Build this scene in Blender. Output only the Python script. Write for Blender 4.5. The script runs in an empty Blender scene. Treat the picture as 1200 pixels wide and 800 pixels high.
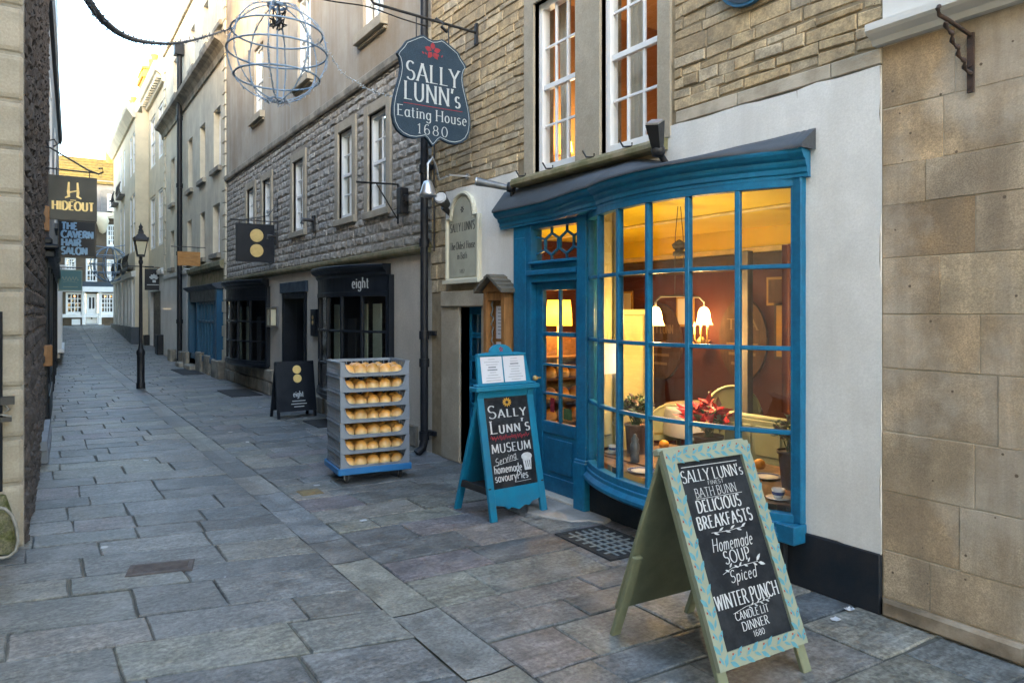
import bpy, math, random
from mathutils import Vector, Matrix

# ------------------------------------------------------------------ camera, sky, sun, exposure
SC = bpy.context.scene
COL = SC.collection
CAMF, VPX, HORIZ, CAMH = 850.0, 45.0 - 600.0, 365.0, 1.55      # focal (in 1200-wide pixels), street vanishing point, horizon row, eye height
L_ = math.hypot(CAMF, VPX)
SN, CS = -VPX / L_, CAMF / L_
cd = bpy.data.cameras.new("camera")
cam = bpy.data.objects.new("camera", cd)
COL.objects.link(cam)
cam.location = (0, 0, CAMH)
cam.rotation_euler = (math.radians(90), 0, -math.asin(SN))
cd.sensor_width = 36.0
cd.lens = 36.0 * CAMF / 1200.0
cd.shift_y = -(400 - HORIZ) / 1200.0
cd.clip_start, cd.clip_end = 0.05, 2000
SC.camera = cam

SUN_EL, SUN_AZ = math.radians(9), math.radians(222)
world = bpy.data.worlds.new("World")
SC.world = world
world.use_nodes = True
wn = world.node_tree.nodes
sky = wn.new("ShaderNodeTexSky")
sky.sky_type = 'NISHITA'
sky.sun_disc = False
sky.sun_elevation = SUN_EL
sky.sun_rotation = SUN_AZ
sky.air_density = 1.0
sky.dust_density = 1.7
sky.ozone_density = 1.25
wn["Background"].inputs[1].default_value = 0.15
world.node_tree.links.new(sky.outputs[0], wn["Background"].inputs[0])
sl = bpy.data.lights.new("sun", 'SUN')
sl.energy = 0.4
sl.angle = math.radians(0.5)
sl.color = (1.0, 0.80, 0.50)
so = bpy.data.objects.new("sun", sl)
COL.objects.link(so)
sd = Vector((math.sin(SUN_AZ) * math.cos(SUN_EL), math.cos(SUN_AZ) * math.cos(SUN_EL), math.sin(SUN_EL)))
so.rotation_euler = sd.to_track_quat('Z', 'Y').to_euler()
so.location = (-10, -10, 30)
SC.view_settings.view_transform = 'Standard'
SC.view_settings.look = 'None'
SC.view_settings.exposure = 4.0
SC.view_settings.gamma = 1.0
SC.view_settings.use_curve_mapping = False
try:
    SC.cycles.max_bounces = 8
    SC.cycles.transparent_max_bounces = 16
    SC.cycles.use_denoising = True
    SC.cycles.sample_clamp_indirect = 4.0
except Exception:
    pass

R = random.Random(7)
FX = 3.62


def gz(y):                      # the lane lies level, then climbs towards its far end
    t = min(1, max(0, (y - 24) / 19.0))
    return 0.80 * t * t * (3 - 2 * t)


# ------------------------------------------------------------------ materials
MATS = {}


def M(name, c1, c2=None, rough=0.6, ns=6.0, bump=0.0, bs=60.0, metal=0.0, cols=None, stain=0.0, ss=0.8, stc=(0.3, 0.27, 0.24),
      spec=0.5, coat=0.0, rv=0.08, streak=0.0, grain=0.0, wave=None, speck=None, pale=None, zlow=None, orand=0.0):
    m = bpy.data.materials.new(name)
    m.use_nodes = True
    nt = m.node_tree
    N, Lk = nt.nodes.new, nt.links.new
    b = nt.nodes["Principled BSDF"]
    tc = N("ShaderNodeTexCoord")

    def noise(scale, detail=5, rough_=0.6, vec=None):
        n = N("ShaderNodeTexNoise")
        n.inputs["Scale"].default_value = scale
        n.inputs["Detail"].default_value = detail
        n.inputs["Roughness"].default_value = rough_
        Lk(vec or tc.outputs["Object"], n.inputs["Vector"])
        return n

    def ramp(src, stops):
        r = N("ShaderNodeValToRGB")
        el = r.color_ramp.elements
        while len(el) < len(stops):
            el.new(0.5)
        for e, (p, c) in zip(el, stops):
            e.position = p
            e.color = (c[0], c[1], c[2], 1) if not isinstance(c, (int, float)) else (c, c, c, 1)
        Lk(src, r.inputs[0])
        return r.outputs[0]

    def mix(fac, a, bb, mode='MIX'):
        x = N("ShaderNodeMix")
        x.data_type = 'RGBA'
        x.blend_type = mode
        if isinstance(fac, (int, float)):
            x.inputs[0].default_value = fac
        else:
            Lk(fac, x.inputs[0])
        for s, v in ((x.inputs[6], a), (x.inputs[7], bb)):
            if isinstance(v, tuple):
                s.default_value = (v[0], v[1], v[2], 1)
            else:
                Lk(v, s)
        return x.outputs[2]
    c2 = c2 or tuple(v * 0.75 for v in c1)
    n1 = noise(ns)
    if cols:
        at = N("ShaderNodeAttribute")
        at.attribute_name = "Col"
        k = len(cols)
        base = ramp(at.outputs["Fac"], [((i + 0.5) / k, c) for i, c in enumerate(cols)])
        base = mix(1.0, base, ramp(n1.outputs[0], [(0.36, 1 - rv * 2.4), (0.64, 1 + rv)]), 'MULTIPLY')
    else:
        base = mix(ramp(n1.outputs[0], [(0.36, 0.0), (0.66, 1.0)]), c1, c2)
    if orand:
        oi = N("ShaderNodeObjectInfo")
        base = mix(1.0, base, ramp(oi.outputs["Random"], [(0.0, 1 - orand), (1.0, 1 + orand * .5)]), 'MULTIPLY')
    if zlow:                    # crust paler towards its base (the bake itself): (z at base, z at top, colour)
        sx = N("ShaderNodeSeparateXYZ")
        Lk(tc.outputs["Object"], sx.inputs[0])
        mr = N("ShaderNodeMapRange")
        mr.inputs[1].default_value, mr.inputs[2].default_value = zlow[0], zlow[1]
        Lk(sx.outputs[2], mr.inputs[0])
        base = mix(mr.outputs[0], zlow[2], base)
    if grain:
        n3 = noise(bs * 1.7, 3, 0.7)
        base = mix(1.0, base, ramp(n3.outputs[0], [(0.38, 1 - grain), (0.62, 1 + grain * 0.5)]), 'MULTIPLY')
    if wave:
        mp = N("ShaderNodeMapping")
        mp.inputs["Scale"].default_value = wave
        Lk(tc.outputs["Object"], mp.inputs["Vector"])
        n4 = noise(1.0, 4, 0.65, mp.outputs[0])
        base = mix(1.0, base, ramp(n4.outputs[0], [(0.3, 0.55), (0.7, 1.15)]), 'MULTIPLY')
    if stain:
        n2 = noise(ss, 7, 0.68)
        base = mix(ramp(n2.outputs[0], [(0.43, 0.0), (0.62, stain)]), base, stc)
    if pale:                    # lime bloom and worn light patches: (scale, amount, colour)
        n6 = noise(pale[0], 6, 0.62)
        base = mix(ramp(n6.outputs[0], [(0.50, 0.0), (0.64, pale[1])]), base, pale[2])
    if streak:
        mp = N("ShaderNodeMapping")
        mp.inputs["Scale"].default_value = (2.6, 2.6, 0.22)
        Lk(tc.outputs["Object"], mp.inputs["Vector"])
        n5 = noise(1.6, 6, 0.7, mp.outputs[0])
        base = mix(ramp(n5.outputs[0], [(0.46, 0.0), (0.66, streak)]), base, stc)
    if speck:                   # small pale or dark spots: (scale, radius, colour, share of cells)
        vo = N("ShaderNodeTexVoronoi")
        vo.inputs["Scale"].default_value = speck[0]
        Lk(tc.outputs["Object"], vo.inputs["Vector"])
        lt = N("ShaderNodeMath")
        lt.operation = 'LESS_THAN'
        lt.inputs[1].default_value = speck[1]
        Lk(vo.outputs["Distance"], lt.inputs[0])
        sp = N("ShaderNodeSeparateColor")
        Lk(vo.outputs["Color"], sp.inputs[0])
        l2 = N("ShaderNodeMath")
        l2.operation = 'LESS_THAN'
        l2.inputs[1].default_value = speck[3]
        Lk(sp.outputs[0], l2.inputs[0])
        mu = N("ShaderNodeMath")
        mu.operation = 'MULTIPLY'
        Lk(lt.outputs[0], mu.inputs[0])
        Lk(l2.outputs[0], mu.inputs[1])
        base = mix(mu.outputs[0], base, speck[2])
    Lk(base, b.inputs["Base Color"])
    Lk(ramp(n1.outputs[0], [(0.3, max(0.05, rough - 0.1)), (0.7, min(1, rough + 0.1))]), b.inputs["Roughness"])
    b.inputs["Metallic"].default_value = metal
    b.inputs["Specular IOR Level"].default_value = spec
    b.inputs["Coat Weight"].default_value = coat
    if bump:
        bn = noise(bs, 6, 0.65)
        bp = N("ShaderNodeBump")
        bp.inputs["Strength"].default_value = min(1, bump)
        bp.inputs["Distance"].default_value = 0.012
        Lk(bn.outputs[0], bp.inputs["Height"])
        Lk(bp.outputs[0], b.inputs["Normal"])
    MATS[name] = m
    return m


def M_emit(name, col, strength):
    m = bpy.data.materials.new(name)
    m.use_nodes = True
    b = m.node_tree.nodes["Principled BSDF"]
    b.inputs["Base Color"].default_value = (*col, 1)
    b.inputs["Emission Color"].default_value = (*col, 1)
    b.inputs["Emission Strength"].default_value = strength
    MATS[name] = m
    return m


def M_glass(name, tint=(0.96, 0.98, 0.97), wob=0.0, f0=0.05):
    """thin pane: clear, with a Schlick reflection that is the same from both sides"""
    m = bpy.data.materials.new(name)
    m.use_nodes = True
    nt = m.node_tree
    nt.nodes.remove(nt.nodes["Principled BSDF"])
    N, Lk = nt.nodes.new, nt.links.new
    tr, gl, mx, ge = N("ShaderNodeBsdfTransparent"), N("ShaderNodeBsdfGlossy"), N("ShaderNodeMixShader"), N("ShaderNodeNewGeometry")
    tr.inputs[0].default_value = (*tint, 1)
    gl.inputs["Roughness"].default_value = 0.01

    def math_(op, x, y=None):
        n = N("ShaderNodeMath")
        n.operation = op
        for k, v in enumerate((x, y)):
            if v is None:
                continue
            if isinstance(v, (int, float)):
                n.inputs[k].default_value = v
            else:
                Lk(v, n.inputs[k])
        return n.outputs[0]
    dt = N("ShaderNodeVectorMath")
    dt.operation = 'DOT_PRODUCT'
    Lk(ge.outputs["Normal"], dt.inputs[0])
    Lk(ge.outputs["Incoming"], dt.inputs[1])
    c = math_('ABSOLUTE', dt.outputs["Value"])
    p = math_('POWER', math_('SUBTRACT', 1.0, c), 5.0)
    fac = math_('ADD', f0, math_('MULTIPLY', p, 1.0 - f0))
    if wob:
        tc, no, bp = N("ShaderNodeTexCoord"), N("ShaderNodeTexNoise"), N("ShaderNodeBump")
        no.inputs["Scale"].default_value = 5.0
        no.inputs["Detail"].default_value = 2.0
        bp.inputs["Strength"].default_value = wob
        bp.inputs["Distance"].default_value = 0.02
        Lk(tc.outputs["Object"], no.inputs["Vector"])
        Lk(no.outputs[0], bp.inputs["Height"])
        Lk(bp.outputs[0], gl.inputs["Normal"])
    Lk(fac, mx.inputs[0])
    Lk(tr.outputs[0], mx.inputs[1])
    Lk(gl.outputs[0], mx.inputs[2])
    Lk(mx.outputs[0], nt.nodes["Material Output"].inputs[0])
    MATS[name] = m
    return m


FLAGS = [(0.128, 0.140, 0.147), (0.263, 0.266, 0.257), (0.187, 0.163, 0.176), (0.301, 0.289, 0.242), (0.113, 0.120, 0.124),
         (0.231, 0.222, 0.201), (0.177, 0.193, 0.205), (0.258, 0.259, 0.214), (0.150, 0.154, 0.152)]
M("paving", (0.13, 0.14, 0.15), rough=0.50, ns=7, bump=0.55, bs=22, cols=FLAGS, rv=0.14, grain=0.45, stain=0.28, ss=1.8,
  stc=(0.11, 0.115, 0.12), pale=(3.1, 0.22, (0.34, 0.35, 0.35)), speck=(3.4, 0.10, (0.42, 0.43, 0.44), 0.22), wave=(7, 30, 20))
M("joint", (0.075, 0.075, 0.072), (0.13, 0.128, 0.105), rough=0.95, ns=3, bump=0.5, bs=90)
M("gutter", (0.115, 0.12, 0.13), (0.15, 0.15, 0.155), rough=0.5, ns=5, bump=0.5, bs=30, cols=FLAGS, rv=0.2, grain=0.3)
M("ground", (0.06, 0.06, 0.058), rough=0.95)
ASH = [(0.364, 0.245, 0.135), (0.578, 0.420, 0.257), (0.449, 0.350, 0.239), (0.642, 0.490, 0.310), (0.449, 0.310, 0.171), (0.556, 0.435, 0.297), (0.599, 0.415, 0.230), (0.407, 0.295, 0.180)]
M("ashlar", ASH[0], rough=0.9, ns=4, bump=0.45, bs=85, cols=ASH, rv=0.14, grain=0.32, stain=0.6, ss=1.9, stc=(0.22, 0.165, 0.11), streak=0.5, pale=(1.1, 0.55, (0.60, 0.54, 0.45)), speck=(14, 0.13, (0.14, 0.10, 0.065), 0.14))
M("ashlar_mortar", (0.52, 0.45, 0.35), (0.36, 0.30, 0.22), rough=0.95, bump=0.3)
M("ashlar_plinth", (0.26, 0.19, 0.12), (0.38, 0.31, 0.23), rough=0.9, ns=7, bump=0.5, bs=30, stain=0.7, ss=2.5, stc=(0.10, 0.075, 0.05))
RUB = [(0.488, 0.354, 0.189), (0.603, 0.450, 0.254), (0.398, 0.282, 0.146), (0.668, 0.516, 0.313), (0.539, 0.402, 0.227), (0.462, 0.354, 0.216), (0.591, 0.480, 0.324)]
M("rubble", RUB[0], rough=0.95, ns=9, bump=0.6, bs=38, cols=RUB, rv=0.16, grain=0.25, stain=0.55, ss=1.0, stc=(0.22, 0.185, 0.14),
  speck=(30, 0.16, (0.10, 0.075, 0.05), 0.12))
M("rubble_mortar", (0.30, 0.235, 0.15), (0.20, 0.155, 0.095), rough=1, bump=0.5)
ROCK = [(0.42, 0.385, 0.335), (0.50, 0.465, 0.41), (0.34, 0.31, 0.27), (0.54, 0.51, 0.46), (0.46, 0.41, 0.345), (0.40, 0.375, 0.34)]
M("rock_face", ROCK[0], rough=0.95, ns=12, bump=0.6, bs=45, cols=ROCK, rv=0.2, grain=0.25, stain=0.5, ss=0.9, stc=(0.27, 0.25, 0.22))
M("rock_mortar", (0.312, 0.280, 0.234), (0.221, 0.195, 0.163), rough=1, bump=0.5)
DARK = [(0.075, 0.062, 0.055), (0.10, 0.084, 0.075), (0.06, 0.052, 0.048), (0.085, 0.076, 0.072)]
M("dark_rubble", DARK[0], rough=0.95, ns=10, bump=0.7, bs=40, cols=DARK, rv=0.2, grain=0.3)
M("patch_cement", (0.34, 0.32, 0.30), (0.25, 0.24, 0.225), rough=0.9, ns=6, bump=0.5, bs=40, stain=0.5, ss=4, stc=(0.13, 0.12, 0.11))
M("white_render", (0.80, 0.775, 0.73), (0.73, 0.705, 0.66), rough=0.85, ns=3, bump=0.22, bs=55, grain=0.07, stain=0.35, ss=1.6, stc=(0.58, 0.555, 0.51), streak=0.4, speck=(7, 0.06, (0.45, 0.43, 0.40), 0.10))
M("smooth_stone", (0.42, 0.365, 0.28), (0.35, 0.305, 0.23), rough=0.9, ns=4, bump=0.25, bs=40, stain=0.5, ss=1.4, stc=(0.24, 0.21, 0.16), grain=0.12)
M("mossy_stone", (0.27, 0.225, 0.14), (0.20, 0.18, 0.09), rough=0.95, ns=6, bump=0.5, bs=35, stain=0.6, ss=3, stc=(0.11, 0.11, 0.045))
M("grey_render", (0.58, 0.525, 0.44), (0.49, 0.445, 0.38), rough=0.9, ns=2.5, bump=0.3, bs=30, stain=0.55, ss=0.9, stc=(0.38, 0.345, 0.295), streak=0.35, grain=0.15, pale=(1.1, .4, (.55, .51, .45)))
M("brown_render", (0.42, 0.375, 0.31), (0.35, 0.315, 0.26), rough=0.9, ns=1.2, bump=0.3, bs=30, stain=0.7, ss=0.35, stc=(0.24, 0.17, 0.10), streak=0.5, pale=(.6, .5, (.40, .37, .32)))
M("bath_stone", (0.694, 0.627, 0.482), (0.605, 0.538, 0.409), rough=0.9, ns=2.0, bump=0.2, bs=30, stain=0.5, ss=0.5, stc=(0.448, 0.398, 0.314), streak=0.4)
M("bath_stone_dirty", (0.36, 0.32, 0.25), (0.26, 0.23, 0.185), rough=0.95, ns=3, bump=0.4, bs=30, stain=0.8, ss=1.5, stc=(0.12, 0.11, 0.09))
M("cream_stone", (0.66, 0.57, 0.41), (0.60, 0.52, 0.38), rough=0.9, ns=2.0, bump=0.2, bs=30, stain=0.3, ss=0.5, stc=(0.36, 0.31, 0.22))
M("brown_stone", (0.115, 0.085, 0.055), (0.08, 0.06, 0.042), rough=0.95, ns=3, bump=0.4, bs=30)
M("white_wall", (0.68, 0.66, 0.62), (0.62, 0.60, 0.56), rough=0.85, ns=2, bump=0.2, bs=30, stain=0.35, ss=0.8, stc=(0.42, 0.39, 0.34))
M("plinth_black", (0.008, 0.014, 0.022), (0.014, 0.02, 0.028), rough=0.6, spec=0.25, ns=5, bump=0.3, bs=25, stain=0.45, ss=2.2, stc=(0.045, 0.035, 0.03))
M("blue_paint", (0.008, 0.155, 0.300), (0.007, 0.130, 0.260), rough=0.40, ns=5, bump=0.12, bs=18, coat=0.0, spec=0.35, speck=(11, 0.07, (0.06, 0.17, 0.26), 0.18), stain=0.4, ss=5, stc=(0.012, 0.095, 0.18), grain=0.12)
M("blue_board", (0.008, 0.195, 0.330), (0.007, 0.165, 0.290), rough=0.5, spec=0.3, ns=7, bump=0.12, bs=30, stain=0.35, ss=6, stc=(0.03, 0.13, 0.20))
M("navy_paint", (0.008, 0.011, 0.017), (0.012, 0.016, 0.023), rough=0.42, ns=6, spec=0.25)
M("slate_blue_paint", (0.03, 0.05, 0.075), (0.025, 0.04, 0.06), rough=0.5, ns=6)
M("deep_blue_paint", (0.012, 0.085, 0.165), (0.012, 0.10, 0.19), rough=0.45, ns=6)
M("lead", (0.038, 0.044, 0.052), (0.065, 0.072, 0.083), rough=0.6, ns=6, bump=0.3, bs=20)
M("white_paint", (0.80, 0.80, 0.79), (0.75, 0.75, 0.74), rough=0.45, ns=5, bump=0.06, bs=30)
M("black_iron", (0.012, 0.012, 0.014), (0.02, 0.02, 0.022), rough=0.45, ns=12, bump=0.15, bs=60)
M("rusty_iron", (0.035, 0.025, 0.022), (0.07, 0.035, 0.022), rough=0.75, ns=15, bump=0.4, bs=60)
M("pipe_black", (0.010, 0.012, 0.016), (0.017, 0.019, 0.024), rough=0.45, spec=0.3, ns=8, bump=0.1)
M("silver", (0.55, 0.56, 0.58), (0.45, 0.46, 0.48), rough=0.32, metal=0.85, ns=8)
M("grey_metal", (0.18, 0.19, 0.20), (0.12, 0.13, 0.14), rough=0.5, metal=0.5, ns=10)
M("chalkboard", (0.009, 0.011, 0.015), (0.015, 0.018, 0.023), rough=0.6, spec=0.2, ns=4, bump=0.05, stain=0.6, ss=8, stc=(0.036, 0.04, 0.046))
M("sign_slate", (0.022, 0.042, 0.066), (0.032, 0.055, 0.082), rough=0.65, spec=0.2, ns=8, bump=0.15, bs=60, grain=0.25)
M("chalk", (0.58, 0.59, 0.60), (0.46, 0.47, 0.48), rough=0.9, ns=60)
M("letter_white", (0.44, 0.475, 0.49), (0.36, 0.395, 0.41), rough=0.7, ns=30)
M("letter_black", (0.02, 0.02, 0.022), rough=0.7)
M("letter_blue", (0.25, 0.42, 0.60), (0.20, 0.36, 0.52), rough=0.6, ns=20)
M("letter_grey", (0.20, 0.22, 0.25), rough=0.8, ns=30)
M("red_paint", (0.27, 0.014, 0.028), (0.19, 0.011, 0.022), rough=0.6, ns=30)
M("gold", (0.62, 0.47, 0.20), (0.50, 0.37, 0.15), rough=0.4, metal=0.35, ns=15)
M("gold_bright", (0.85, 0.62, 0.24), (0.70, 0.50, 0.18), rough=0.4, metal=0.2, ns=15)
M("ochre", (0.55, 0.30, 0.04), rough=0.7)
M("sage", (0.225, 0.245, 0.150), (0.20, 0.215, 0.135), rough=0.55, ns=6, bump=0.15, bs=25, stain=0.3, ss=6, stc=(0.15, 0.155, 0.10))
M("sage_pale", (0.29, 0.32, 0.235), (0.255, 0.285, 0.21), rough=0.6, ns=8, bump=0.1, stain=0.3, ss=7, stc=(0.27, 0.27, 0.2))
M("leaf_blue", (0.075, 0.25, 0.31), (0.12, 0.31, 0.36), rough=0.7, ns=30)
M("berry_red", (0.36, 0.06, 0.045), rough=0.7)
M("tray_grey", (0.205, 0.235, 0.275), (0.185, 0.212, 0.25), rough=0.55, ns=7, bump=0.08)
M("dolly_blue", (0.012, 0.15, 0.38), (0.010, 0.13, 0.33), rough=0.45, ns=6)
M("rubber", (0.02, 0.02, 0.022), rough=0.8)
M("oak", (0.36, 0.17, 0.055), (0.27, 0.12, 0.038), rough=0.5, ns=6, wave=(40, 40, 3), bump=0.15)
M("orange_board", (0.42, 0.20, 0.05), (0.36, 0.165, 0.04), rough=0.6, ns=6, wave=(4, 4, 60))
M("old_wood", (0.10, 0.09, 0.07), (0.15, 0.13, 0.10), rough=0.9, ns=9, wave=(8, 60, 60), bump=0.4)
M("table_wood", (0.21, 0.115, 0.06), (0.15, 0.08, 0.042), rough=0.45, ns=5, wave=(30, 3, 30))
M("paper", (0.60, 0.61, 0.66), (0.56, 0.57, 0.62), rough=0.85, ns=3, bump=0.05, bs=5)
M("cream_paint", (0.42, 0.37, 0.18), (0.36, 0.32, 0.15), rough=0.6, ns=4)
M("plaque_cream", (0.60, 0.565, 0.44), (0.54, 0.51, 0.40), rough=0.6, ns=4)
M("plaque_face", (0.40, 0.395, 0.31), (0.35, 0.345, 0.275), rough=0.85, ns=5, stain=0.3, ss=3, stc=(0.24, 0.235, 0.18))
M("yellow_ceiling", (0.86, 0.70, 0.02), (0.80, 0.64, 0.02), rough=0.6, ns=2)
M("cream_trim", (0.80, 0.72, 0.38), rough=0.55)
M("drape", (0.13, 0.022, 0.014), (0.09, 0.016, 0.011), rough=0.8, ns=3)
M("net_curtain", (0.62, 0.57, 0.47), (0.52, 0.48, 0.40), rough=0.9, ns=3)
M("red_wall", (0.085, 0.016, 0.011), (0.06, 0.012, 0.009), rough=0.7, ns=2)
M("dark_beam", (0.05, 0.034, 0.024), (0.08, 0.056, 0.04), rough=0.8, ns=4, wave=(30, 3, 30))
M("room_floor", (0.10, 0.06, 0.035), rough=0.6)
M("orange_wall", (0.42, 0.215, 0.065), (0.30, 0.15, 0.045), rough=0.7, ns=2)
M("room_dark", (0.03, 0.032, 0.036), (0.05, 0.05, 0.055), rough=0.9, ns=2)  # near-black tone that paints the gloom of interiors; also dark display panels
M("blind", (0.55, 0.57, 0.60), (0.48, 0.50, 0.53), rough=0.8, ns=2)
M("curtain_green", (0.42, 0.46, 0.34), (0.36, 0.40, 0.29), rough=0.8, ns=2)
M("orange_panel", (0.62, 0.24, 0.03), (0.50, 0.18, 0.02), rough=0.5, ns=2)
M("chair_green", (0.42, 0.43, 0.26), (0.37, 0.38, 0.22), rough=0.5, ns=4)
M("china", (0.78, 0.79, 0.80), rough=0.2, spec=0.6)
M("china_blue", (0.05, 0.08, 0.28), rough=0.25)
M("pot_wood", (0.20, 0.13, 0.09), (0.28, 0.19, 0.13), rough=0.8, ns=10, wave=(25, 25, 2))
M("pot_dark", (0.10, 0.075, 0.06), (0.14, 0.10, 0.08), rough=0.8, ns=10)
M("leaf_red", (0.60, 0.012, 0.018), (0.42, 0.008, 0.014), rough=0.5, ns=20)
M("leaf_green", (0.05, 0.10, 0.03), (0.09, 0.15, 0.05), rough=0.5, ns=15)
M("leaf_sage", (0.22, 0.25, 0.15), (0.30, 0.28, 0.20), rough=0.6, ns=25)
M("leaf_mauve", (0.26, 0.13, 0.13), (0.20, 0.17, 0.12), rough=0.6, ns=25)
M("bun", (0.74, 0.36, 0.075), (0.56, 0.23, 0.04), rough=0.38, ns=11, bump=0.10, bs=40, coat=0.15, orand=0.32, zlow=(.012, .058, (0.82, 0.62, 0.32)))
M("bun_side", (0.78, 0.60, 0.34), (0.70, 0.50, 0.25), rough=0.6, ns=20)
M("roof_moss", (0.17, 0.125, 0.022), (0.07, 0.055, 0.02), rough=0.95, ns=5, bump=0.6, bs=8, stain=0.5, ss=1.2, stc=(0.12, 0.10, 0.03))
M("roof_slate", (0.11, 0.115, 0.12), (0.15, 0.15, 0.15), rough=0.8, ns=4, bump=0.4, bs=8)
M("chimney_pot", (0.46, 0.29, 0.06), (0.36, 0.22, 0.05), rough=0.9, ns=5)
M("teal_board", (0.07, 0.17, 0.18), (0.06, 0.15, 0.16), rough=0.6, ns=5)
M("olive_board", (0.065, 0.058, 0.042), (0.055, 0.05, 0.036), rough=0.55, ns=4)
M("moss", (0.085, 0.095, 0.02), (0.20, 0.185, 0.12), rough=1, ns=14, bump=0.9, bs=40, grain=0.4)
M("cable_white", (0.30, 0.29, 0.26), (0.20, 0.19, 0.165), rough=0.7, ns=30)
M("wire_blue", (0.17, 0.26, 0.38), (0.24, 0.33, 0.44), rough=0.5, ns=5)
M("tinsel_dark", (0.05, 0.06, 0.075), (0.08, 0.09, 0.10), rough=0.5, ns=9)
M("led", (0.50, 0.55, 0.60), rough=0.25)
M("mat_black", (0.015, 0.016, 0.018), (0.025, 0.027, 0.03), rough=0.95, ns=30, bump=0.4)
M("grate_iron", (0.26, 0.29, 0.29), (0.17, 0.19, 0.195), rough=0.55, ns=12, bump=0.3, metal=0.3)
M("drain_iron", (0.09, 0.075, 0.07), (0.06, 0.05, 0.05), rough=0.7, ns=12, bump=0.3)
M("brass_cover", (0.20, 0.15, 0.06), (0.14, 0.10, 0.045), rough=0.6, ns=9)
M("grey_painted_wood", (0.22, 0.25, 0.29), (0.18, 0.205, 0.24), rough=0.6, ns=3, stain=0.4, ss=1.5, stc=(0.13, 0.14, 0.16), streak=0.4)
M("barrel", (0.085, 0.042, 0.024), (0.06, 0.03, 0.018), rough=0.7, ns=6, wave=(3, 40, 3))
M("barrel_text", (0.24, 0.17, 0.09), rough=0.7)
M("post_grey", (0.15, 0.14, 0.13), (0.11, 0.10, 0.095), rough=0.8, ns=5, wave=(20, 20, 2))
M("orange_fruit", (0.75, 0.30, 0.02), rough=0.45)
M("picture_gold", (0.35, 0.22, 0.05), rough=0.5)
M("lamp_glass", (0.62, 0.58, 0.42), (0.5, 0.47, 0.33), rough=0.25, ns=3)
M("litter_white", (0.55, 0.56, 0.58), rough=0.8)
def M_shade(name, col, strength, tr):
    m = M_emit(name, col, strength)
    nt = m.node_tree
    t, mx = nt.nodes.new("ShaderNodeBsdfTransparent"), nt.nodes.new("ShaderNodeMixShader")
    t.inputs[0].default_value = (1, .85, .6, 1)
    mx.inputs[0].default_value = tr
    nt.links.new(nt.nodes["Principled BSDF"].outputs[0], mx.inputs[1])
    nt.links.new(t.outputs[0], mx.inputs[2])
    nt.links.new(mx.outputs[0], nt.nodes["Material Output"].inputs[0])


M_shade("shade_lit", (1.0, 0.72, 0.36), 0.09, 0.45)
M_emit("flame", (1.0, 0.55, 0.14), 0.5)
M_shade("lampshade_yellow", (1.0, 0.62, 0.10), 0.10, 0.4)
M_emit("lamp_far", (1.0, 0.45, 0.12), 0.3)
M_glass("glass", wob=0.02, f0=0.06)
M_glass("glass_old", wob=0.03, f0=0.11)
M_glass("glass_dark", tint=(0.82, 0.84, 0.85), wob=0.12, f0=0.15)


# ------------------------------------------------------------------ mesh builder
def ident(a, n, z):
    return (a, n, z)


def right_wall(a, n, z):            # a runs along the lane, n comes out of the facade into the lane
    return (FX - n, a, z)


LTH = math.atan(0.0268)


def left_wall(a, n, z):             # same for the left side, which closes in a little
    return (-0.08 + (a - 5.75) * math.sin(LTH) + n * math.cos(LTH), 5.75 + (a - 5.75) * math.cos(LTH) - n * math.sin(LTH), z)


FARY = 44.5


def far_wall(a, n, z):
    return (a, FARY - n, z + 0.80)


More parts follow.
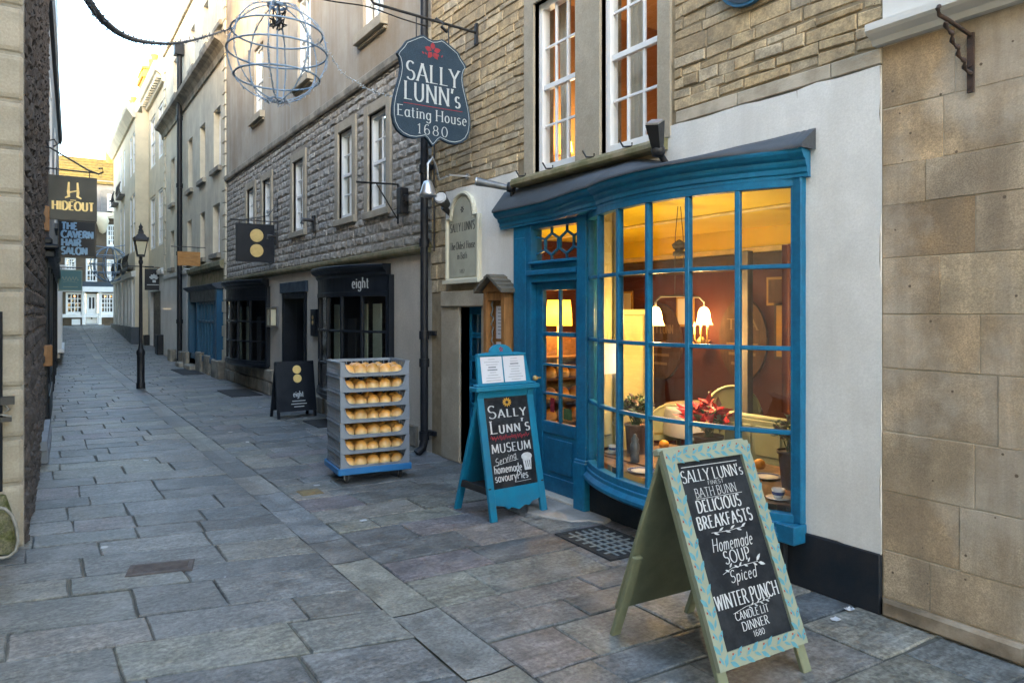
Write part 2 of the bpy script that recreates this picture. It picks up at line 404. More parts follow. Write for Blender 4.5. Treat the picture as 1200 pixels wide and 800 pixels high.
class MB:
    def __init__(s, fr=ident):
        s.fr, s.v, s.f, s.m, s.sm, s.c, s.tn = fr, [], [], [], [], [], 0

    def face(s, pts, mat=0, sm=False, col=0.5, raw=False):
        i = len(s.v)
        s.v += [tuple(p) if raw else s.fr(*p) for p in pts]
        s.f.append(tuple(range(i, i + len(pts))))
        s.m.append(mat); s.sm.append(sm); s.c.append(col)

    def grid(s, rows, mat=0, sm=True, col=0.5, close_u=False, close_v=False):
        i = len(s.v)
        nr, nc = len(rows), len(rows[0])
        for r in rows:
            s.v += [s.fr(*p) for p in r]
        for a in range(nr if close_v else nr - 1):
            for b in range(nc if close_u else nc - 1):
                a2, b2 = (a + 1) % nr, (b + 1) % nc
                s.f.append((i + a * nc + b, i + a * nc + b2, i + a2 * nc + b2, i + a2 * nc + b))
                s.m.append(mat); s.sm.append(sm); s.c.append(col)

    def box(s, a0, a1, n0, n1, z0, z1, mat=0, col=0.5):
        i = len(s.v)
        s.v += [s.fr(*p) for p in ((a0, n0, z0), (a1, n0, z0), (a1, n1, z0), (a0, n1, z0), (a0, n0, z1), (a1, n0, z1), (a1, n1, z1), (a0, n1, z1))]
        for q in ((0, 3, 2, 1), (4, 5, 6, 7), (0, 1, 5, 4), (1, 2, 6, 5), (2, 3, 7, 6), (3, 0, 4, 7)):
            s.f.append(tuple(i + k for k in q)); s.m.append(mat); s.sm.append(False); s.c.append(col)

    def slabpoly(s, poly, n0, n1, mat=0, side=None, col=0.5):       # polygon in (a, z), extruded along n
        s.face([(a, n1, z) for a, z in poly], mat, col=col)
        s.face([(a, n0, z) for a, z in poly][::-1], mat, col=col)
        k = len(poly)
        for i in range(k):
            (a, z), (b, y) = poly[i], poly[(i + 1) % k]
            s.face([(a, n0, z), (b, n0, y), (b, n1, y), (a, n1, z)], mat if side is None else side, col=col)

    def tube(s, pts, r, k=8, mat=0, cap=True, sm=True):
        P = [Vector(p) for p in pts]
        rr = r if isinstance(r, (list, tuple)) else [r] * len(P)
        rows = []
        up = Vector((0.13, 0.21, 0.97))
        for i, p in enumerate(P):
            d = (P[min(i + 1, len(P) - 1)] - P[max(i - 1, 0)])
            d = d.normalized() if d.length > 1e-9 else Vector((0, 0, 1))
            u = d.cross(up)
            if u.length < 0.15:
                u = d.cross(Vector((1, 0.3, 0)))
            u.normalize()
            w = d.cross(u)
            rows.append([tuple(p + (u * math.cos(6.28318 * j / k) + w * math.sin(6.28318 * j / k)) * rr[i]) for j in range(k)])
        s.grid(rows, mat, sm, close_u=True)
        if cap:
            s.face(rows[0][::-1], mat); s.face(rows[-1], mat)

    def lathe(s, c, prof, k=16, mat=0, sx=1, sy=1, sm=True):
        rows = [[(c[0] + r * math.cos(6.28318 * j / k) * sx, c[1] + r * math.sin(6.28318 * j / k) * sy, c[2] + z) for j in range(k)] for r, z in prof]
        s.grid(rows, mat, sm, close_u=True)

    def disc(s, c, r, n0, n1, k=24, mat=0):                         # round plate in the (a, z) plane
        s.slabpoly([(c[0] + r * math.cos(6.28318 * j / k), c[1] + r * math.sin(6.28318 * j / k)) for j in range(k)], n0, n1, mat)

    def sweep(s, path, sec, mat=0, sm=False, caps=True):            # path in (a, n); section in (out, z)
        k = len(path)
        rows = []
        for i, (a, n) in enumerate(path):
            p, q = path[max(i - 1, 0)], path[min(i + 1, k - 1)]
            d = Vector((q[0] - p[0], q[1] - p[1])).normalized()
            o = Vector((-d.y, d.x))
            if o.y < 0:
                o = -o
            rows.append([(a + o.x * u, n + o.y * u, z) for u, z in sec])
        s.grid(rows, mat, sm, close_u=True)
        if caps:
            s.face(rows[0][::-1], mat); s.face(rows[-1], mat)

    def strip2(s, pts, ws, n, mat, org=(0, 0), dx=1, taper=False):   # flat painted ribbon in the (a, z) plane
        P = [Vector(p) for p in pts]
        k = len(P)
        le, ri = [], []
        for i, p in enumerate(P):
            d = P[min(i + 1, k - 1)] - P[max(i - 1, 0)]
            d = d.normalized() if d.length > 1e-9 else Vector((1, 0))
            o = Vector((-d.y, d.x)) * ws[i] / 2
            le.append(p + o); ri.append(p - o)
        s.tn += 1
        nn = n + 0.00002 * (s.tn % 60)
        for i in range(k - 1):
            s.face([(org[0] + dx * q.x, nn, org[1] + q.y) for q in (le[i], ri[i], ri[i + 1], le[i + 1])], mat)

    def leaf(s, p, d, l, w, n, mat, dx=1):                          # painted leaf: a pointed lens
        d = Vector(d).normalized()
        o = Vector((-d.y, d.x))
        p = Vector(p)
        pts = [p, p + d * l * .35 + o * w / 2, p + d * l * .7 + o * w * .38, p + d * l, p + d * l * .7 - o * w * .38, p + d * l * .35 - o * w / 2]
        s.tn += 1
        s.face([(dx * q.x, n + 0.00002 * (s.tn % 60), q.y) for q in pts], mat)

    def text(s, t, h, org, n, mat, w=.13, thin=.4, serif=True, slant=0., fit=None, dx=1, align='c', sp=.16, small=None, rot=0.):
        strokes, x = [], 0.
        for ch in t:
            if ch == ' ':
                x += .34; continue
            hs = 1.
            g = ch
            if small and ch.islower():
                g, hs = ch.upper(), small
            wd, st = GLYPH[g]
            for k in st:
                strokes.append(([(x + px * hs, py * hs) for px, py in k], hs))
            x += wd * hs + sp
        tot = x - sp
        sx = h if fit is None else fit / tot
        x0 = {'c': -tot / 2, 'l': 0., 'r': -tot}[align]
        cr, sr = math.cos(rot), math.sin(rot)

        def tf(px, py):
            u, v = (px + x0) * sx + slant * py * h, py * h
            return (u * cr - v * sr, u * sr + v * cr)
        for st, hs in strokes:
            P = [tf(*p) for p in st]
            ws = []
            for i in range(len(P)):
                a, b = P[max(i - 1, 0)], P[min(i + 1, len(P) - 1)]
                dl = math.hypot(b[0] - a[0], b[1] - a[1]) or 1
                ws.append(w * h * (thin + (1 - thin) * abs(b[1] - a[1]) / dl))
            s.strip2(P, ws, n, mat, org, dx)
            if serif and len(st) < 4:
                for e, o in ((0, 1), (-1, -2)):
                    (ex, ey), (ox, oy) = st[e], st[o]
                    if abs(oy - ey) > abs(ox - ex) * .8 and min(abs(ey - q) for q in (0, hs, .62)) < .03:
                        v = .11 * hs
                        yy = ey + (.02 if oy > ey else -.02)
                        s.strip2([tf(ex - v, yy), tf(ex + v, yy)], [.05 * h * hs] * 2, n, mat, org, dx)
        return tot * sx

    def build(s, name, mats, parent=None, bevel=0., local=False, smooth_all=False, seg=1):
        me = bpy.data.meshes.new(name)
        off = Vector((0, 0, 0))
        if parent is not None and not local:
            p = parent
            while p is not None:
                off = off + p.location
                p = p.parent
        elif parent is None and not local and s.v:
            xs, ys, zs = zip(*s.v)
            off = Vector(((min(xs) + max(xs)) / 2, (min(ys) + max(ys)) / 2, min(zs)))
        me.from_pydata([(v[0] - off.x, v[1] - off.y, v[2] - off.z) for v in s.v], [], s.f)
        mats = [mats] if isinstance(mats, str) else mats
        for m in mats:
            me.materials.append(MATS[m])
        me.polygons.foreach_set("material_index", s.m)
        me.polygons.foreach_set("use_smooth", [True] * len(s.f) if smooth_all else s.sm)
        at = me.color_attributes.new("Col", 'FLOAT_COLOR', 'CORNER')
        data = []
        for p, c in zip(s.f, s.c):
            data += [c, c, c, 1.0] * len(p)
        at.data.foreach_set("color", data)
        me.validate()
        o = bpy.data.objects.new(name, me)
        COL.objects.link(o)
        if parent is not None:
            o.parent = parent
        elif not local:
            o.location = off
        if bevel:
            b = o.modifiers.new("edge", 'BEVEL')
            b.width = bevel
            b.segments = seg
            b.limit_method = 'ANGLE'
            b.angle_limit = math.radians(50)
        return o


def E_(cx, cy, rx, ry, a0, a1, n=12):
    return [(cx + rx * math.cos(math.radians(a0 + (a1 - a0) * i / n)), cy + ry * math.sin(math.radians(a0 + (a1 - a0) * i / n))) for i in range(n + 1)]


_s = [(.09, 0), (.09, 1)]
_t = [(.07, 0), (.07, .62)]
GLYPH = {
    'A': (.76, [[(.02, 0), (.38, 1)], [(.38, 1), (.74, 0)], [(.15, .34), (.61, .34)]]),
    'B': (.62, [_s, [(.09, 1)] + E_(.32, .76, .22, .24, 90, -90) + [(.09, .52)], [(.09, .52), (.3, .52)] + E_(.32, .26, .28, .26, 90, -90) + [(.09, 0)]]),
    'C': (.74, [E_(.43, .5, .41, .51, 42, 318, 18)]),
    'D': (.76, [_s, [(.09, 1)] + E_(.3, .5, .44, .5, 90, -90, 16) + [(.09, 0)]]),
    'E': (.58, [_s, [(.09, .98), (.55, .98)], [(.09, .52), (.46, .52)], [(.09, .02), (.58, .02)]]),
    'F': (.54, [_s, [(.09, .98), (.54, .98)], [(.09, .52), (.45, .52)]]),
    'G': (.78, [E_(.43, .5, .41, .51, 48, 300, 18) + [(.72, .12), (.72, .42)], [(.52, .43), (.76, .43)]]),
    'H': (.78, [_s, [(.69, 0), (.69, 1)], [(.09, .52), (.69, .52)]]),
    'I': (.2, [[(.1, 0), (.1, 1)]]),
    'J': (.4, [[(.3, 1), (.3, .2)] + E_(.14, .16, .16, .18, 0, -150, 8)]),
    'K': (.7, [_s, [(.62, 1), (.09, .42)], [(.26, .56), (.68, 0)]]),
    'L': (.56, [_s, [(.09, .02), (.56, .02)]]),
    'M': (.9, [[(.06, 0), (.12, 1)], [(.12, 1), (.45, .1)], [(.45, .1), (.78, 1)], [(.78, 1), (.84, 0)]]),
    'N': (.8, [_s, [(.09, 1), (.71, 0)], [(.71, 0), (.71, 1)]]),
    'O': (.86, [E_(.43, .5, .4, .51, 90, 450, 24)]),
    'P': (.6, [_s, [(.09, 1), (.26, 1)] + E_(.3, .74, .27, .26, 90, -90) + [(.09, .48)]]),
    'R': (.68, [_s, [(.09, 1), (.26, 1)] + E_(.3, .75, .26, .25, 90, -90) + [(.09, .5)], [(.3, .5), (.66, 0)]]),
    'S': (.58, [E_(.29, .75, .24, .26, 35, 270, 14) + E_(.29, .25, .26, .26, 88, -150, 14)]),
    'T': (.66, [[(.33, 0), (.33, 1)], [(.02, .98), (.64, .98)]]),
    'U': (.74, [[(.09, 1), (.09, .3)] + E_(.37, .28, .28, .29, 180, 360, 12) + [(.65, 1)]]),
    'V': (.72, [[(.02, 1), (.36, 0)], [(.36, 0), (.7, 1)]]),
    'W': (1.0, [[(.02, 1), (.26, 0)], [(.26, 0), (.5, .95)], [(.5, .95), (.74, 0)], [(.74, 0), (.98, 1)]]),
    'X': (.7, [[(.04, 1), (.66, 0)], [(.66, 1), (.04, 0)]]),
    'Y': (.7, [[(.02, 1), (.35, .48)], [(.68, 1), (.35, .48)], [(.35, .48), (.35, 0)]]),
    'Z': (.62, [[(.05, .98), (.58, .98)], [(.58, .98), (.05, .02)], [(.05, .02), (.6, .02)]]),
    'a': (.5, [E_(.24, .3, .2, .31, 40, 320, 14), [(.44, .62), (.44, .05), (.5, 0)]]),
    'b': (.5, [[(.07, 0), (.07, 1)], E_(.26, .3, .2, .31, 150, -150, 14)]),
    'c': (.42, [E_(.24, .3, .2, .31, 45, 315, 14)]),
    'd': (.52, [E_(.24, .3, .2, .31, 40, 320, 14), [(.44, 1), (.44, 0)]]),
    'e': (.46, [[(.06, .32), (.4, .34)] + E_(.24, .3, .19, .31, 10, 310, 14)]),
    'f': (.34, [E_(.26, .8, .12, .2, 40, 180, 6) + [(.14, 0)], [(.02, .6), (.3, .6)]]),
    'g': (.5, [E_(.24, .3, .2, .3, 40, 320, 14), [(.44, .62), (.44, -.1)] + E_(.24, -.12, .2, .18, 0, -160, 8)]),
    'h': (.5, [[(.07, 0), (.07, 1)], [(.07, .42)] + E_(.25, .4, .18, .21, 160, 0, 8) + [(.43, 0)]]),
    'i': (.16, [[(.08, 0), (.08, .62)], [(.08, .76), (.08, .86)]]),
    'l': (.16, [[(.08, 0), (.08, 1)]]),
    'm': (.78, [_t, [(.07, .42)] + E_(.22, .4, .15, .21, 160, 0, 8) + [(.37, 0)], [(.37, .42)] + E_(.53, .4, .16, .21, 160, 0, 8) + [(.69, 0)]]),
    'n': (.5, [_t, [(.07, .42)] + E_(.25, .4, .18, .21, 160, 0, 8) + [(.43, 0)]]),
    'o': (.5, [E_(.25, .31, .21, .31, 90, 450, 18)]),
    'p': (.5, [[(.07, -.32), (.07, .62)], E_(.26, .3, .2, .31, 150, -150, 14)]),
    'r': (.36, [_t, [(.07, .38)] + E_(.26, .4, .18, .2, 160, 50, 6)]),
    's': (.4, [E_(.2, .46, .15, .16, 35, 270, 10) + E_(.2, .15, .17, .16, 88, -150, 10)]),
    't': (.36, [[(.15, .86), (.15, .15)] + E_(.26, .12, .11, .13, 180, 300, 5), [(.02, .6), (.32, .6)]]),
    'u': (.5, [[(.07, .62), (.07, .22)] + E_(.25, .2, .18, .21, 180, 340, 8), [(.43, .62), (.43, 0)]]),
    'v': (.46, [[(.03, .62), (.23, 0)], [(.23, 0), (.43, .62)]]),
    'y': (.46, [[(.03, .62), (.23, .02)], [(.43, .62), (.16, -.28), (.04, -.3)]]),
    '1': (.3, [[(.02, .8), (.17, 1), (.17, 0)]]),
    '6': (.54, [E_(.3, .52, .24, .48, 55, 180, 8) + [(.05, .3)], E_(.28, .28, .22, .29, 90, 450, 18)]),
    '8': (.54, [E_(.27, .75, .19, .24, 90, 450, 18), E_(.27, .26, .24, .27, 90, 450, 18)]),
    '0': (.58, [E_(.29, .5, .25, .51, 90, 450, 24)]),
    '4': (.58, [[(.42, 0), (.42, 1)], [(.42, 1), (.03, .28)], [(.03, .28), (.56, .28)]]),
    '2': (.54, [E_(.27, .74, .22, .26, 160, -30, 10) + [(.04, .02)], [(.04, .03), (.52, .03)]]),
    "'": (.14, [[(.09, 1.02), (.05, .76)]]),
}


# ------------------------------------------------------------------ scene tree helpers
def thing(name, label, cat, loc=(0, 0, 0), rot=0., group=None):
    o = bpy.data.objects.new(name, None)
    o.empty_display_size = 0.1
    COL.objects.link(o)
    o.location = loc
    o.rotation_euler = (0, 0, rot)
    return tag(o, label, cat, group)


def tag(o, label, cat, group=None, kind=None):
    if label:
        o["label"] = label
    if cat:
        o["category"] = cat
    if group:
        o["group"] = group
    if kind:
        o["kind"] = kind
    return o


def dup(o, parent=None):
    c = o.copy()
    COL.objects.link(c)
    if parent is not None:
        c.parent = parent
    for ch in list(o.children):
        dup(ch, c)
    return c


def rf(px, py, X=FX):               # photograph pixel -> (along, height) on a wall plane
    u = px - 600.
    a, b = u * CS + CAMF * SN, CAMF * CS - u * SN
    t = X / a
    return t * b, CAMH - (py - HORIZ) * t


def cross(px, py, Y):               # pixel -> (x, z) on a plane across the lane
    u = px - 600.
    a, b = u * CS + CAMF * SN, CAMF * CS - u * SN
    t = Y / b
    return t * a, CAMH - (py - HORIZ) * t


# ------------------------------------------------------------------ walls and windows
def slab(mb, a0, a1, z0, z1, holes=(), n=0., depth=.25, mat=0, edge=True):
    A = sorted({a0, a1, *[min(max(v, a0), a1) for h in holes for v in h[:2]]})
    Z = sorted({z0, z1, *[min(max(v, z0), z1) for h in holes for v in h[2:4]]})

    def solid(a, z):
        return not any(h[0] < a < h[1] and h[2] < z < h[3] for h in holes)
    for i in range(len(A) - 1):
        run = None
        for j in range(len(Z) - 1):
            ok = solid((A[i] + A[i + 1]) / 2, (Z[j] + Z[j + 1]) / 2)
            if ok:
                mb.face([(A[i], n, Z[j]), (A[i + 1], n, Z[j]), (A[i + 1], n, Z[j + 1]), (A[i], n, Z[j + 1])], mat)
    for h in holes:
        b0, b1, y0, y1 = max(h[0], a0), min(h[1], a1), max(h[2], z0), min(h[3], z1)
        for p, q in (((b0, y0), (b1, y0)), ((b1, y0), (b1, y1)), ((b1, y1), (b0, y1)), ((b0, y1), (b0, y0))):
            mb.face([(p[0], n, p[1]), (q[0], n, q[1]), (q[0], n - depth, q[1]), (p[0], n - depth, p[1])], mat)
    if edge:
        for p, q in (((a0, z0), (a0, z1)), ((a1, z0), (a1, z1)), ((a0, z1), (a1, z1))):
            mb.face([(p[0], n, p[1]), (q[0], n, q[1]), (q[0], n - depth, q[1]), (p[0], n - depth, p[1])], mat)


def blocks(mb, a0, a1, z0, z1, holes=(), ch=(.28, .34), ln=(.3, .8), gap=.006, out=.012, bev=.004, dn=.002, rock=0., mat=0, rng=R, wob=0., zs=None):
    z = z0
    k = 0
    while z < z1 - .01:
        h = zs[k] if zs and k < len(zs) else rng.uniform(*ch)
        k += 1
        zt = min(z + h, z1)
        if z1 - zt < ch[0] * .5:
            zt = z1
        zm = (z + zt) / 2
        spans = [(a0, a1)]
        for hh in holes:
            if hh[2] < zm < hh[3]:
                ns = []
                for p, q in spans:
                    if hh[0] > p:
                        ns.append((p, min(q, hh[0])))
                    if hh[1] < q:
                        ns.append((max(p, hh[1]), q))
                spans = [t for t in ns if t[1] - t[0] > .02]
        for p, q in spans:
            a = p
            first = True
            while a < q - 1e-4:
                l = rng.uniform(*ln) * (rng.uniform(.4, 1) if first else 1)
                first = False
                b = q if q - (a + l) < ln[0] * .6 else a + l
                one_block(mb, a + gap / 2, b - gap / 2, z + gap / 2, zt - gap / 2, out + rng.uniform(-dn, dn), bev, rock, mat, rng.random(), rng, wob)
                a = b
        z = zt


def one_block(mb, a0, a1, z0, z1, o, bev, rock, mat, col, rng, wob=0.):
    j = lambda: rng.uniform(-wob, wob)
    a0, a1, z0, z1 = a0 + j() * .5, a1 + j() * .5, z0 + abs(j()) * .4, z1 - abs(j()) * .4
    ou = [(a0, z0 + j()), (a1, z0 + j()), (a1, z1 + j()), (a0, z1 + j())]
    if not rock:
        inn = [(ou[0][0] + bev, ou[0][1] + bev), (ou[1][0] - bev, ou[1][1] + bev), (ou[2][0] - bev, ou[2][1] - bev), (ou[3][0] + bev, ou[3][1] - bev)]
        mb.face([(a, o, z) for a, z in inn], mat, col=col)
        for i in range(4):
            p, q, r, t = ou[i], ou[(i + 1) % 4], inn[(i + 1) % 4], inn[i]
            mb.face([(p[0], o - bev, p[1]), (q[0], o - bev, q[1]), (r[0], o, r[1]), (t[0], o, t[1])], mat, col=col)
            mb.face([(p[0], -.004, p[1]), (q[0], -.004, q[1]), (q[0], o - bev, q[1]), (p[0], o - bev, p[1])], mat, col=col)
    else:
        nx = max(3, int((a1 - a0) / .07) + 1)
        rows = []
        base = o * rng.uniform(.2, 1.0)
        for r_ in range(4):
            v = (0, .22, .74, 1)[r_]
            row = []
            for c_ in range(nx + 1):
                u = c_ / nx if c_ in (0, nx) else (c_ + rng.uniform(-.22, .22)) / nx
                edge = r_ in (0, 3) or c_ in (0, nx)
                a = (ou[0][0] * (1 - u) + ou[1][0] * u) * (1 - v) + (ou[3][0] * (1 - u) + ou[2][0] * u) * v
                zz = (ou[0][1] * (1 - u) + ou[1][1] * u) * (1 - v) + (ou[3][1] * (1 - u) + ou[2][1] * u) * v
                row.append((a + rng.uniform(-.004, .004), base * .5 + rng.uniform(0, .2) * rock if edge else base + rng.uniform(.1, 1) * rock, zz + rng.uniform(-.004, .004)))
            rows.append(row)
        mb.grid(rows, mat, sm=False, col=col)
        rim = rows[0] + [r[-1] for r in rows[1:-1]] + rows[-1][::-1] + [r[0] for r in rows[1:-1]][::-1]
        for k in range(len(rim)):
            p, q = rim[k], rim[(k + 1) % len(rim)]
            mb.face([(p[0], -.006, p[2]), (q[0], -.006, q[2]), q, p], mat, col=col)


def sash(parent, fr, a0, a1, z0, z1, n=-.10, cols=3, rows=4, fw=.05, bar=.022, paint='white_paint', glass='glass_old', back='blind', backd=.16, meet=True, sill=None, name='window'):
    """a window: frame with glazing bars, sub-parts pane and a blind"""
    mb = MB(fr)
    zm = (z0 + z1) / 2
    mb.box(a0, a0 + fw, n - .05, n + .03, z0, z1); mb.box(a1 - fw, a1, n - .05, n + .03, z0, z1)
    mb.box(a0 + fw, a1 - fw, n - .05, n + .028, z1 - fw, z1); mb.box(a0 + fw, a1 - fw, n - .05, n + .035, z0, z0 + fw * 1.3)
    ia0, ia1, iz0, iz1 = a0 + fw, a1 - fw, z0 + fw * 1.3, z1 - fw
    if meet:
        mb.box(ia0, ia1, n - .02, n + .02, zm - .022, zm + .022)
    for i in range(1, cols):
        x = ia0 + (ia1 - ia0) * i / cols
        mb.box(x - bar / 2, x + bar / 2, n - .015, n + .008, iz0, iz1)
    for j in range(1, rows):
        if meet and j * 2 == rows:
            continue
        z = iz0 + (iz1 - iz0) * j / rows
        mb.box(ia0, ia1, n - .013, n + .006, z - bar / 2, z + bar / 2)
    w = mb.build(name, paint, parent, bevel=.003)
    g = MB(fr)
    xs = [ia0 + (ia1 - ia0) * i / cols for i in range(cols + 1)]
    for i in range(cols):
        for j in range(rows):
            za, zb = iz0 + (iz1 - iz0) * j / rows, iz0 + (iz1 - iz0) * (j + 1) / rows
            t1, t2 = R.uniform(-.003, .003), R.uniform(-.003, .003)
            g.face([(xs[i], n - .005 + t1, za), (xs[i + 1], n - .005 - t1, za), (xs[i + 1], n - .005 + t2, zb), (xs[i], n - .005 - t2, zb)])
    g.build('pane', glass, w)
    if back:
        b = MB(fr)
        b.box(a0 - .0, a1 + .0, n - backd - .02, n - backd, z0, z1)
        b.build('blind' if back != 'room_dark' else 'room_gloom_sheet', back, w)  # the dark one is a flat sheet painting in the gloom of the room
    return w


def surround(mb, a0, a1, z0, z1, w=.14, o=.02, wt=None, sill=True, mat=0, sw=.05, so=.06):
    wt = wt or w
    mb.box(a0 - w, a0, -.12, o, z0, z1 + wt, mat); mb.box(a1, a1 + w, -.12, o, z0, z1 + wt, mat)
    mb.box(a0, a1, -.12, o - .002, z1, z1 + wt, mat)
    if sill:
        mb.box(a0 - w - sw, a1 + w + sw, -.12, so, z0 - .09, z0, mat)


# ------------------------------------------------------------------ ground and paving
def build_ground():
    mb = MB()
    xs = [-300, -60, -8, -2, 0, 2, 4, 8, 60, 300]
    ys = [-300, -60, -8, 0, 8, 16, 24] + [25 + i for i in range(19)] + [46, 60, 300, 600]
    mb.grid([[(x, y, gz(y) - .028) for x in xs] for y in ys], sm=False)
    tag(mb.build("ground", "ground"), None, None, kind="structure")
    jb = MB()
    ys = [-3 + i * .5 for i in range(96)]
    jb.grid([[(x, y, gz(y) - .010) for x in (-1.35, 0, 1.5, 3.7)] for y in ys], sm=False)
    tag(jb.build("path_bedding", "joint"), None, None, kind="structure")
    st = MB()
    rng = random.Random(21)

    def stone(q, col, b=.007, lift=0.):
        cx, cy = sum(p[0] for p in q) / 4, sum(p[1] for p in q) / 4
        tilt = (rng.uniform(-.008, .008), rng.uniform(-.008, .008))
        zz = lift + rng.uniform(-.0025, .003)
        q = [(p[0] + rng.uniform(-.007, .007), p[1] + rng.uniform(-.007, .007)) for p in q]
        # each edge in three pieces so that it wanders
        out = []
        for i in range(4):
            p, r = q[i], q[(i + 1) % 4]
            out.append(p)
            for t in (.33, .67):
                out.append((p[0] + (r[0] - p[0]) * t + rng.uniform(-.005, .005), p[1] + (r[1] - p[1]) * t + rng.uniform(-.005, .005)))
        def z(p):
            return gz(p[1]) + zz + (p[0] - cx) * tilt[0] + (p[1] - cy) * tilt[1]
        inn = []
        for p in out:
            dx, dy = cx - p[0], cy - p[1]
            l = math.hypot(dx, dy)
            inn.append((p[0] + dx / l * b, p[1] + dy / l * b))
        st.face([(p[0], p[1], z(p)) for p in inn], col=col)
        k = len(out)
        for i in range(k):
            p, r, s, t = out[i], out[(i + 1) % k], inn[(i + 1) % k], inn[i]
            st.face([(p[0], p[1], z(p) - .006), (r[0], r[1], z(r) - .006), (s[0], s[1], z(s)), (t[0], t[1], z(t))], col=col)
            st.face([(p[0], p[1], z(p) - .02), (r[0], r[1], z(r) - .02), (r[0], r[1], z(r) - .006), (p[0], p[1], z(p) - .006)], col=col)

    def field(x0, x1, xm, y0, y1, k0, k1, hr, lr, ya, yb):
        y = y0
        while y < y1:
            far = min(1, max(0, (y - 12) / 15))
            h = rng.uniform(*hr) * (1 - .25 * far)
            f = min(1, max(0, (y - ya) / (yb - ya)))
            f2 = min(1, max(0, (y + h - ya) / (yb - ya)))
            ka, kb = k0 + (k1 - k0) * f, k0 + (k1 - k0) * f2
            xa = x0
            xb = x1
            if y > 5.7:
                xa = max(x0, -.30 + (y - 5.75) * .0268)
            x = xa
            while x < xb - .01:
                l = rng.uniform(*lr) * (1 - .2 * far)
                if x == xa:
                    l *= rng.uniform(.4, 1)
                e = xb if xb - (x + l) < .25 else x + l
                g = rng.uniform(.002, .006)
                gy = rng.uniform(.004, .009)
                lo = lambda xx: y + ka * (xx - xm)
                hi = lambda xx: y + h + kb * (xx - xm)
                if e - x > .06:
                    ee = e + rng.uniform(.002, .016) if e == xb else e - g
                    stone([(x + g, lo(x) + gy), (ee, lo(ee) + gy), (ee, hi(ee) - gy), (x + g, hi(x) - gy)], rng.random())
                x = e
            y += h
    field(-1.3, 1.50, .6, -1.2, 44.1, -.24, -.03, (.25, .47), (.38, .90), 5, 14)
    field(1.76, 3.66, 2.6, .2, 44.1, -.04, 0, (.22, .43), (.36, .90), 5, 14)
    tag(st.build("pavement", "paving"), None, None, kind="structure")
    gt = MB()
    y = -1
    while y < 44:
        l = rng.uniform(.45, .95)
        c = rng.random()
        y2 = y + l - .012
        xs = [(1.505, .0), (1.56, -.003), (1.63, -.006), (1.70, -.003), (1.752, .0)]
        j = rng.uniform(-.004, .004)
        gt.grid([[(x + j, yy, gz(yy) + z + .001) for x, z in xs] for yy in (y, (y + y2) / 2, y2)], sm=False, col=c)
        y += l
    tag(gt.build("gutter", "gutter"), None, None, kind="structure")


build_ground()
mb = MB()
rg0 = random.Random(14)
poly = [(3.60, 4.98), (3.60, 4.10), (3.47, 4.07), (3.40, 4.16), (3.29, 4.22), (3.20, 4.40), (3.16, 4.62), (3.24, 4.78), (3.30, 4.92), (3.44, 5.0)]
poly = [(x + rg0.uniform(-.02, .02) * (x < 3.59), y + rg0.uniform(-.02, .02)) for x, y in poly]
cx0, cy0 = 3.42, 4.5
mb.face([(cx0 + (x - cx0) * .95, cy0 + (y - cy0) * .96, .013) for x, y in poly])
for k in range(len(poly)):
    (x, y), (p, q) = poly[k], poly[(k + 1) % len(poly)]
    mb.face([(x, y, .0), (p, q, .0), (cx0 + (p - cx0) * .95, cy0 + (q - cy0) * .96, .013), (cx0 + (x - cx0) * .95, cy0 + (y - cy0) * .96, .013)])
tag(mb.build("pavement_patch", "patch_cement"), None, None, kind="structure")

# ------------------------------------------------------------------ right: the ashlar building nearest the camera
ash = thing("stone_building", "honey coloured smooth ashlar stone building with white painted ledge, right of the white wall", "building", (FX, 0, 0))
mb = MB(right_wall)
slab(mb, -6, 2.07, 0, 9, n=0, mat=1)
blocks(mb, -6, 2.07, .10, 2.90, ch=(.3, .3), ln=(.24, .64), gap=.0035, out=.004, bev=.0015, dn=.0018, wob=.003, rng=random.Random(5),
       zs=[.236, .301, .303, .322, .275, .283, .267, .203, .29, .33])
blocks(mb, -6, 2.066, 0, .097, ln=(.3, .6), gap=.008, out=.035, bev=.014, dn=.010, mat=2, ch=(.097, .1), rng=random.Random(8))
mb.build("wall", ["ashlar", "ashlar_mortar", "ashlar_plinth"], ash)
mb = MB(right_wall)
mb.sweep([(2.10, 0), (-6, 0)], [(-.02, 2.905), (.045, 2.905), (.06, 2.93), (.10, 2.95), (.115, 2.965), (.115, 3.0), (.02, 3.03), (-.02, 3.03)])
mb.box(-6, 2.06, -.05, .022, 3.03, 8.9)
mb.build("painted_ledge", "white_wall", ash)

# wrought iron sign bracket fixed on it
mb = MB(right_wall)
pa, pz1 = rf(1140, 40); _, pz0 = rf(1138, 110)
mb.box(pa - .014, pa + .014, .012, .026, pz0, pz1)
mb.tube([(pa, .02, pz1 - .01), (pa, .22, pz1 + .015), (pa, .30, pz1 + .02), (pa, .315, pz1 + .045), (pa, .30, pz1 + .06)], .010, 6)
brace = [(pa + .006 * math.sin(i * .8), .24 - .21 * i / 30 + .006 * math.cos(i * .8), pz1 - .72 * (pz1 - pz0) * (i / 30) ** .9) for i in range(31)]
mb.tube(brace, [.009 + .003 * math.sin(i * 1.6) for i in range(31)], 6)
for q in (.05, .25):
    mb.disc((pa, pz0 + q * .5), .007, .026, .032, 8)
tag(mb.build("iron_bracket", "rusty_iron"), "rusty twisted iron sign bracket without a sign, fixed high on the honey stone wall", "bracket")


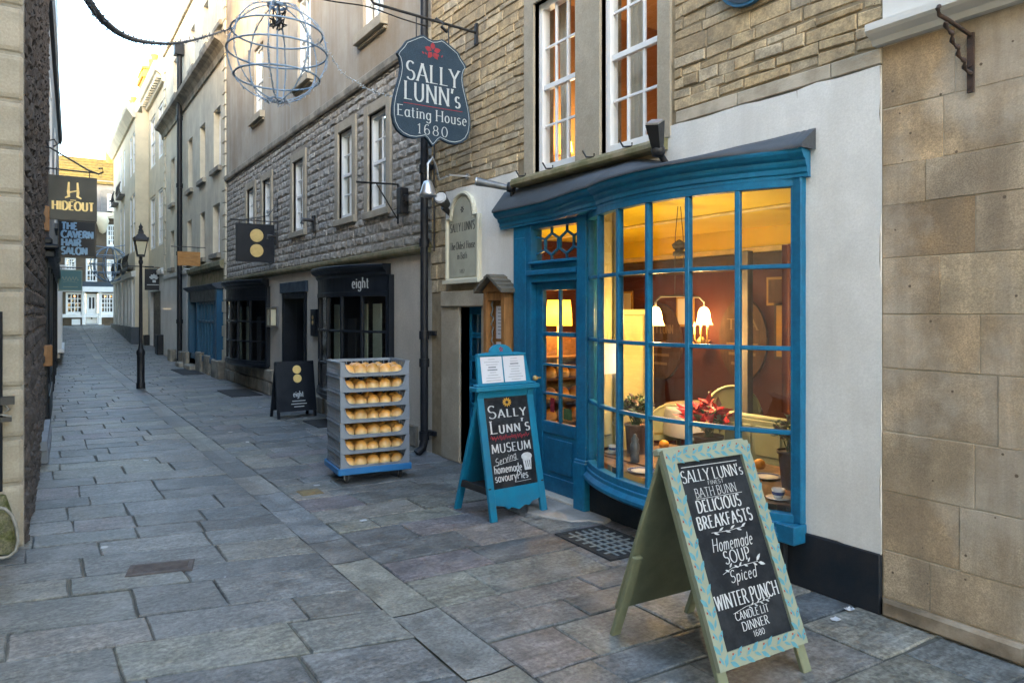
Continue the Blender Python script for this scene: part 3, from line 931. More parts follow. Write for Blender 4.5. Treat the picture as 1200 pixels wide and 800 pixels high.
# ------------------------------------------------------------------ right: the tea shop house
shop = thing("tea_shop_house", "old house with white painted ground floor, blue bow window shopfront and two white sash windows", "building", (FX, 4.5, 0))
WR = (3.665, 4.285, 2.745, 4.22)
WL = (4.585, 5.175, 2.745, 4.22)
OPEN = (2.60, 5.42, .02, 2.42)
SIDE = (6.07, 6.50, 0, 1.60)
mb = MB(right_wall)
slab(mb, 2.07, 7.15, 0, 8, [WR, WL, OPEN, SIDE], n=0, depth=.2, mat=1)
blocks(mb, 2.07, 7.15, 2.905, 8, [(3.52, 5.32, 2.5, 4.42)], ch=(.055, .115), ln=(.11, .34), gap=.009, out=.009, bev=.005, dn=.006, wob=.009, rng=random.Random(3))
blocks(mb, 2.07, 3.50, 2.815, 2.900, ch=(.085, .09), ln=(.3, .7), gap=.006, out=.018, bev=.004, mat=2)
blocks(mb, 6.83, 7.15, 1.75, 2.9, ch=(.13, .2), ln=(.15, .32), gap=.01, out=.012, bev=.007, dn=.006, wob=.005, mat=0)
blocks(mb, 5.44, 6.83, 2.815, 2.900, ch=(.085, .09), ln=(.2, .5), gap=.010, out=.012, bev=.006, dn=.006, mat=0)
mb.build("wall", ["rubble", "rubble_mortar", "ashlar_mortar"], shop)
# white render, ground floor (uneven trowelled sheet with a ragged top)
mb = MB(right_wall)
rg = random.Random(4)


def render_patch(mb, a0, a1, z0, z1, n=.016, st=.12):
    na, nz = max(2, int((a1 - a0) / st)), max(2, int((z1 - z0) / st))
    rows = []
    for j in range(nz + 1):
        row = []
        for i in range(na + 1):
            e = 0 if (j in (0, nz) or i in (0, na)) else 1
            row.append((a0 + (a1 - a0) * i / na + (rg.uniform(-.010, .006) if i == 0 else 0), n + e * rg.uniform(-.004, .004), z0 + (z1 - z0) * j / nz + (rg.uniform(-.008, .008) if j in (0, nz) else 0)))
        rows.append(row)
    mb.grid(rows, sm=True)
    mb.face([(a0, 0, z0), (a0, n, z0), (a0, n, z1), (a0, 0, z1)]); mb.face([(a1, 0, z0), (a1, n, z0), (a1, n, z1), (a1, 0, z1)])
    mb.face([(a0, 0, z1), (a1, 0, z1), (a1, n, z1), (a0, n, z1)])


render_patch(mb, 2.075, 2.56, .31, 2.81)
render_patch(mb, 2.56, 3.60, 2.36, 2.81)
render_patch(mb, 3.60, 5.44, 2.36, 2.62)
render_patch(mb, 5.44, 6.05, .0, 2.81)
render_patch(mb, 6.05, 6.80, 1.88, 2.81)
mb.build("white_render", "white_render", shop, smooth_all=False)
mb = MB(right_wall)
mb.box(2.072, 2.62, 0, .028, 0, .312)
mb.build("black_plinth", "plinth_black", shop, bevel=.006)
# stone dressings round the two sash windows
mb = MB(right_wall)
slab(mb, 3.545, 5.315, 2.74, 4.40, [WR, WL], n=.024, depth=.16)
mb.build("window_surround", "smooth_stone", shop)
mb = MB(right_wall)
mb.sweep([(3.57, 0), (5.40, 0)], [(-.02, 2.655), (.10, 2.655), (.115, 2.67), (.115, 2.70), (.10, 2.725), (-.02, 2.74)])
mb.build("window_ledge", "mossy_stone", shop, bevel=.006)
for (a0, a1, z0, z1) in (WR, WL):
    sash(shop, right_wall, a0, a1, z0, z1, n=-.07, cols=3, rows=4, fw=.055, back=None)
# side passage door with stone lintel and jambs
mb = MB(right_wall)
mb.box(5.98, 6.86, -.1, .05, 1.60, 1.76)
mb.box(6.50, 6.90, -.2, .022, 0, 1.60); mb.box(6.0, 6.07, -.2, .02, 0, 1.60)
mb.build("door_surround", "smooth_stone", shop, bevel=.012, seg=2)
mb = MB(right_wall)
mb.box(6.07, 6.50, -.14, -.10, .02, 1.60)
for z0, z1 in ((.08, .55), (.62, .80), (.86, 1.04), (1.10, 1.28), (1.34, 1.52)):
    mb.box(6.10, 6.13, -.10, -.085, z0, z1); mb.box(6.44, 6.47, -.10, -.085, z0, z1); mb.box(6.13, 6.44, -.10, -.087, z0 - .03, z0); mb.box(6.13, 6.44, -.10, -.087, z1, z1 + .02)
mb.build("side_door", "blue_paint", shop, bevel=.003)
mb = MB(right_wall)
for z0, z1 in ((.62, .80), (.86, 1.04), (1.10, 1.28), (1.34, 1.52)):
    mb.box(6.13, 6.44, -.099, -.094, z0, z1)
dp = [c for c in shop.children if c.name.startswith("side_door")][0]
mb.build("pane", "glass_dark", dp)

# ---- the shopfront joinery
A0, A1, SAG, N0 = 2.56, 4.38, .26, .03


def bow(t, a0=A0, a1=A1, sag=SAG, n0=N0):       # t 0 at the near (right) end, 1 at the far end
    c = a1 - a0
    r = (c * c / 4 + sag * sag) / (2 * sag)
    th = math.asin(c / 2 / r)
    x = -th + 2 * th * t
    return (a0 + c / 2 + r * math.sin(x), n0 + r * math.cos(x) - r + sag)


def bow_window(parent, a0, a1, sag, n0, zs, ncol, paint, glass, bw=.030, sill=True, post=.06, pn=.10, zpost=None, bar_out=.022, name='bow_window'):
    B = lambda t: bow(t, a0, a1, sag, n0)
    K = 24
    path = [B(i / K) for i in range(K + 1)]
    mb = MB(right_wall)
    sec = lambda o0, o1, z0, z1: [(o0, z0), (o1, z0), (o1, z1), (o0, z1)]
    for z in zs[1:-1]:
        mb.sweep(path, sec(-.02, bar_out * .8, z - bw * .42, z + bw * .42))
    mb.sweep(path, sec(-.035, .028, zs[-1], zs[-1] + .06)); mb.sweep(path, sec(-.035, .030, zs[0] - .05, zs[0]))
    for i in range(ncol + 1):
        t = i / ncol
        (a, n), (p, q) = B(t), B(min(1, t + .01))
        (p0, q0) = B(max(0, t - .01))
        d = Vector((p - p0, q - q0)).normalized()
        o = Vector((-d.y, d.x))
        if o.y < 0:
            o = -o
        w = bw if 0 < i < ncol else bw * 1.7
        c = [(a + d.x * s_ * w / 2 + o.x * u, n + d.y * s_ * w / 2 + o.y * u) for s_, u in ((-1, -.025), (1, -.025), (1, bar_out), (-1, bar_out))]
        i0 = len(mb.v)
        for z in (zs[0], zs[-1]):
            mb.v += [mb.fr(x, y, z) for x, y in c]
        for qd in ((0, 1, 2, 3), (4, 5, 6, 7), (0, 1, 5, 4), (1, 2, 6, 5), (2, 3, 7, 6), (3, 0, 4, 7)):
            mb.f.append(tuple(i0 + k for k in qd)); mb.m.append(0); mb.sm.append(False); mb.c.append(.5)
    w = mb.build(name, paint, parent, bevel=.003)
    g = MB(right_wall)
    for i in range(ncol):
        (a, n), (p, q) = B(i / ncol), B((i + 1) / ncol)
        for j in range(len(zs) - 1):
            e = [R.uniform(-.004, .004) for _ in range(4)]
            g.face([(a, n + e[0], zs[j]), (p, q + e[1], zs[j]), (p, q + e[2], zs[j + 1]), (a, n + e[3], zs[j + 1])])
    g.build("pane", glass, w)
    return w, path


ZS = [.405, .863, 1.340, 1.808, 2.255]
bw_, PATH = bow_window(shop, A0, A1, SAG, N0, ZS, 6, "blue_paint", "glass_old")
sf = MB(right_wall)
sf.box(2.505, 2.565, -.05, .060, .36, 2.32)                         # near end post
sf.box(4.375, 4.49, -.05, .085, .38, 2.32)                            # post between window and door
sf.box(4.36, 4.50, -.05, .112, 0, .38)
sf.box(4.362, 4.498, -.05, .105, .38, .40)
sf.box(5.22, 5.455, -.05, .045, 0, 2.34); sf.box(5.25, 5.43, .045, .055, .5, 2.2)   # wide pilaster left of the door
sf.sweep(PATH, [(-.06, .25), (.02, .25), (.065, .275), (.065, .30), (.04, .33), (.04, .36), (-.06, .36)])
sf.box(2.50, 2.62, .0, .13, .255, .36)
sf.build("shopfront_frame", "blue_paint", shop, bevel=.005)
# panel under the bow
pb = MB(right_wall)
pb.box(2.615, 4.36, -.04, .06, 0, .27)
pb.build("black_plinth", "plinth_black", shop, bevel=.004)
# cornice, its plan swings out over the bow
cp = []
for i in range(14):
    a = 2.47 + (2.56 - 2.47) * i / 14
    cp.append((a, N0 + .012 + .02 * i / 14))
cp += [(a, n + .02) for a, n in PATH[1:-4]]
ae, ne = cp[-1]
for i in range(1, 14):
    t = i / 13
    s = t * t * (3 - 2 * t)
    cp.append((ae + (4.95 - ae) * t, ne + (.055 - ne) * s))
cp += [(5.2, .055), (5.45, .055), (5.64, .055)]
cm = MB(right_wall)
cm.sweep(cp, [(-.12, 2.30), (.012, 2.30), (.012, 2.318), (.022, 2.326), (.022, 2.352), (.036, 2.366), (.042, 2.380), (.042, 2.392), (.066, 2.404), (.086, 2.424), (.092, 2.438), (.092, 2.448), (-.12, 2.448)], sm=False)
cm.build("cornice", "blue_paint", shop)
lm = MB(right_wall)
rows = []
o1, o2, o3 = [], [], []
for i, (a, n) in enumerate(cp):
    wv = .0015 * math.sin(i * 1.1)
    q = min(1, max(0, (a - 3.45) / .5))
    o1.append((a, n + .104, 2.446)); o2.append((a, n + .106, 2.468 + wv)); o3.append((a, .020, 2.565 + .085 * q * q * (3 - 2 * q) + wv))
o1[0] = (2.44, o1[0][1], 2.446); o2[0] = (2.44, o2[0][1], 2.468); o3[0] = (2.44, .020, 2.565)
lm.grid([o1, o2, o3], sm=True)
lm.face([o1[0], o2[0], o3[0], (2.44, .020, 2.446)])
lm.face([o1[-1], o2[-1], o3[-1], (cp[-1][0], .020, 2.446)])
lm.build("lead_flashing", "lead", shop)
# door with fanlight
dm = MB(right_wall)
DN = .0
dm.box(4.49, 4.53, -.07, .05, 0, 2.32); dm.box(5.17, 5.22, -.07, .05, 0, 2.32)
dm.box(4.53, 5.17, -.07, .055, 1.80, 1.90); dm.box(4.50, 5.20, -.07, .085, 1.86, 1.90); dm.box(4.51, 5.19, -.07, .07, 1.955, 1.975)
dm.box(4.53, 5.17, -.07, .03, 1.90, 1.985); dm.box(4.53, 5.17, -.07, .03, 2.26, 2.32)
dm.build("door_frame", "blue_paint", shop, bevel=.004)
fl = MB(right_wall)
ca, cz, hw, hh = 4.85, 2.122, .32, .137
HX = [(ca + .105 * math.cos(math.radians(60 * k + 30)), cz + .092 * math.sin(math.radians(60 * k + 30))) for k in range(6)]


def flat_bar(mb, p, q, n0, n1, w):
    d = Vector((q[0] - p[0], q[1] - p[1])).normalized()
    o = Vector((-d.y, d.x)) * w / 2
    mb.slabpoly([(p[0] + o.x, p[1] + o.y), (q[0] + o.x, q[1] + o.y), (q[0] - o.x, q[1] - o.y), (p[0] - o.x, p[1] - o.y)], n0, n1)


for dx in (-.105, .105):
    h6 = [(x + dx, z) for x, z in HX]
    for k in range(6):
        flat_bar(fl, h6[k], h6[(k + 1) % 6], -.03, -.012 + .001 * k + (.0005 if dx > 0 else 0), .016)
    flat_bar(fl, h6[1], (h6[1][0], cz + hh), -.03, -.009, .014); flat_bar(fl, h6[4], (h6[4][0], cz - hh), -.03, -.009, .014)
for sx in (-1, 1):
    flat_bar(fl, (ca + sx * .20, cz + .046), (ca + sx * hw, cz + .075), -.03, -.008, .014); flat_bar(fl, (ca + sx * .20, cz - .046), (ca + sx * hw, cz - .075), -.03, -.008, .014)
flw = fl.build("fanlight", "blue_paint", shop)
g = MB(right_wall)
g.face([(4.53, -.02, 1.985), (5.17, -.02, 1.985), (5.17, -.02, 2.26), (4.53, -.02, 2.26)])
g.build("pane", "glass_dark", flw)
dr = MB(right_wall)
za, zb = .62, 1.80
dr.box(4.53, 4.62, -.055, -.01, .03, zb); dr.box(5.08, 5.17, -.055, -.01, .03, zb)
dr.box(4.62, 5.08, -.055, -.01, zb - .07, zb); dr.box(4.62, 5.08, -.055, -.01, za - .10, za); dr.box(4.62, 5.08, -.055, -.02, .03, za - .10)
dr.box(4.62, 5.08, -.05, -.008, .03, .16); dr.box(4.68, 5.02, -.05, -.012, .20, za - .14)
DZ = [za, .855, 1.10, 1.36, 1.73]
for i, z in enumerate(DZ[1:-1]):
    dr.box(4.62, 5.08, -.045, -.002 if i == 2 else -.014, z - (.018 if i == 2 else .011), z + (.018 if i == 2 else .011))
dr.box(4.835, 4.861, -.046, -.015, za, zb - .07)
door = dr.build("door", "blue_paint", shop, bevel=.004)
g = MB(right_wall)
for i in range(2):
    for j in range(4):
        e = [R.uniform(-.003, .003) for _ in range(4)]
        a, b = (4.62, 4.835) if i == 0 else (4.861, 5.08)
        g.face([(a, -.03 + e[0], DZ[j]), (b, -.03 + e[1], DZ[j]), (b, -.03 + e[2], DZ[j + 1]), (a, -.03 + e[3], DZ[j + 1])])
g.build("pane", "glass_old", door)
g = MB(right_wall)
g.tube([(5.11, -.01, .98), (5.11, .03, .98)], .008); g.lathe((5.11, .045, .955), [(0, 0), (.018, .008), (.024, .025), (.018, .042), (0, .05)], 10)
g.build("handle", "gold", door)
g = MB(right_wall)
g.box(4.69, 4.80, -.027, -.024, .66, .75)
g.build("window_sticker", "leaf_green", door)
g = MB(right_wall)
g.box(4.93, 4.985, -.027, -.024, .70, .82)
g.build("window_sticker", "red_paint", door)
g = MB(right_wall)
g.box(4.505, 5.215, -.2, .09, .0, .03)
g.build("door_step", "grey_render", shop, bevel=.006)

# ---- the tea room behind the glass and the room above it
rm = MB()
X0, X1, Y0, Y1, ZC = FX + .21, 6.1, 2.12, 7.05, 2.40
rm.face([(FX + .06, Y0, .004), (X1, Y0, .004), (X1, Y1, .004), (FX + .06, Y1, .004)], 0)
rm.face([(X1, Y0, 0), (X1, Y1, 0), (X1, Y1, 2.06), (X1, Y0, 2.06)], 1)
rm.face([(X0, Y1, 0), (X1, Y1, 0), (X1, Y1, ZC), (X0, Y1, ZC)], 1)
rm.face([(X0, Y0, 0), (X1, Y0, 0), (X1, Y0, ZC), (X0, Y0, ZC)], 1)
rm.face([(X0, 5.42, 0), (X0, Y1, 0), (X0, Y1, ZC), (X0, 5.42, ZC)], 1)
rm.face([(X0, Y0, 0), (X0, 2.59, 0), (X0, 2.59, ZC), (X0, Y0, ZC)], 1)
rm.build("room_lining", ["room_floor", "red_wall"], shop)
rm = MB()
rm.face([(FX + .0, Y0, ZC), (X1, Y0, ZC), (X1, Y1, ZC), (FX + .0, Y1, ZC)])
rm.face([(FX - n + .02, a, ZC - .002) for a, n in PATH])
rm.face([(X1 - .01, Y0, 2.20), (X1 - .01, Y1, 2.20), (X1 - .01, Y1, ZC), (X1 - .01, Y0, ZC)])
rm.build("room_ceiling", "yellow_ceiling", shop)
rm = MB()
rm.box(X1 - .07, X1 - .012, Y0, Y1, 2.14, 2.20); rm.box(4.9, 4.96, Y0, Y1, 2.375, 2.398)
rm.build("picture_rail", "cream_trim", shop, bevel=.008)
rm = MB()
rm.box(X1 - .10, X1 - .004, Y0, Y1, 1.97, 2.138)
rm.build("beam", "dark_beam", shop, bevel=.01)
rm = MB()
rm.box(FX + .0, FX + .34, 4.50, 4.54, .45, 2.38); rm.box(FX + .10, FX + .28, 4.485, 4.498, .55, 2.28); rm.box(FX + .30, FX + .36, 4.46, 4.499, .45, 2.38)
rm.box(FX + .365, FX + .80, 4.60, 4.64, .02, 1.52); rm.box(FX + .36, FX + .84, 4.57, 4.67, 1.52, 1.57); rm.box(FX + .74, FX + .82, 4.56, 4.598, .02, 1.518)
rm.build("cream_partition", "cream_paint", shop, bevel=.008)
rm = MB()
pa_ = cross(876, 400, 3.95)
rm.box(pa_[0] - .035, pa_[0] + .035, 3.92, 3.98, 0, 2.05)
rm.build("room_post", "post_grey", shop, bevel=.005)
rm = MB()
U0, U1, UY0, UY1 = FX + .21, 6.2, 3.1, 6.2
for q in ([(U1, UY0, 2.45), (U1, UY1, 2.45), (U1, UY1, 4.9), (U1, UY0, 4.9)], [(U0, UY1, 2.45), (U1, UY1, 2.45), (U1, UY1, 4.9), (U0, UY1, 4.9)],
          [(U0, UY0, 2.45), (U1, UY0, 2.45), (U1, UY0, 4.9), (U0, UY0, 4.9)], [(U0, UY0, 4.85), (U1, UY0, 4.85), (U1, UY1, 4.85), (U0, UY1, 4.85)],
          [(U0, UY0, 2.45), (U1, UY0, 2.45), (U1, UY1, 2.45), (U0, UY1, 2.45)]):
    rm.face(q)
rm.build("upper_room_lining", "orange_wall", shop)


for a_, w_ in ((5.06, .16), (4.16, .17), (3.72, .10)):
    mb = MB(right_wall)
    mb.grid([[(a_ - w_ / 2 + w_ * k / 24 * (1 if z > 3.4 else .75), -.24 + .018 * math.sin(k * 1.9), z) for k in range(25)] for z in (4.3, 3.4, 2.9, 2.5)])
    mb.build("curtain", "net_curtain", shop)


def bulb(name, loc, power, col=(1.0, .62, .26), size=.03):
    l = bpy.data.lights.new(name, 'POINT')
    l.energy = power
    l.color = col
    l.shadow_soft_size = size
    o = bpy.data.objects.new(name, l)
    COL.objects.link(o)
    o.location = loc
    return o


# ------------------------------------------------------------------ right: the clothes shop next door
def rect(xl, xr, yt, yb, X=FX):
    a0, a1 = rf(xr, 100, X)[0], rf(xl, 100, X)[0]
    xm = (xl + xr) / 2
    return (a0, a1, rf(xm, yb, X)[1], rf(xm, yt, X)[1])


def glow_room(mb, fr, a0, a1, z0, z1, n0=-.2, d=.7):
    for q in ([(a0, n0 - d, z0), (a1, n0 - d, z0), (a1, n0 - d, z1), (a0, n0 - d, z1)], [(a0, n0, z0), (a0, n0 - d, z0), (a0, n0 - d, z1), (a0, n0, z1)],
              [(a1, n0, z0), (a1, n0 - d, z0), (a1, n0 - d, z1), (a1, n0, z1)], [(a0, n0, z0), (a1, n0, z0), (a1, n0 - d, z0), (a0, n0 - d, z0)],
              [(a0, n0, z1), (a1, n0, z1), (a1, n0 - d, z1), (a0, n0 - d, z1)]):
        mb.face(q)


rock = thing("shop_house", "grey coursed rubble house with dark navy bow windows and recessed black door at street level", "building", (FX, 12, 0))
E1, E2 = 7.15, 17.5
W = [(8.36, 8.95, 2.84, 4.10), (9.52, 10.08, 2.86, 4.10), (11.72, 12.30, 2.88, 4.06), (13.72, 14.28, 2.90, 4.04), (14.95, 15.55, 2.90, 4.04)]
UW = [(8.45, 9.15, 5.22, 6.6), (11.35, 12.05, 5.32, 6.7), (14.25, 14.95, 5.38, 6.75)]
B1, B2, ED = (8.22, 10.62), (13.84, 16.72), (11.58, 12.92)
mb = MB(right_wall)
holes = [(B1[0] + .03, B1[1] - .03, .42, 2.0), (B2[0] + .03, B2[1] - .03, .50, 2.05), (ED[0], ED[1], 0, 1.86)]
slab(mb, E1, E2, 0, 2.2, holes, n=.0, depth=.25)
mb.build("street_front", "grey_render", rock)
mb = MB(right_wall)
mb.sweep([(E1 + .02, 0), (E2, 0)], [(-.02, 2.2), (.03, 2.2), (.075, 2.225), (.085, 2.25), (.085, 2.285), (-.02, 2.315)])
mb.build("ledge", "mossy_stone", rock)
mb = MB(right_wall)
slab(mb, E1, E2, 2.29, 4.52, W, n=.0, depth=.18, mat=1)
fr_holes = [(a - .15, b + .15, z0 - .1, z1 + .16) for a, b, z0, z1 in W]
blocks(mb, E1, E2, 2.31, 4.52, fr_holes, ch=(.095, .15), ln=(.14, .40), gap=.016, out=.014, bev=.01, rock=.012, wob=.010, rng=random.Random(12))
mb.build("rubble_wall", ["rock_face", "rock_mortar"], rock)
mb = MB(right_wall)
mb.sweep([(E1, 0), (E2, 0)], [(-.02, 4.52), (.045, 4.52), (.06, 4.55), (.06, 4.63), (.02, 4.67), (-.02, 4.67)])
mb.build("string_course", "bath_stone_dirty", rock)
mb = MB(right_wall)
slab(mb, E1, E2, 4.66, 10.2, UW, n=.012, depth=.2)
mb.build("upper_wall", "brown_render", rock)
for a, b, z0, z1 in W:
    mb = MB(right_wall)
    surround(mb, a, b, z0, z1, w=.13, o=.03, so=.055, sw=.0)
    mb.build("window_surround", "smooth_stone", rock, bevel=.006)
for a, b, z0, z1 in UW:
    mb = MB(right_wall)
    mb.box(a - .12, b + .12, -.1, .11, z0 - .13, z0)
    mb.box(a - .10, b + .10, -.1, .055, z0 - .17, z0 - .135)
    mb.build("window_sill", "smooth_stone", rock, bevel=.006)
for k, (a, b, z0, z1) in enumerate(W + UW):
    sash(rock, right_wall, a, b, z0, z1, n=-.06, cols=2 if k < 5 else 3, rows=4, fw=.05, back='blind' if k != 1 else 'curtain_green', backd=.14)
mb = MB(right_wall)
blocks(mb, E1 + .35, B1[0] - .1, 0, .25, ch=(.25, .26), ln=(.4, .8), gap=.01, out=.03, bev=.012, dn=.01)
mb.build("plinth", "bath_stone_dirty", rock)
mb = MB(right_wall)
blocks(mb, B1[1] + .1, ED[0] - .02, 0, .25, ch=(.25, .26), ln=(.4, .8), gap=.01, out=.03, bev=.012, dn=.01)
mb.build("plinth", "bath_stone_dirty", rock)
mb = MB(right_wall)
blocks(mb, ED[1] + .02, E2, 0, .48, ch=(.22, .26), ln=(.4, .9), gap=.012, out=.06, bev=.02, dn=.015)
mb.build("plinth", "bath_stone_dirty", rock)


def shop_bow(parent, a0, a1, sag, zs, ncol, zc, wname):
    w_, pth = bow_window(parent, a0, a1, sag, .05, zs, ncol, "navy_paint", "glass_dark", bw=.034, name='bow_window')
    B = pth
    m = MB(right_wall)
    m.sweep(B, [(-.05, zs[-1] + .06), (.02, zs[-1] + .06), (.02, zc - .12), (.05, zc - .09), (.05, zc - .06), (.10, zc - .03), (.12, zc), (.12, zc + .03), (-.05, zc + .04)])
    m.sweep(B, [(-.06, zs[0] - .13), (.0, zs[0] - .13), (.045, zs[0] - .08), (.045, zs[0] - .05), (-.06, zs[0] - .045)])
    m.box(a0 - .06, a0 + .03, -.05, .07, zs[0] - .1, zc - .1); m.box(a1 - .03, a1 + .06, -.05, .07, zs[0] - .1, zc - .1)
    m.face([(a, n - .01, zs[0] - .12) for a, n in B]); m.face([(a, n + .09, zc + .034) for a, n in B])
    m.build("shopfront_fascia", "navy_paint", parent, bevel=.004)
    return pth


shop_bow(rock, B1[0], B1[1], .34, [.50, .86, 1.30, 1.74], 6, 2.10, "")
shop_bow(rock, B2[0], B2[1], .34, [.62, .98, 1.36, 1.76], 6, 2.12, "")
mb = MB(right_wall)
glow_room(mb, right_wall, B2[0] + .03, B2[1] - .03, .5, 2.05, n0=-.05, d=.9)
mb.build("display_window_lining", "room_dark", rock)
mb = MB(right_wall)
glow_room(mb, right_wall, B1[0] + .03, B1[1] - .03, .42, 2.0, n0=-.05, d=.9)
mb.face([(B1[0] + .03, -.05, .47), (B1[1] - .03, -.05, .47)] + [(a, n - .03, .47) for a, n in [bow(i / 8, B1[0] + .03, B1[1] - .03, .34, .05) for i in range(9)]][::-1])
mb.build("display_window_lining", "room_dark", rock)
# display panels and curtains behind the glass
for a, w_, m_ in ((8.62, .26, 0), (9.05, .22, 0), (9.5, .3, 1), (10.1, .2, 0), (14.5, .3, 1), (15.4, .22, 0), (16.1, .25, 0)):
    mb = MB(right_wall)
    mb.box(a - w_ / 2, a + w_ / 2, .02, .035, .55, 1.45 + .2 * (m_ == 0))
    mb.build("display_panel", ["curtain_green", "room_dark"][m_], rock)
mb = MB(right_wall)
mb.box(ED[0] - .07, ED[1] + .07, 0, .05, 1.87, 2.05)
mb.build("door_lintel", "slate_blue_paint", rock, bevel=.005)
mb = MB(right_wall)
mb.box(ED[0], ED[0] + .09, -.2, .03, 0, 1.86); mb.box(ED[1] - .09, ED[1], -.2, .03, 0, 1.86); mb.box(ED[0] + .09, ED[1] - .09, -.2, .028, 1.77, 1.86)
mb.box(ED[0] + .09, ED[1] - .09, -.72, -.70, 0, 1.77)
mb.box(ED[0] + .0, ED[0] + .02, -.7, -.2, 0, 1.8); mb.box(ED[1] - .02, ED[1] + .0, -.7, -.2, 0, 1.8); mb.box(ED[0], ED[1], -.7, -.2, 1.79, 1.80)
mb.build("door_frame", "navy_paint", rock, bevel=.004)
mb = MB(right_wall)
mb.box(12.30, 12.80, -.70, -.66, .03, 1.75); mb.box(12.36, 12.74, -.66, -.652, .9, 1.65); mb.box(12.36, 12.74, -.66, -.652, .2, .75)
mb.box(11.70, 12.24, -.70, -.66, .03, 1.75)
mb.tube([(12.34, -.655, .95), (12.34, -.61, .95), (12.40, -.605, .95)], .012)
mb.build("door", "navy_paint", rock, bevel=.004)
mb = MB(right_wall)
mb.box(12.00, 12.04, -.655, -.645, .2, 1.7)
mb.build("door_edge", "silver", rock)
mb = MB(right_wall)
mb.box(ED[0] - .05, ED[1] + .05, -.7, .10, 0, .05)
mb.build("door_step", "bath_stone_dirty", rock, bevel=.01)
# shop name on the fascia
mb = MB(right_wall)
B = lambda t: bow(t, B1[0], B1[1], .34, .05)


def text_on_bow(t, h, tc, z, wd, mat):
    """lettering that follows the bow: the flat ribbons are bent on to the curve"""
    tm = MB()
    tm.text(t, h, (0, z), 0, 0, w=.16, thin=.5, fit=wd)
    (a, n) = B(tc)
    (p, q), (p2, q2) = B(tc - .03), B(tc + .03)
    d = Vector((p2 - p, q2 - q)).normalized()
    o = Vector((-d.y, d.x))
    o = -o if o.y < 0 else o
    out = MB(right_wall)
    for f in tm.f:
        out.face([(a - d.x * tm.v[i][0] + o.x * (.026 + tm.v[i][1]), n - d.y * tm.v[i][0] + o.y * (.026 + tm.v[i][1]), tm.v[i][2]) for i in f])
    return out.build("lettering", mat, rock)


text_on_bow("eight", .13, .17, 1.845, .30, "letter_white")

# black rain pipe between the two houses, with its hopper bracket
pipe = thing("drain_pipe", "tall black cast iron drainpipe between the grey rubble house and the tea shop", "drainpipe", (FX, 7.12, 0))
mb = MB(right_wall)
mb.tube([(7.12, .11, .14), (7.12, .11, 9)], .043, 12)
mb.tube([(7.12, .11, .15), (7.12, .13, .07), (7.12, .20, .02)], .046, 12)
for z in (.16, .95, 1.25, 2.25, 3.05, 4.3):
    mb.tube([(7.12, .11, z), (7.12, .11, z + .09)], .056, 12)
mb.build("pipe", "pipe_black", pipe)
mb = MB(right_wall)
for z in (.2, 1.29, 3.1):
    mb.box(7.03, 7.21, -.0, .03, z, z + .05); mb.box(7.10, 7.14, .03, .07, z, z + .05)
mb.build("pipe_clip", "pipe_black", pipe)
mb = MB(right_wall)
mb.tube([(7.24, .05, 1.9), (7.24, .05, 3.4)], .012, 6); mb.tube([(7.04, .03, 2.2), (7.04, .03, 3.9)], .010, 6)
mb.build("cable", "black_iron", pipe)

# bits fixed to the rubble front: an empty sign bracket, a small lamp box, stubs
mb = MB(right_wall)
a, z = rf(469, 238)
mb.tube([(a, .03, z - .25), (a, .03, z + .22), (a, .55, z + .20)], .013, 6); mb.tube([(a, .03, z - .2), (a, .30, z + .2)], .008, 6)
tag(mb.build("iron_bracket", "black_iron"), "thin black iron bracket with diagonal stay below the nearest first floor rubble house window", "bracket")
mb = MB(right_wall)
a, z = rf(478, 236)
mb.box(a - .06, a + .06, .02, .12, z - .15, z + .15); mb.box(a - .1, a - .06, .04, .09, z - .02, z + .06)
tag(mb.build("junction_box", "black_iron", bevel=.008), "small black upright box on the rubble wall beside the drainpipe", "junction box")
for px, py, ln_ in ((370, 262, .16), (326, 280, .14)):
    mb = MB(right_wall)
    a, z = rf(px, py)
    mb.box(a - .06, a + .06, .02, .05, z - .12, z + .12)
    mb.tube([(a, .04, z + .04), (a - .02, .05 + ln_, z + .05), (a - .02, .06 + ln_, z - .02)], .03, 8)
    tag(mb.build("flood_lamp", "black_iron"), "small black lamp on the rubble wall " + ("between two first floor windows" if px > 350 else "right of the black sign with gold discs"), "wall lamp")

# wall lamp and plate beside the black door
mb = MB(right_wall)
a, z = rf(323.5, 372)
mb.box(a - .17, a + .17, .0, .03, z - .17, z + .2)
mb.build
l1 = thing("wall_lantern", "grey and amber box lantern on the grey wall left of the black doorway", "wall lamp", (FX, a, z - .2))
mb.build("back_plate", "grey_metal", l1, bevel=.004)
mb = MB(right_wall)
mb.box(a - .10, a + .10, .03, .13, z - .14, z + .15)
mb.build("lamp_glass", "lamp_glass", l1, bevel=.006)
mb = MB(right_wall)
mb.box(a - .12, a + .12, .03, .15, z + .15, z + .18); mb.box(a - .12, a + .12, .03, .15, z - .17, z - .14)
for q in (-.11, .11):
    mb.box(a + q - .012, a + q + .012, .125, .142, z - .14, z + .15)
mb.build("lantern_frame", "old_wood", l1, bevel=.003)
mb = MB(right_wall)
a, z = rf(370.5, 378)
mb.box(a - .13, a + .13, .0, .05, z - .21, z + .21)
mb.box(a - .11, a + .11, .05, .056, z - .19, z + .19)
mb.disc((a, z + .08), .035, .05, .060, 16, 1); mb.disc((a, z + .0), .035, .05, .060, 16, 1)
tag(mb.build("name_plate", ["navy_paint", "gold"], bevel=.003), "narrow black plate with gold discs on the grey wall right of the black doorway", "wall plaque")


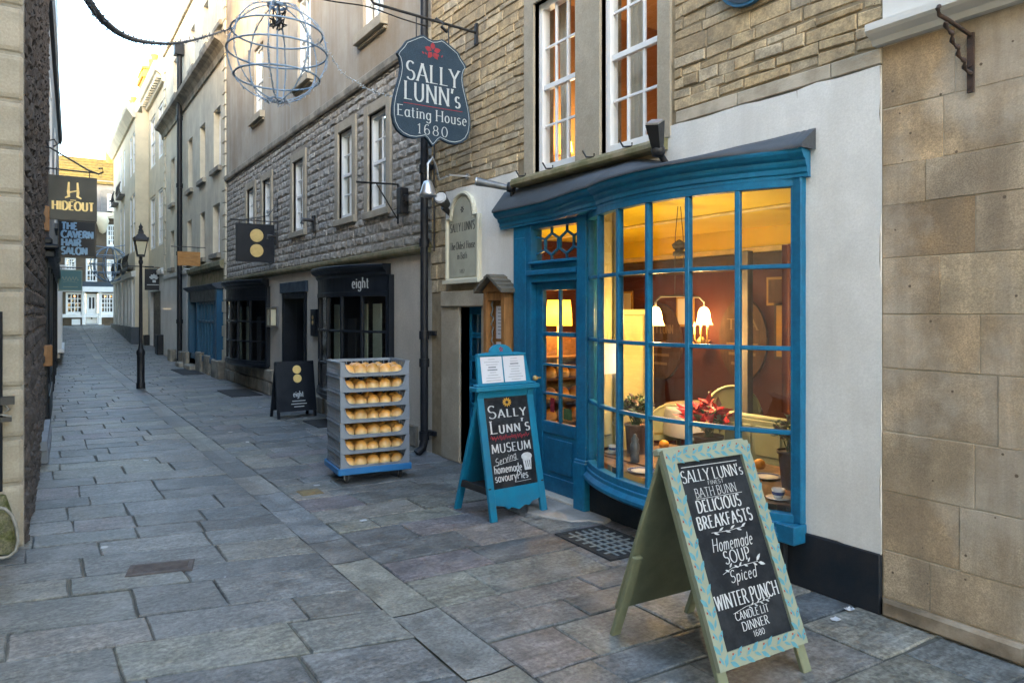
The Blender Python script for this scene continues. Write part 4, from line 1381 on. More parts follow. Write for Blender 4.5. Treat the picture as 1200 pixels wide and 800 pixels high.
# ------------------------------------------------------------------ right: the smooth stone terrace further along
D = thing("terrace_house", "tall pale limestone terrace house with blue shopfront and heavy cornice beyond the rubble house", "building", (FX, 22, 0))
dw = [rect(*q) for q in ((251, 259, 96, 167), (235, 241, 117, 184), (221, 226, 135, 197), (201, 205, 162, 206), (239, 244.5, 27, 67), (224, 228.5, 51, 87), (204, 207.5, 85, 117),
                         (250, 258, 218, 290), (236, 240.5, 229, 292), (220, 225, 240, 289), (200, 204.5, 253, 292))] + [rect(255, 261, -8, 44)]
zrow = {0: (4.9, 6.6), 4: (8.25, 9.45), 7: (2.85, 4.05)}
dw2 = []
for i, (a, b, z0, z1) in enumerate(dw):
    r_ = (5.0, 6.45) if i < 4 else (8.35, 9.5) if i < 7 or i == 11 else (2.95, 4.15)
    dw2.append((a, max(b, a + .62), *r_))
gfw = rect(201, 206, 339, 393)
BS = (17.95, 21.6)                        # blue shopfront
mb = MB(right_wall)
slab(mb, 17.5, 27.3, 0, 10.3, dw2 + [(gfw[0], gfw[1] + .2, .7, 2.2), (BS[0], BS[1], .35, 2.1), (21.9, 22.6, 0, 2.0)], n=.01, depth=.25)
mb.build("wall", "bath_stone", D)
mb = MB(right_wall)
mb.sweep([(17.45, 0), (27.5, 0)], [(-.02, 7.45), (.06, 7.45), (.08, 7.6), (.16, 7.7), (.28, 7.76), (.30, 7.86), (.24, 7.92), (-.02, 7.98)])
mb.box(17.5, 27.3, -.2, .07, 10.22, 10.34)
mb.build("cornice", "bath_stone_dirty", D)
mb = MB(right_wall)
mb.sweep([(17.6, 0), (22.0, 0)], [(-.02, 2.55), (.10, 2.55), (.14, 2.62), (.14, 2.72), (-.02, 2.80)]); mb.box(17.6, 22.0, -.02, .05, 2.2, 2.55)
mb.build("shop_ledge", "mossy_stone", D)
mb = MB(right_wall)
mb.box(22.7, 27.28, 0, .03, .1, 2.65)
mb.sweep([(22.7, 0), (27.3, 0)], [(-.02, 2.65), (.07, 2.65), (.08, 2.75), (-.02, 2.80)])
mb.build("white_ground_floor", "white_wall", D)
for a, b, z0, z1 in dw2:
    mb = MB(right_wall)
    mb.box(a - .12, b + .12, -.1, .10, z0 - .12, z0)
    mb.build("window_sill", "bath_stone_dirty", D, bevel=.01)
q = MB(right_wall)
z = .4
while z < 10:
    for k_, (w_) in enumerate((.34, .22)):
        q.box(17.49, 17.5 + w_, .01, .045, z + .28 * k_ + .012, z + .28 * k_ + .268)
    z += .56
z = 2.9
while z < 10:
    for k_, (w_) in enumerate((.34, .22)):
        q.box(27.25 - w_, 27.28, .01, .045, z + .28 * k_ + .012, z + .28 * k_ + .268)
    z += .56
q.build("quoin", "bath_stone", D, bevel=.012)
for (a, b, z0, z1) in dw2:
    sash(D, right_wall, a, b, z0, z1, n=-.15, cols=2, rows=4, fw=.045, back='blind', backd=.08)
sash(D, right_wall, gfw[0], gfw[1] + .2, .7, 2.2, n=-.05, cols=2, rows=4, back='blind')
mb = MB(right_wall)
mb.tube([(23.3, .13, .1), (23.3, .13, 9.2)], .075, 10)
mb.box(23.15, 23.45, .03, .28, 9.1, 9.45)
for z in (1.2, 3.2, 5.2, 7.2):
    mb.tube([(23.3, .13, z), (23.3, .13, z + .12)], .095, 10)
mb.build("drain_pipe", "pipe_black", D)
# blue shopfront
bs = MB(right_wall)
bs.box(BS[0] - .12, BS[0] + .1, -.1, .16, 0, 2.1); bs.box(BS[1] - .1, BS[1] + .12, -.1, .16, 0, 2.1)
bs.box(BS[0], BS[1], -.08, .12, .28, .42)
for i in range(0, 7):
    a = BS[0] + .1 + (2.55 - .1) * i / 6
    bs.box(a - .03, a + .03, .02, .10, .42, 1.78)
for z in (1.30, 1.76):
    bs.box(BS[0] + .1, BS[0] + 2.6, .03, .09, z - .03, z + .03)
bs.box(BS[0] + 2.55, BS[0] + 2.70, -.4, .12, .1, 1.8)
bsw = bs.build("shop_window", "deep_blue_paint", D, bevel=.006)
g = MB(right_wall)
g.face([(BS[0] + .1, .05, .42), (BS[0] + 2.55, .05, .42), (BS[0] + 2.55, .05, 1.76), (BS[0] + .1, .05, 1.76)])
g.build("pane", "glass_old", bsw)
g = MB(right_wall)
glow_room(g, right_wall, BS[0], BS[1], .36, 2.1, n0=-.02, d=.6)
g.build("shop_lining", "curtain_green", bsw)
bs = MB(right_wall)
bs.box(BS[0] - .05, BS[1] + .05, -.1, .14, 1.80, 2.10)
bs.sweep([(BS[0] - .18, 0), (BS[1] + .18, 0)], [(-.02, 2.08), (.16, 2.08), (.26, 2.16), (.28, 2.20), (-.02, 2.26)])
bs.build("shopfront_fascia", "slate_blue_paint", D, bevel=.006)
mb = MB(right_wall)
mb.box(BS[0] + 2.72, BS[1] - .12, -.35, -.30, .1, 1.8)
mb.build("shop_door", "orange_panel", D)
mb = MB(right_wall)
mb.box(21.92, 22.58, -.18, -.12, .05, 2.0)
mb.build("door", "oak", D)
for a0, a1, z1, o in ((17.6, 18.4, .42, .18), (18.9, 19.6, .46, .14), (19.9, 20.6, .5, .16), (21.5, 21.95, .45, .25), (22.6, 23.1, .4, .2), (24.6, 25.2, .38, .2)):
    mb = MB(right_wall)
    mb.box(a0, a1, -.02, o, -.02, z1)
    mb.build("plinth_block", "bath_stone_dirty", D, bevel=.02)
for a0, a1, o in ((20.6, 21.5, .3), (21.95, 22.6, .35)):
    mb = MB(right_wall)
    mb.box(a0, a1, 0, o, -.02, .12)
    mb.build("door_step", "bath_stone_dirty", D, bevel=.02)
mb = MB(right_wall)
mb.box(18.4, 18.9, -.02, .06, 0, .40)
mb.build("cellar_grille", "mat_black", D)
mb = MB(right_wall)
mb.lathe((21.5, .28, 2.75), [(0, .0), (.05, .02), (.07, .1), (.05, .2), (.03, .25), (0, .26)], 10)
mb.tube([(21.5, .02, 2.7), (21.5, .28, 2.72)], .012)
mb.build("shop_lamp", "white_paint", D)

# ------------------------------------------------------------------ the next two houses
H5 = thing("corner_house", "tall cream stone house with dentil cornice, white ground floor and dark shop door", "building", (FX, 30, 0))
ew = [rect(185, 190.6, 217, 276), rect(176, 182, 225, 281)]
ew = [(ew[0][0], ew[0][1], 3.9, 5.9), (ew[1][0], ew[1][1], 3.9, 5.9), (ew[0][0] - .0, ew[0][1], 7.0, 8.9), (ew[1][0], ew[1][1], 7.0, 8.9)]
sd_ = rect(176.5, 189, 340, 395)
mb = MB(right_wall)
slab(mb, 27.3, 31.6, 2.95, 9.6, ew, n=0, depth=.25)
mb.face([(31.6, -.25, 3), (31.6, -8, 3), (31.6, -8, 9.6), (31.6, -.25, 9.6)])
mb.build("wall", "cream_stone", H5)
mb = MB(right_wall)
slab(mb, 27.32, 31.6, 0, 2.9, [(sd_[0], sd_[1], 0, 2.3)], n=.02, depth=.25)
mb.sweep([(27.3, 0), (31.65, 0)], [(-.02, 2.85), (.10, 2.85), (.12, 3.0), (-.02, 3.1)])
mb.build("white_ground_floor", "white_wall", H5)
mb = MB(right_wall)
mb.sweep([(27.2, 0), (31.75, 0)], [(-.02, 9.4), (.10, 9.4), (.12, 9.62), (.30, 9.75), (.36, 9.95), (.35, 10.05), (-.02, 10.15)])
k_ = 27.3
while k_ < 31.6:
    mb.box(k_, k_ + .16, .1, .26, 9.52, 9.68); k_ += .34
mb.box(27.3, 31.6, -.3, .0, 10.1, 10.5)
mb.build("cornice", "bath_stone", H5)
for (a, b, z0, z1) in ew:
    sash(H5, right_wall, a, b, z0, z1, n=-.06, cols=2, rows=4, fw=.07, back='blind', backd=.1)
mb = MB(right_wall)
mb.box(sd_[0], sd_[1], -.15, -.1, 0, 2.3)
for z0, z1 in ((.2, .7), (.85, 1.5), (1.6, 2.1)):
    mb.box(sd_[0] + .25, sd_[1] - .25, -.1, -.08, z0, z1)
mb.build("shop_door", "navy_paint", H5, bevel=.01)
mb = MB(right_wall)
mb.box(27.4, sd_[0] - .1, 0, .22, 0, .75)
mb.build("plinth", "navy_paint", H5, bevel=.02)
mb = MB(right_wall)
mb.box(sd_[1] + .1, 31.55, 0, .2, 0, .65)
mb.build("plinth", "navy_paint", H5, bevel=.02)


def chimney(parent, c, w, d, z0, z1, pots):
    m = MB()
    m.box(c[0] - w / 2, c[0] + w / 2, c[1] - d / 2, c[1] + d / 2, z0, z1)
    m.box(c[0] - w / 2 - .08, c[0] + w / 2 + .08, c[1] - d / 2 - .08, c[1] + d / 2 + .08, z1 - .35, z1 - .15)
    m.box(c[0] - w / 2 - .05, c[0] + w / 2 + .05, c[1] - d / 2 - .05, c[1] + d / 2 + .05, z1, z1 + .12)
    o = m.build("chimney", "chimney_pot", parent, bevel=.02)
    for i in range(pots):
        m = MB()
        y = c[1] - d / 2 + d * (i + .5) / pots
        m.lathe((c[0], y, z1 + .12), [(.15, 0), (.13, .5), (.16, .55), (.16, .62), (.11, .62), (.11, .3)], 12)
        m.build("chimney_pot", "chimney_pot", o)
    return o


cx, cz = cross(175, 95, 33.0)
chimney(H5, (cx + .15, 33.0), .9, 1.5, 9.5, cz + .25, 2)

# the house whose end wall stands forward at the bend
H6 = thing("balcony_house", "cream stone house with paired sash windows and black iron window rails, farthest along", "building", (3.4, 39, 0))
FX6 = 3.15


def wall6(a, n, z):
    return (FX6 - n, a, z)


f6 = [rect(152, 154.4, 187, 226, FX6), rect(155.4, 158, 187, 226, FX6), rect(152, 154.4, 253, 307, FX6), rect(155.4, 158, 253, 307, FX6),
      rect(140.5, 142.5, 206, 240, FX6), rect(144.5, 146.5, 202, 236, FX6), rect(140.5, 142.5, 270, 312, FX6), rect(144.5, 146.5, 266, 311, FX6)]
f6 = [(a, b, *((7.0, 8.6) if i in (0, 1, 4, 5) else (3.9, 6.2))) for i, (a, b, _, _) in enumerate(f6)]
mb = MB(wall6)
slab(mb, 31.65, 41.2, 3.0, 9.3, f6, n=0, depth=.25)
mb.face([(31.65, -.25, 0), (31.65, -2, 0), (31.65, -2, 10), (31.65, -.25, 10)])
mb.face([(31.65, .0, 0), (31.65, -.25, 0), (31.65, -.25, 3.0), (31.65, .0, 3.0)])
mb.build("wall", "cream_stone", H6)
mb = MB(wall6)
mb.box(31.66, 41.2, -.2, .02, .2, 3.0)
for a in (32.2, 33.4, 34.8, 36.4, 38, 39.6):
    mb.box(a - .2, a + .2, .02, .09, .9, 2.85)
mb.sweep([(31.6, 0), (41.2, 0)], [(-.02, 2.9), (.12, 2.9), (.14, 3.1), (-.02, 3.15)])
mb.build("white_ground_floor", "white_wall", H6, bevel=.01)
mb = MB(wall6)
mb.box(31.6, 41.2, -.2, .14, .0, .95)
mb.build("plinth", "slate_blue_paint", H6)
mb = MB(wall6)
mb.sweep([(31.6, 0), (41.2, 0)], [(-.02, 9.1), (.08, 9.1), (.30, 9.4), (.32, 9.55), (-.02, 9.7)])
mb.box(31.8, 41.1, -.6, -.2, 9.6, 10.2)
mb.build("cornice", "bath_stone", H6)
for (a, b, z0, z1) in f6:
    sash(H6, wall6, a, b, z0, z1, n=-.05, cols=2, rows=4, fw=.06, back='blind', backd=.1)
for k_, (a0, a1, z) in enumerate(((32.2, 34.4, 3.35), (35.2, 37, 3.35), (38, 39.8, 3.35), (35.6, 37.4, 6.7), (38.6, 40, 6.7))):
    mb = MB(wall6)
    mb.tube([(a0, .18, z + .45), (a1, .18, z + .45)], .03, 5); mb.tube([(a0, .18, z), (a1, .18, z)], .03, 5)
    for i in range(9):
        a = a0 + (a1 - a0) * i / 8
        mb.tube([(a, .18, z), (a + .03, .22, z + .2), (a, .18, z + .45)], .015, 4)
    mb.box(a0, a1, 0, .22, z - .12, z - .04)
    mb.build("balcony_rail", "black_iron", H6)
cx, cz = cross(153, 150, 40.0)
chimney(H6, (cx + .1, 40.0), .8, 1.3, 9.5, cz + .7, 2)

# ------------------------------------------------------------------ the house that closes the lane
G7 = thing("far_shop_house", "brown stone house with mossy tiled roof and white shopfront closing off the lane", "building", (2, FARY, .8))
fw = lambda xl, xr, yt, yb: (cross(xl, 300, FARY)[0], cross(xr, 300, FARY)[0], cross(110, yb, FARY)[1] - .8, cross(110, yt, FARY)[1] - .8)
gw = [fw(76, 89, 303, 318), fw(100.5, 114, 303, 331), fw(125, 134, 303, 331), fw(125, 136, 262, 288), fw(126, 137, 226, 246)]
gs = [fw(77, 97.5, 343, 368), fw(117, 134, 343, 368)]
gd = fw(98.5, 116.5, 344, 380)
gd = (gd[0], gd[1], 0, gd[3])
mb = MB(far_wall)
slab(mb, -3, 8, 0, 5.9, gw + gs + [gd], n=0, depth=.3)
mb.build("wall", "brown_stone", G7)
zt = cross(110, 205, FARY)[1] - .8
mb = MB(far_wall)
mb.box(-3, 8, -.4, .15, 5.75, 6.05)
mb.build("parapet", "bath_stone", G7)
mb = MB(far_wall)
mb.face([(-3, -.3, 5.9), (8, -.3, 5.9), (8, -1.6, zt), (-3, -1.6, zt)], 1)
mb.face([(-3, -1.3, zt - .25), (8, -1.3, zt - .25), (8, -3.8, zt + 1.55), (-3, -3.8, zt + 1.55)], 0)
mb.face([(-3, -6.3, zt - .25), (8, -6.3, zt - .25), (8, -3.8, zt + 1.55), (-3, -3.8, zt + 1.55)], 0)
for i in range(9):
    v = (i + .5) / 9
    mb.box(-3, 8, -1.3 - 2.5 * v - .15, -1.3 - 2.5 * v + .02, zt - .25 + 1.8 * v, zt - .25 + 1.8 * v + .03)
mb.build("roof", ["roof_moss", "roof_slate"], G7)
mb = MB(far_wall)
d0 = gw[4]
mb.box(d0[0] - .3, d0[1] + .3, -1.4, -.2, d0[2] - .2, d0[3] + .25)
mb.build("dormer", "roof_slate", G7)
for i, w_ in enumerate(gw):
    sash(G7, far_wall, *w_, n=(-.05 if i < 4 else -.16), cols=3, rows=4, fw=.09, bar=.05, glass='glass_dark', back='room_dark', backd=.2)
for w_ in gs:
    sash(G7, far_wall, *w_, n=0.0, cols=4, rows=4, fw=.10, bar=.05, meet=False, glass='glass', back='room_dark', backd=.28, name='shop_window')
for k_, (a, z) in enumerate(((gs[0][0] + .4, 1.5), (gs[0][0] + .75, 1.52), (gs[1][0] + .25, 1.5), (gs[1][0] + .5, 1.5))):
    mb = MB(far_wall)
    mb.lathe((a, -.18, z), [(0, 0), (.05, .04), (.05, .09), (0, .12)], 8)
    mb.build("shop_light", "lamp_far", G7)
mb = MB(far_wall)
za = cross(100, 331, FARY)[1] - .8
zb = cross(100, 342, FARY)[1] - .8
mb.box(cross(70, 300, FARY)[0], cross(137, 300, FARY)[0], 0, .25, zb, zb + .28); mb.box(cross(70, 300, FARY)[0], cross(137, 300, FARY)[0], .01, .12, gs[0][2] - .18, gs[0][2])
for px in (97.8, 117):
    a = cross(px, 300, FARY)[0]
    mb.box(a - .07, a + .07, 0, .14, 0, zb)
mb.build("shopfront_frame", "white_paint", G7, bevel=.01)
mb = MB(far_wall)
mb.box(cross(70, 300, FARY)[0], cross(137, 300, FARY)[0], .0, .16, zb + .29, za + .05)
mb.build("shopfront_fascia", "slate_blue_paint", G7)
mb = MB(far_wall)
a0, a1 = gd[0] + .1, gd[1] - .1
mb.box(a0, a1, -.1, -.04, .12, .9); mb.box(a0, a0 + .13, -.1, -.04, .9, gd[3] - .05); mb.box(a1 - .13, a1, -.1, -.04, .9, gd[3] - .05)
mb.box(a0, a1, -.1, -.045, gd[3] - .2, gd[3]); mb.box((a0 + a1) / 2 - .03, (a0 + a1) / 2 + .03, -.1, -.045, .9, gd[3] - .2)
dd = mb.build("door", "white_paint", G7, bevel=.006)
mb = MB(far_wall)
mb.face([(a0, -.08, .9), (a1, -.08, .9), (a1, -.08, gd[3]), (a0, -.08, gd[3])])
mb.face([(a0, -.25, .1), (a1, -.25, .1), (a1, -.25, gd[3]), (a0, -.25, gd[3])], 1)  # dark sheet painting in the unlit room behind the glass
mb.build("pane", ["glass_dark", "room_dark"], dd)
mb = MB(far_wall)
mb.tube([((a0 + a1) / 2, -.03, .55), ((a0 + a1) / 2, -.02, .35)], .04, 6)
mb.build("door_knocker", "black_iron", dd)
mb = MB(far_wall)
mb.box(gd[0] - .2, gd[1] + .2, 0, .5, -.1, .06); mb.box(gd[0] - .5, gd[1] + .6, .5, .9, -.2, -.03)
mb.build("door_step", "roof_slate", G7)
mb = MB(far_wall)
mb.box(cross(84, 300, FARY)[0], cross(94, 300, FARY)[0], .02, .08, .05, .35)
mb.build("white_notice", "white_paint", G7)
mb = MB(far_wall)
a, z = cross(119.5, 264, FARY)
z -= .8
mb.lathe((a, .35, z - .5), [(0, 0), (.15, .1), (.22, .4), (.32, .7), (.25, .95), (.1, 1.05), (0, 1.06)], 12)
for s_ in (-1, 1):
    mb.tube([(a + s_ * .2, .35, z + .4), (a + s_ * .45, .4, z + .5), (a + s_ * .5, .4, z + .75)], [.08, .06, .02], 6)
mb.build("carved_head", "cream_stone", G7)
c0 = cross(127, 190, 48)
for px in (127.5, 134, 140.5):
    mb = MB()
    x = cross(px, 190, 48.2)[0]
    mb.lathe((x, 48.2, cross(px, 188, 48.2)[1] - .3), [(.2, 0), (.16, .7), (.2, .75), (.2, .9), (.14, .9)], 10)
    mb.build("chimney_pot", "chimney_pot", G7)


# ------------------------------------------------------------------ left side of the lane
H = thing("rusticated_house", "pale stone building with deep rounded joints at the extreme left edge", "building", (-.7, 5.75, 0))


def pier(a, n, z):
    return (a, 5.75 - n, z)


mb = MB(pier)
mb.box(-1.4, -.10, -.32, -.02, 0, 7.5, 1)
zs_ = [.42, .30, .33, .33, .31, .31, .31, .31, .31, .31, .31, .31]
z = 0
rg = random.Random(9)
for i in range(24):
    h = zs_[i] if i < len(zs_) else .31
    a = -.085
    w_ = .55 if i % 2 else .38
    for (p, q) in ((a - w_, a), (-1.38, a - w_ - .01)):
        rows = []
        c = rg.random()
        prof = [(0, -.03), (.02, -.008), (.045, 0), (h - .045, 0), (h - .02, -.008), (h - .004, -.03)]
        rows = [[(p, -.03 + o, z + zz), (p + .02, o, z + zz), (q - .02, o, z + zz), (q, -.02 + o, z + zz), (q, -.32, z + zz)] for zz, o in prof]
        mb.grid(rows, 0, sm=False, col=c)
    z += h
mb.build("wall", ["smooth_stone", "bath_stone_dirty"], H)
mb = MB()
mb.face([(-1.4, -15, 0), (-1.4, 5.8, 0), (-1.4, 5.8, 7.5), (-1.4, -15, 7.5)]); mb.face([(-1.4, -15, 7.5), (-1.4, 5.8, 7.5), (-8, 5.8, 7.5), (-8, -15, 7.5)])
mb.face([(-8, -15, 0), (-8, 5.8, 0), (-8, 5.8, 7.5), (-8, -15, 7.5)])
mb.box(-1.4, -1.33, -15, 5.7, 0, .5)
mb.build("unseen_shade_wall", "bath_stone", H)  # unseen wall left of the camera, added to keep the lane in shade
mb = MB(pier)
x, _ = cross(-1.5, 400, 5.7)
mb.tube([(x, .07, .40), (x, .07, 1.55)], .022, 8)
tag(mb.build("post_pipe", "pipe_black"), "thin black pipe at the left edge, standing against the pale rounded-joint stone", "pipe")
mb = MB(pier)
x, zc = cross(5, 470, 5.68)
mb.box(x - .02, x + .055, .05, .11, zc - .02, zc + .03, 0); mb.tube([(x, .08, zc - .02), (x + .03, .10, zc - .05), (x - .02, .1, zc - .08), (x + .04, .09, zc - .1)], .008, 6, 1)
mb.box(x - .03, x + .04, .05, .1, zc - .13, zc - .10, 0)
tag(mb.build("outdoor_socket", ["black_iron", "cable_white"]), "small black clip with a coil of pale cable on the left edge stone", "cable clip")
mb = MB(pier)
x, _ = cross(4, 620, 5.6)
rows = []
for i in range(8):
    v = i / 7
    r_ = .105 * (1 - .55 * v ** 2.2)
    rows.append([(x - .035 + r_ * math.cos(6.283 * j / 14) * (1 + rg.uniform(-.05, .05)), .10 + r_ * .8 * math.sin(6.283 * j / 14), .02 + .36 * v + rg.uniform(-.006, .006)) for j in range(14)])
mb.grid(rows, close_u=True)
mb.face(rows[-1])
tag(mb.build("guard_stone", "moss"), "moss covered green stone at the foot of the left edge pillar", "stone")
mb = MB(pier)
pp = [cross(px, py, 5.5) for px, py in ((-3, 594), (6, 596), (14, 603), (19, 617), (21, 632), (19, 645), (10, 652), (-3, 654))]
mb.tube([(a, .25, z) for a, z in pp], .010, 6)
tag(mb.build("cable", "cable_white"), "pale worn cable looped round the mossy stone", "cable")

IH = thing("dark_rubble_house", "narrow dark grey rubble house next to the pale pillar on the left", "building", (0, 9, 0))
mb = MB(left_wall)
slab(mb, 5.78, 13, 0, 7.7, (), n=0, depth=3, mat=1)
blocks(mb, 5.80, 12.98, .0, 7.65, [(10.6, 13, 0, 2.3)], ch=(.07, .14), ln=(.12, .34), gap=.014, out=.016, bev=.008, rock=.022, wob=.008, rng=random.Random(31))
mb.build("wall", ["dark_rubble", "rock_mortar"], IH)
mb = MB(left_wall)
mb.box(10.6, 13, -.02, .05, 0, 2.25); mb.box(10.7, 12.9, .05, .07, .12, .5); mb.box(10.75, 11.6, .05, .065, .65, 2.1); mb.box(11.9, 12.85, .05, .065, .65, 2.1)
mb.build("shopfront", "navy_paint", IH, bevel=.006)
mb = MB(left_wall)
mb.box(10.3, 13.1, -.02, .17, 2.30, 2.36); mb.box(10.4, 13.05, -.02, .13, 2.2, 2.30); mb.box(10.35, 13.1, 0, .10, 2.36, 2.44)
mb.build("shop_hood", "navy_paint", IH, bevel=.02)
mb = MB(left_wall)
mb.box(8.75, 10.5, 0, .09, .0, .15)
mb.slabpoly([(8.7, .15), (10.5, .15), (10.5, .24), (8.7, .24)], .0, .075)
mb.build("stone_step", "grey_painted_wood", IH, bevel=.015)
mb = MB(left_wall)
mb.box(10.2, 10.32, 0, .1, .9, 1.15); mb.box(10.2, 10.3, .0, .07, 2.5, 2.8)
mb.build("letter_box", "oak", IH, bevel=.01)

JH = thing("painted_house", "grey painted house front with pale window frames overhanging the left side of the lane", "building", (.4, 20, 0))


def jet(a, n, z):
    return (.115 + (a - 13) * .0335 + n, a, z)


mb = MB(jet)
jw = [(14, 15.4, 6.9, 9.4), (17, 18.6, 6.9, 9.4), (21, 22.6, 6.9, 9.2), (14.2, 15.4, 3.4, 5.4), (18, 19.4, 3.4, 5.4)]
slab(mb, 13.02, 24, 2.4, 10.6, jw, n=0, depth=.25)
mb.face([(13.02, -.25, 2.4), (13.02, -7, 2.4), (13.02, -7, 10.6), (13.02, -.25, 10.6)])
mb.face([(24, -.25, 0), (24, -7, 0), (24, -7, 10.6), (24, -.25, 10.6)]); mb.face([(13.02, -.25, 10.6), (24, -.25, 10.6), (24, -7, 10.6), (13.02, -7, 10.6)])
mb.build("wall", "grey_painted_wood", JH)
mb = MB(jet)
for k_, (a0, a1, z0, z1) in enumerate(jw):
    mb.box(a0 - .1, a1 + .1, -.05, .06, z0 - .12, z0)
mb.sweep([(13.0, 0), (24.05, 0)], [(-.02, 6.25), (.06, 6.25), (.09, 6.4), (-.02, 6.45)])
mb.build("string_course", "lead", JH)
for w_ in jw:
    sash(JH, jet, *w_, n=-.02, cols=2, rows=3, fw=.10, back='blind', backd=.12, glass='glass_dark')
mb = MB(left_wall)
mb.box(13.02, 24, -.3, -.04, 0, 2.4, 0)
for a in (13.1, 15.0, 16.8, 18.5, 21, 23.85):
    mb.box(a - .12, a + .12, -.04, .04, 0, 2.38, 0)
mb.box(13.02, 23.9, -.04, .02, 0, .35, 0); mb.box(13.0, 22, -.04, .14, 2.28, 2.42, 0)
mb.build("shopfront", "navy_paint", JH, bevel=.01)
mb = MB(left_wall)
for a0, a1 in ((13.3, 14.8), (15.2, 16.6), (18.7, 20.8), (21.2, 23.8)):
    mb.face([(a0, -.03, .5), (a1, -.03, .5), (a1, -.03, 2.2), (a0, -.03, 2.2)])
mb.build("shop_pane", "glass_dark", JH)

LH = thing("unseen_sun_screen", "unseen stone block added as a sun screen behind the white bay window on the left", "building", (-.5, 37, 0))  # unseen mass, added and sized to keep sun off the far facades
mb = MB()
mb.box(-4, .40, 24.1, 36, 0, 10.8)
mb.box(-6, .42, 36, 44.3, 0, 8.1)
mb.box(-6.1, .48, 36.05, 44.3, 8.1, 8.3)
mb.build("wall", "bath_stone", LH, bevel=.02)

KH = thing("white_bay_window", "white painted bay shop window standing out at the left end of the lane", "bay window", (.62, 29, 0))
mb = MB(left_wall)
k0, k1 = 24.8, 30.2
for a in (k0, k0 + 1.4, k0 + 2.8, k0 + 4.2, k1):
    mb.box(a - .06, a + .06, .0, .14, .5, 2.7)
for z in (.5, 1.1, 1.75, 2.4, 2.7):
    mb.box(k0, k1, .02, .13, z - .03, z + .03)
for z in (.5, 1.1, 1.75, 2.4):
    mb.box(k0 - .055, k0 + .055, .0, .135, z - .03, z + .03)
mb.box(k0 - .1, k1 + .1, 0, .2, .36, .46); mb.box(k0 - .1, k1 + .1, 0, .22, 2.72, 2.9)
mb.build("window_frame", "white_paint", KH, bevel=.01)
mb = MB(left_wall)
mb.face([(k0, .07, .5), (k1, .07, .5), (k1, .07, 2.7), (k0, .07, 2.7)])
mb.build("pane", "glass", KH)
mb = MB(left_wall)
mb.box(k0, k1, 0, .1, 0.2, .36)
mb.build("stall_riser", "white_wall", KH)

# ------------------------------------------------------------------ hanging signs


def board_frame(px, Y):
    pass


def face_cam(Y):
    return lambda a, n, z: (a, Y - n, z)


def sign_rect(xl, xr, yt, yb, Y):
    x0, z1 = cross(xl, yt, Y)
    x1, z0 = cross(xr, yb, Y)
    zc, hh = (z0 + z1) / 2, None
    z1 = cross((xl + xr) / 2, yt, Y)[1]; z0 = cross((xl + xr) / 2, yb, Y)[1]
    return x0, x1, z0, z1


# tea shop shield
YS = 6.15
fr = face_cam(YS)
x0, x1, z0, z1 = sign_rect(458.5, 550.5, 42, 172, YS)
xc, ww, hh = (x0 + x1) / 2, (x1 - x0), (z1 - z0)
half = [(0, 1.0), (.12, .975), (.22, .955), (.27, .93), (.33, .90), (.37, .85), (.425, .80), (.44, .775), (.415, .75), (.40, .71), (.395, .66), (.405, .60), (.425, .54), (.455, .46), (.48, .38), (.497, .30),
        (.498, .23), (.48, .16), (.44, .105), (.38, .07), (.30, .05), (.22, .05), (.15, .065), (.10, .078), (.06, .055), (.03, .025), (0, .0)]
half[0] = (0, .955)
half[1] = (.06, .965); half[2] = (.12, .985); half[3] = (.16, .975)
out = [(xc + x * ww, z0 + z * hh) for x, z in half] + [(xc - x * ww, z0 + z * hh) for x, z in half[-2:0:-1]]
sg = thing("hanging_sign", "shield shaped slate blue hanging sign with red star, white words and the date 1680", "sign", (xc, YS, z0))
mb = MB(fr)
mb.slabpoly(out, -.02, .02)
for pts in (out,):
    cxx, czz = xc, z0 + hh * .5
    ins = [(cxx + (x - cxx) * .955, czz + (z - czz) * .96) for x, z in pts]
    mb.strip2([(x, z) for x, z in ins + ins[:1]], [.005] * (len(ins) + 1), .0212, 1)
for dx, dz, l, w_ in ((0, .0, .11, .05),):
    for k in range(5):
        an = math.radians(90 + 72 * k)
        mb.leaf((xc + math.cos(an) * .012, z0 + hh * .855 + math.sin(an) * .012), (math.cos(an), math.sin(an)), .075, .05, .0212, 2)
    for k in range(7):
        mb.leaf((xc - .09 + .03 * k, z0 + hh * .815), (rg.uniform(-1, 1), rg.uniform(-.2, 1)), .03, .015, .0212, 2)
mb.text("SALLY", hh * .160, (xc + .005, z0 + hh * .565), .0212, 1, w=.13, thin=.3, fit=ww * .67)
mb.text("LUNN's", hh * .160, (xc + .0, z0 + hh * .385), .0212, 1, w=.13, thin=.3, fit=ww * .71)
mb.strip2([(xc - .30, z0 + hh * .352), (xc + .32, z0 + hh * .355)], [.006, .006], .0212, 2)
mb.text("Eating House", hh * .098, (xc, z0 + hh * .232), .0212, 1, w=.12, thin=.4, fit=ww * .88)
mb.text("1680", hh * .088, (xc + .0, z0 + hh * .10), .0212, 1, w=.11, thin=.35, fit=ww * .38, sp=.28)
mb.build("board", ["sign_slate", "letter_white", "red_paint"], sg, bevel=0)
bk = thing("sign_bracket", "long black wrought iron bar with scrolled tip carrying the shield sign", "bracket", (FX, YS, 4.2))
zb = cross(500, 22, YS)[1]
xe = cross(438, 8, YS)[0]
mb = MB(fr)
mb.tube([(FX - .03, 0, zb - .02), (xe, 0, zb + .02), (xe - .03, 0, zb + .05), (xe - .02, 0, zb + .09), (xe + .03, 0, zb + .09)], .013, 8)
mb.box(FX - .035, FX - .012, -.02, .02, zb - .14, zb + .07)
for x in (xc - .16, xc + .18):
    mb.tube([(x, 0, zb), (x, 0, z0 + hh * .95)], .006, 6)
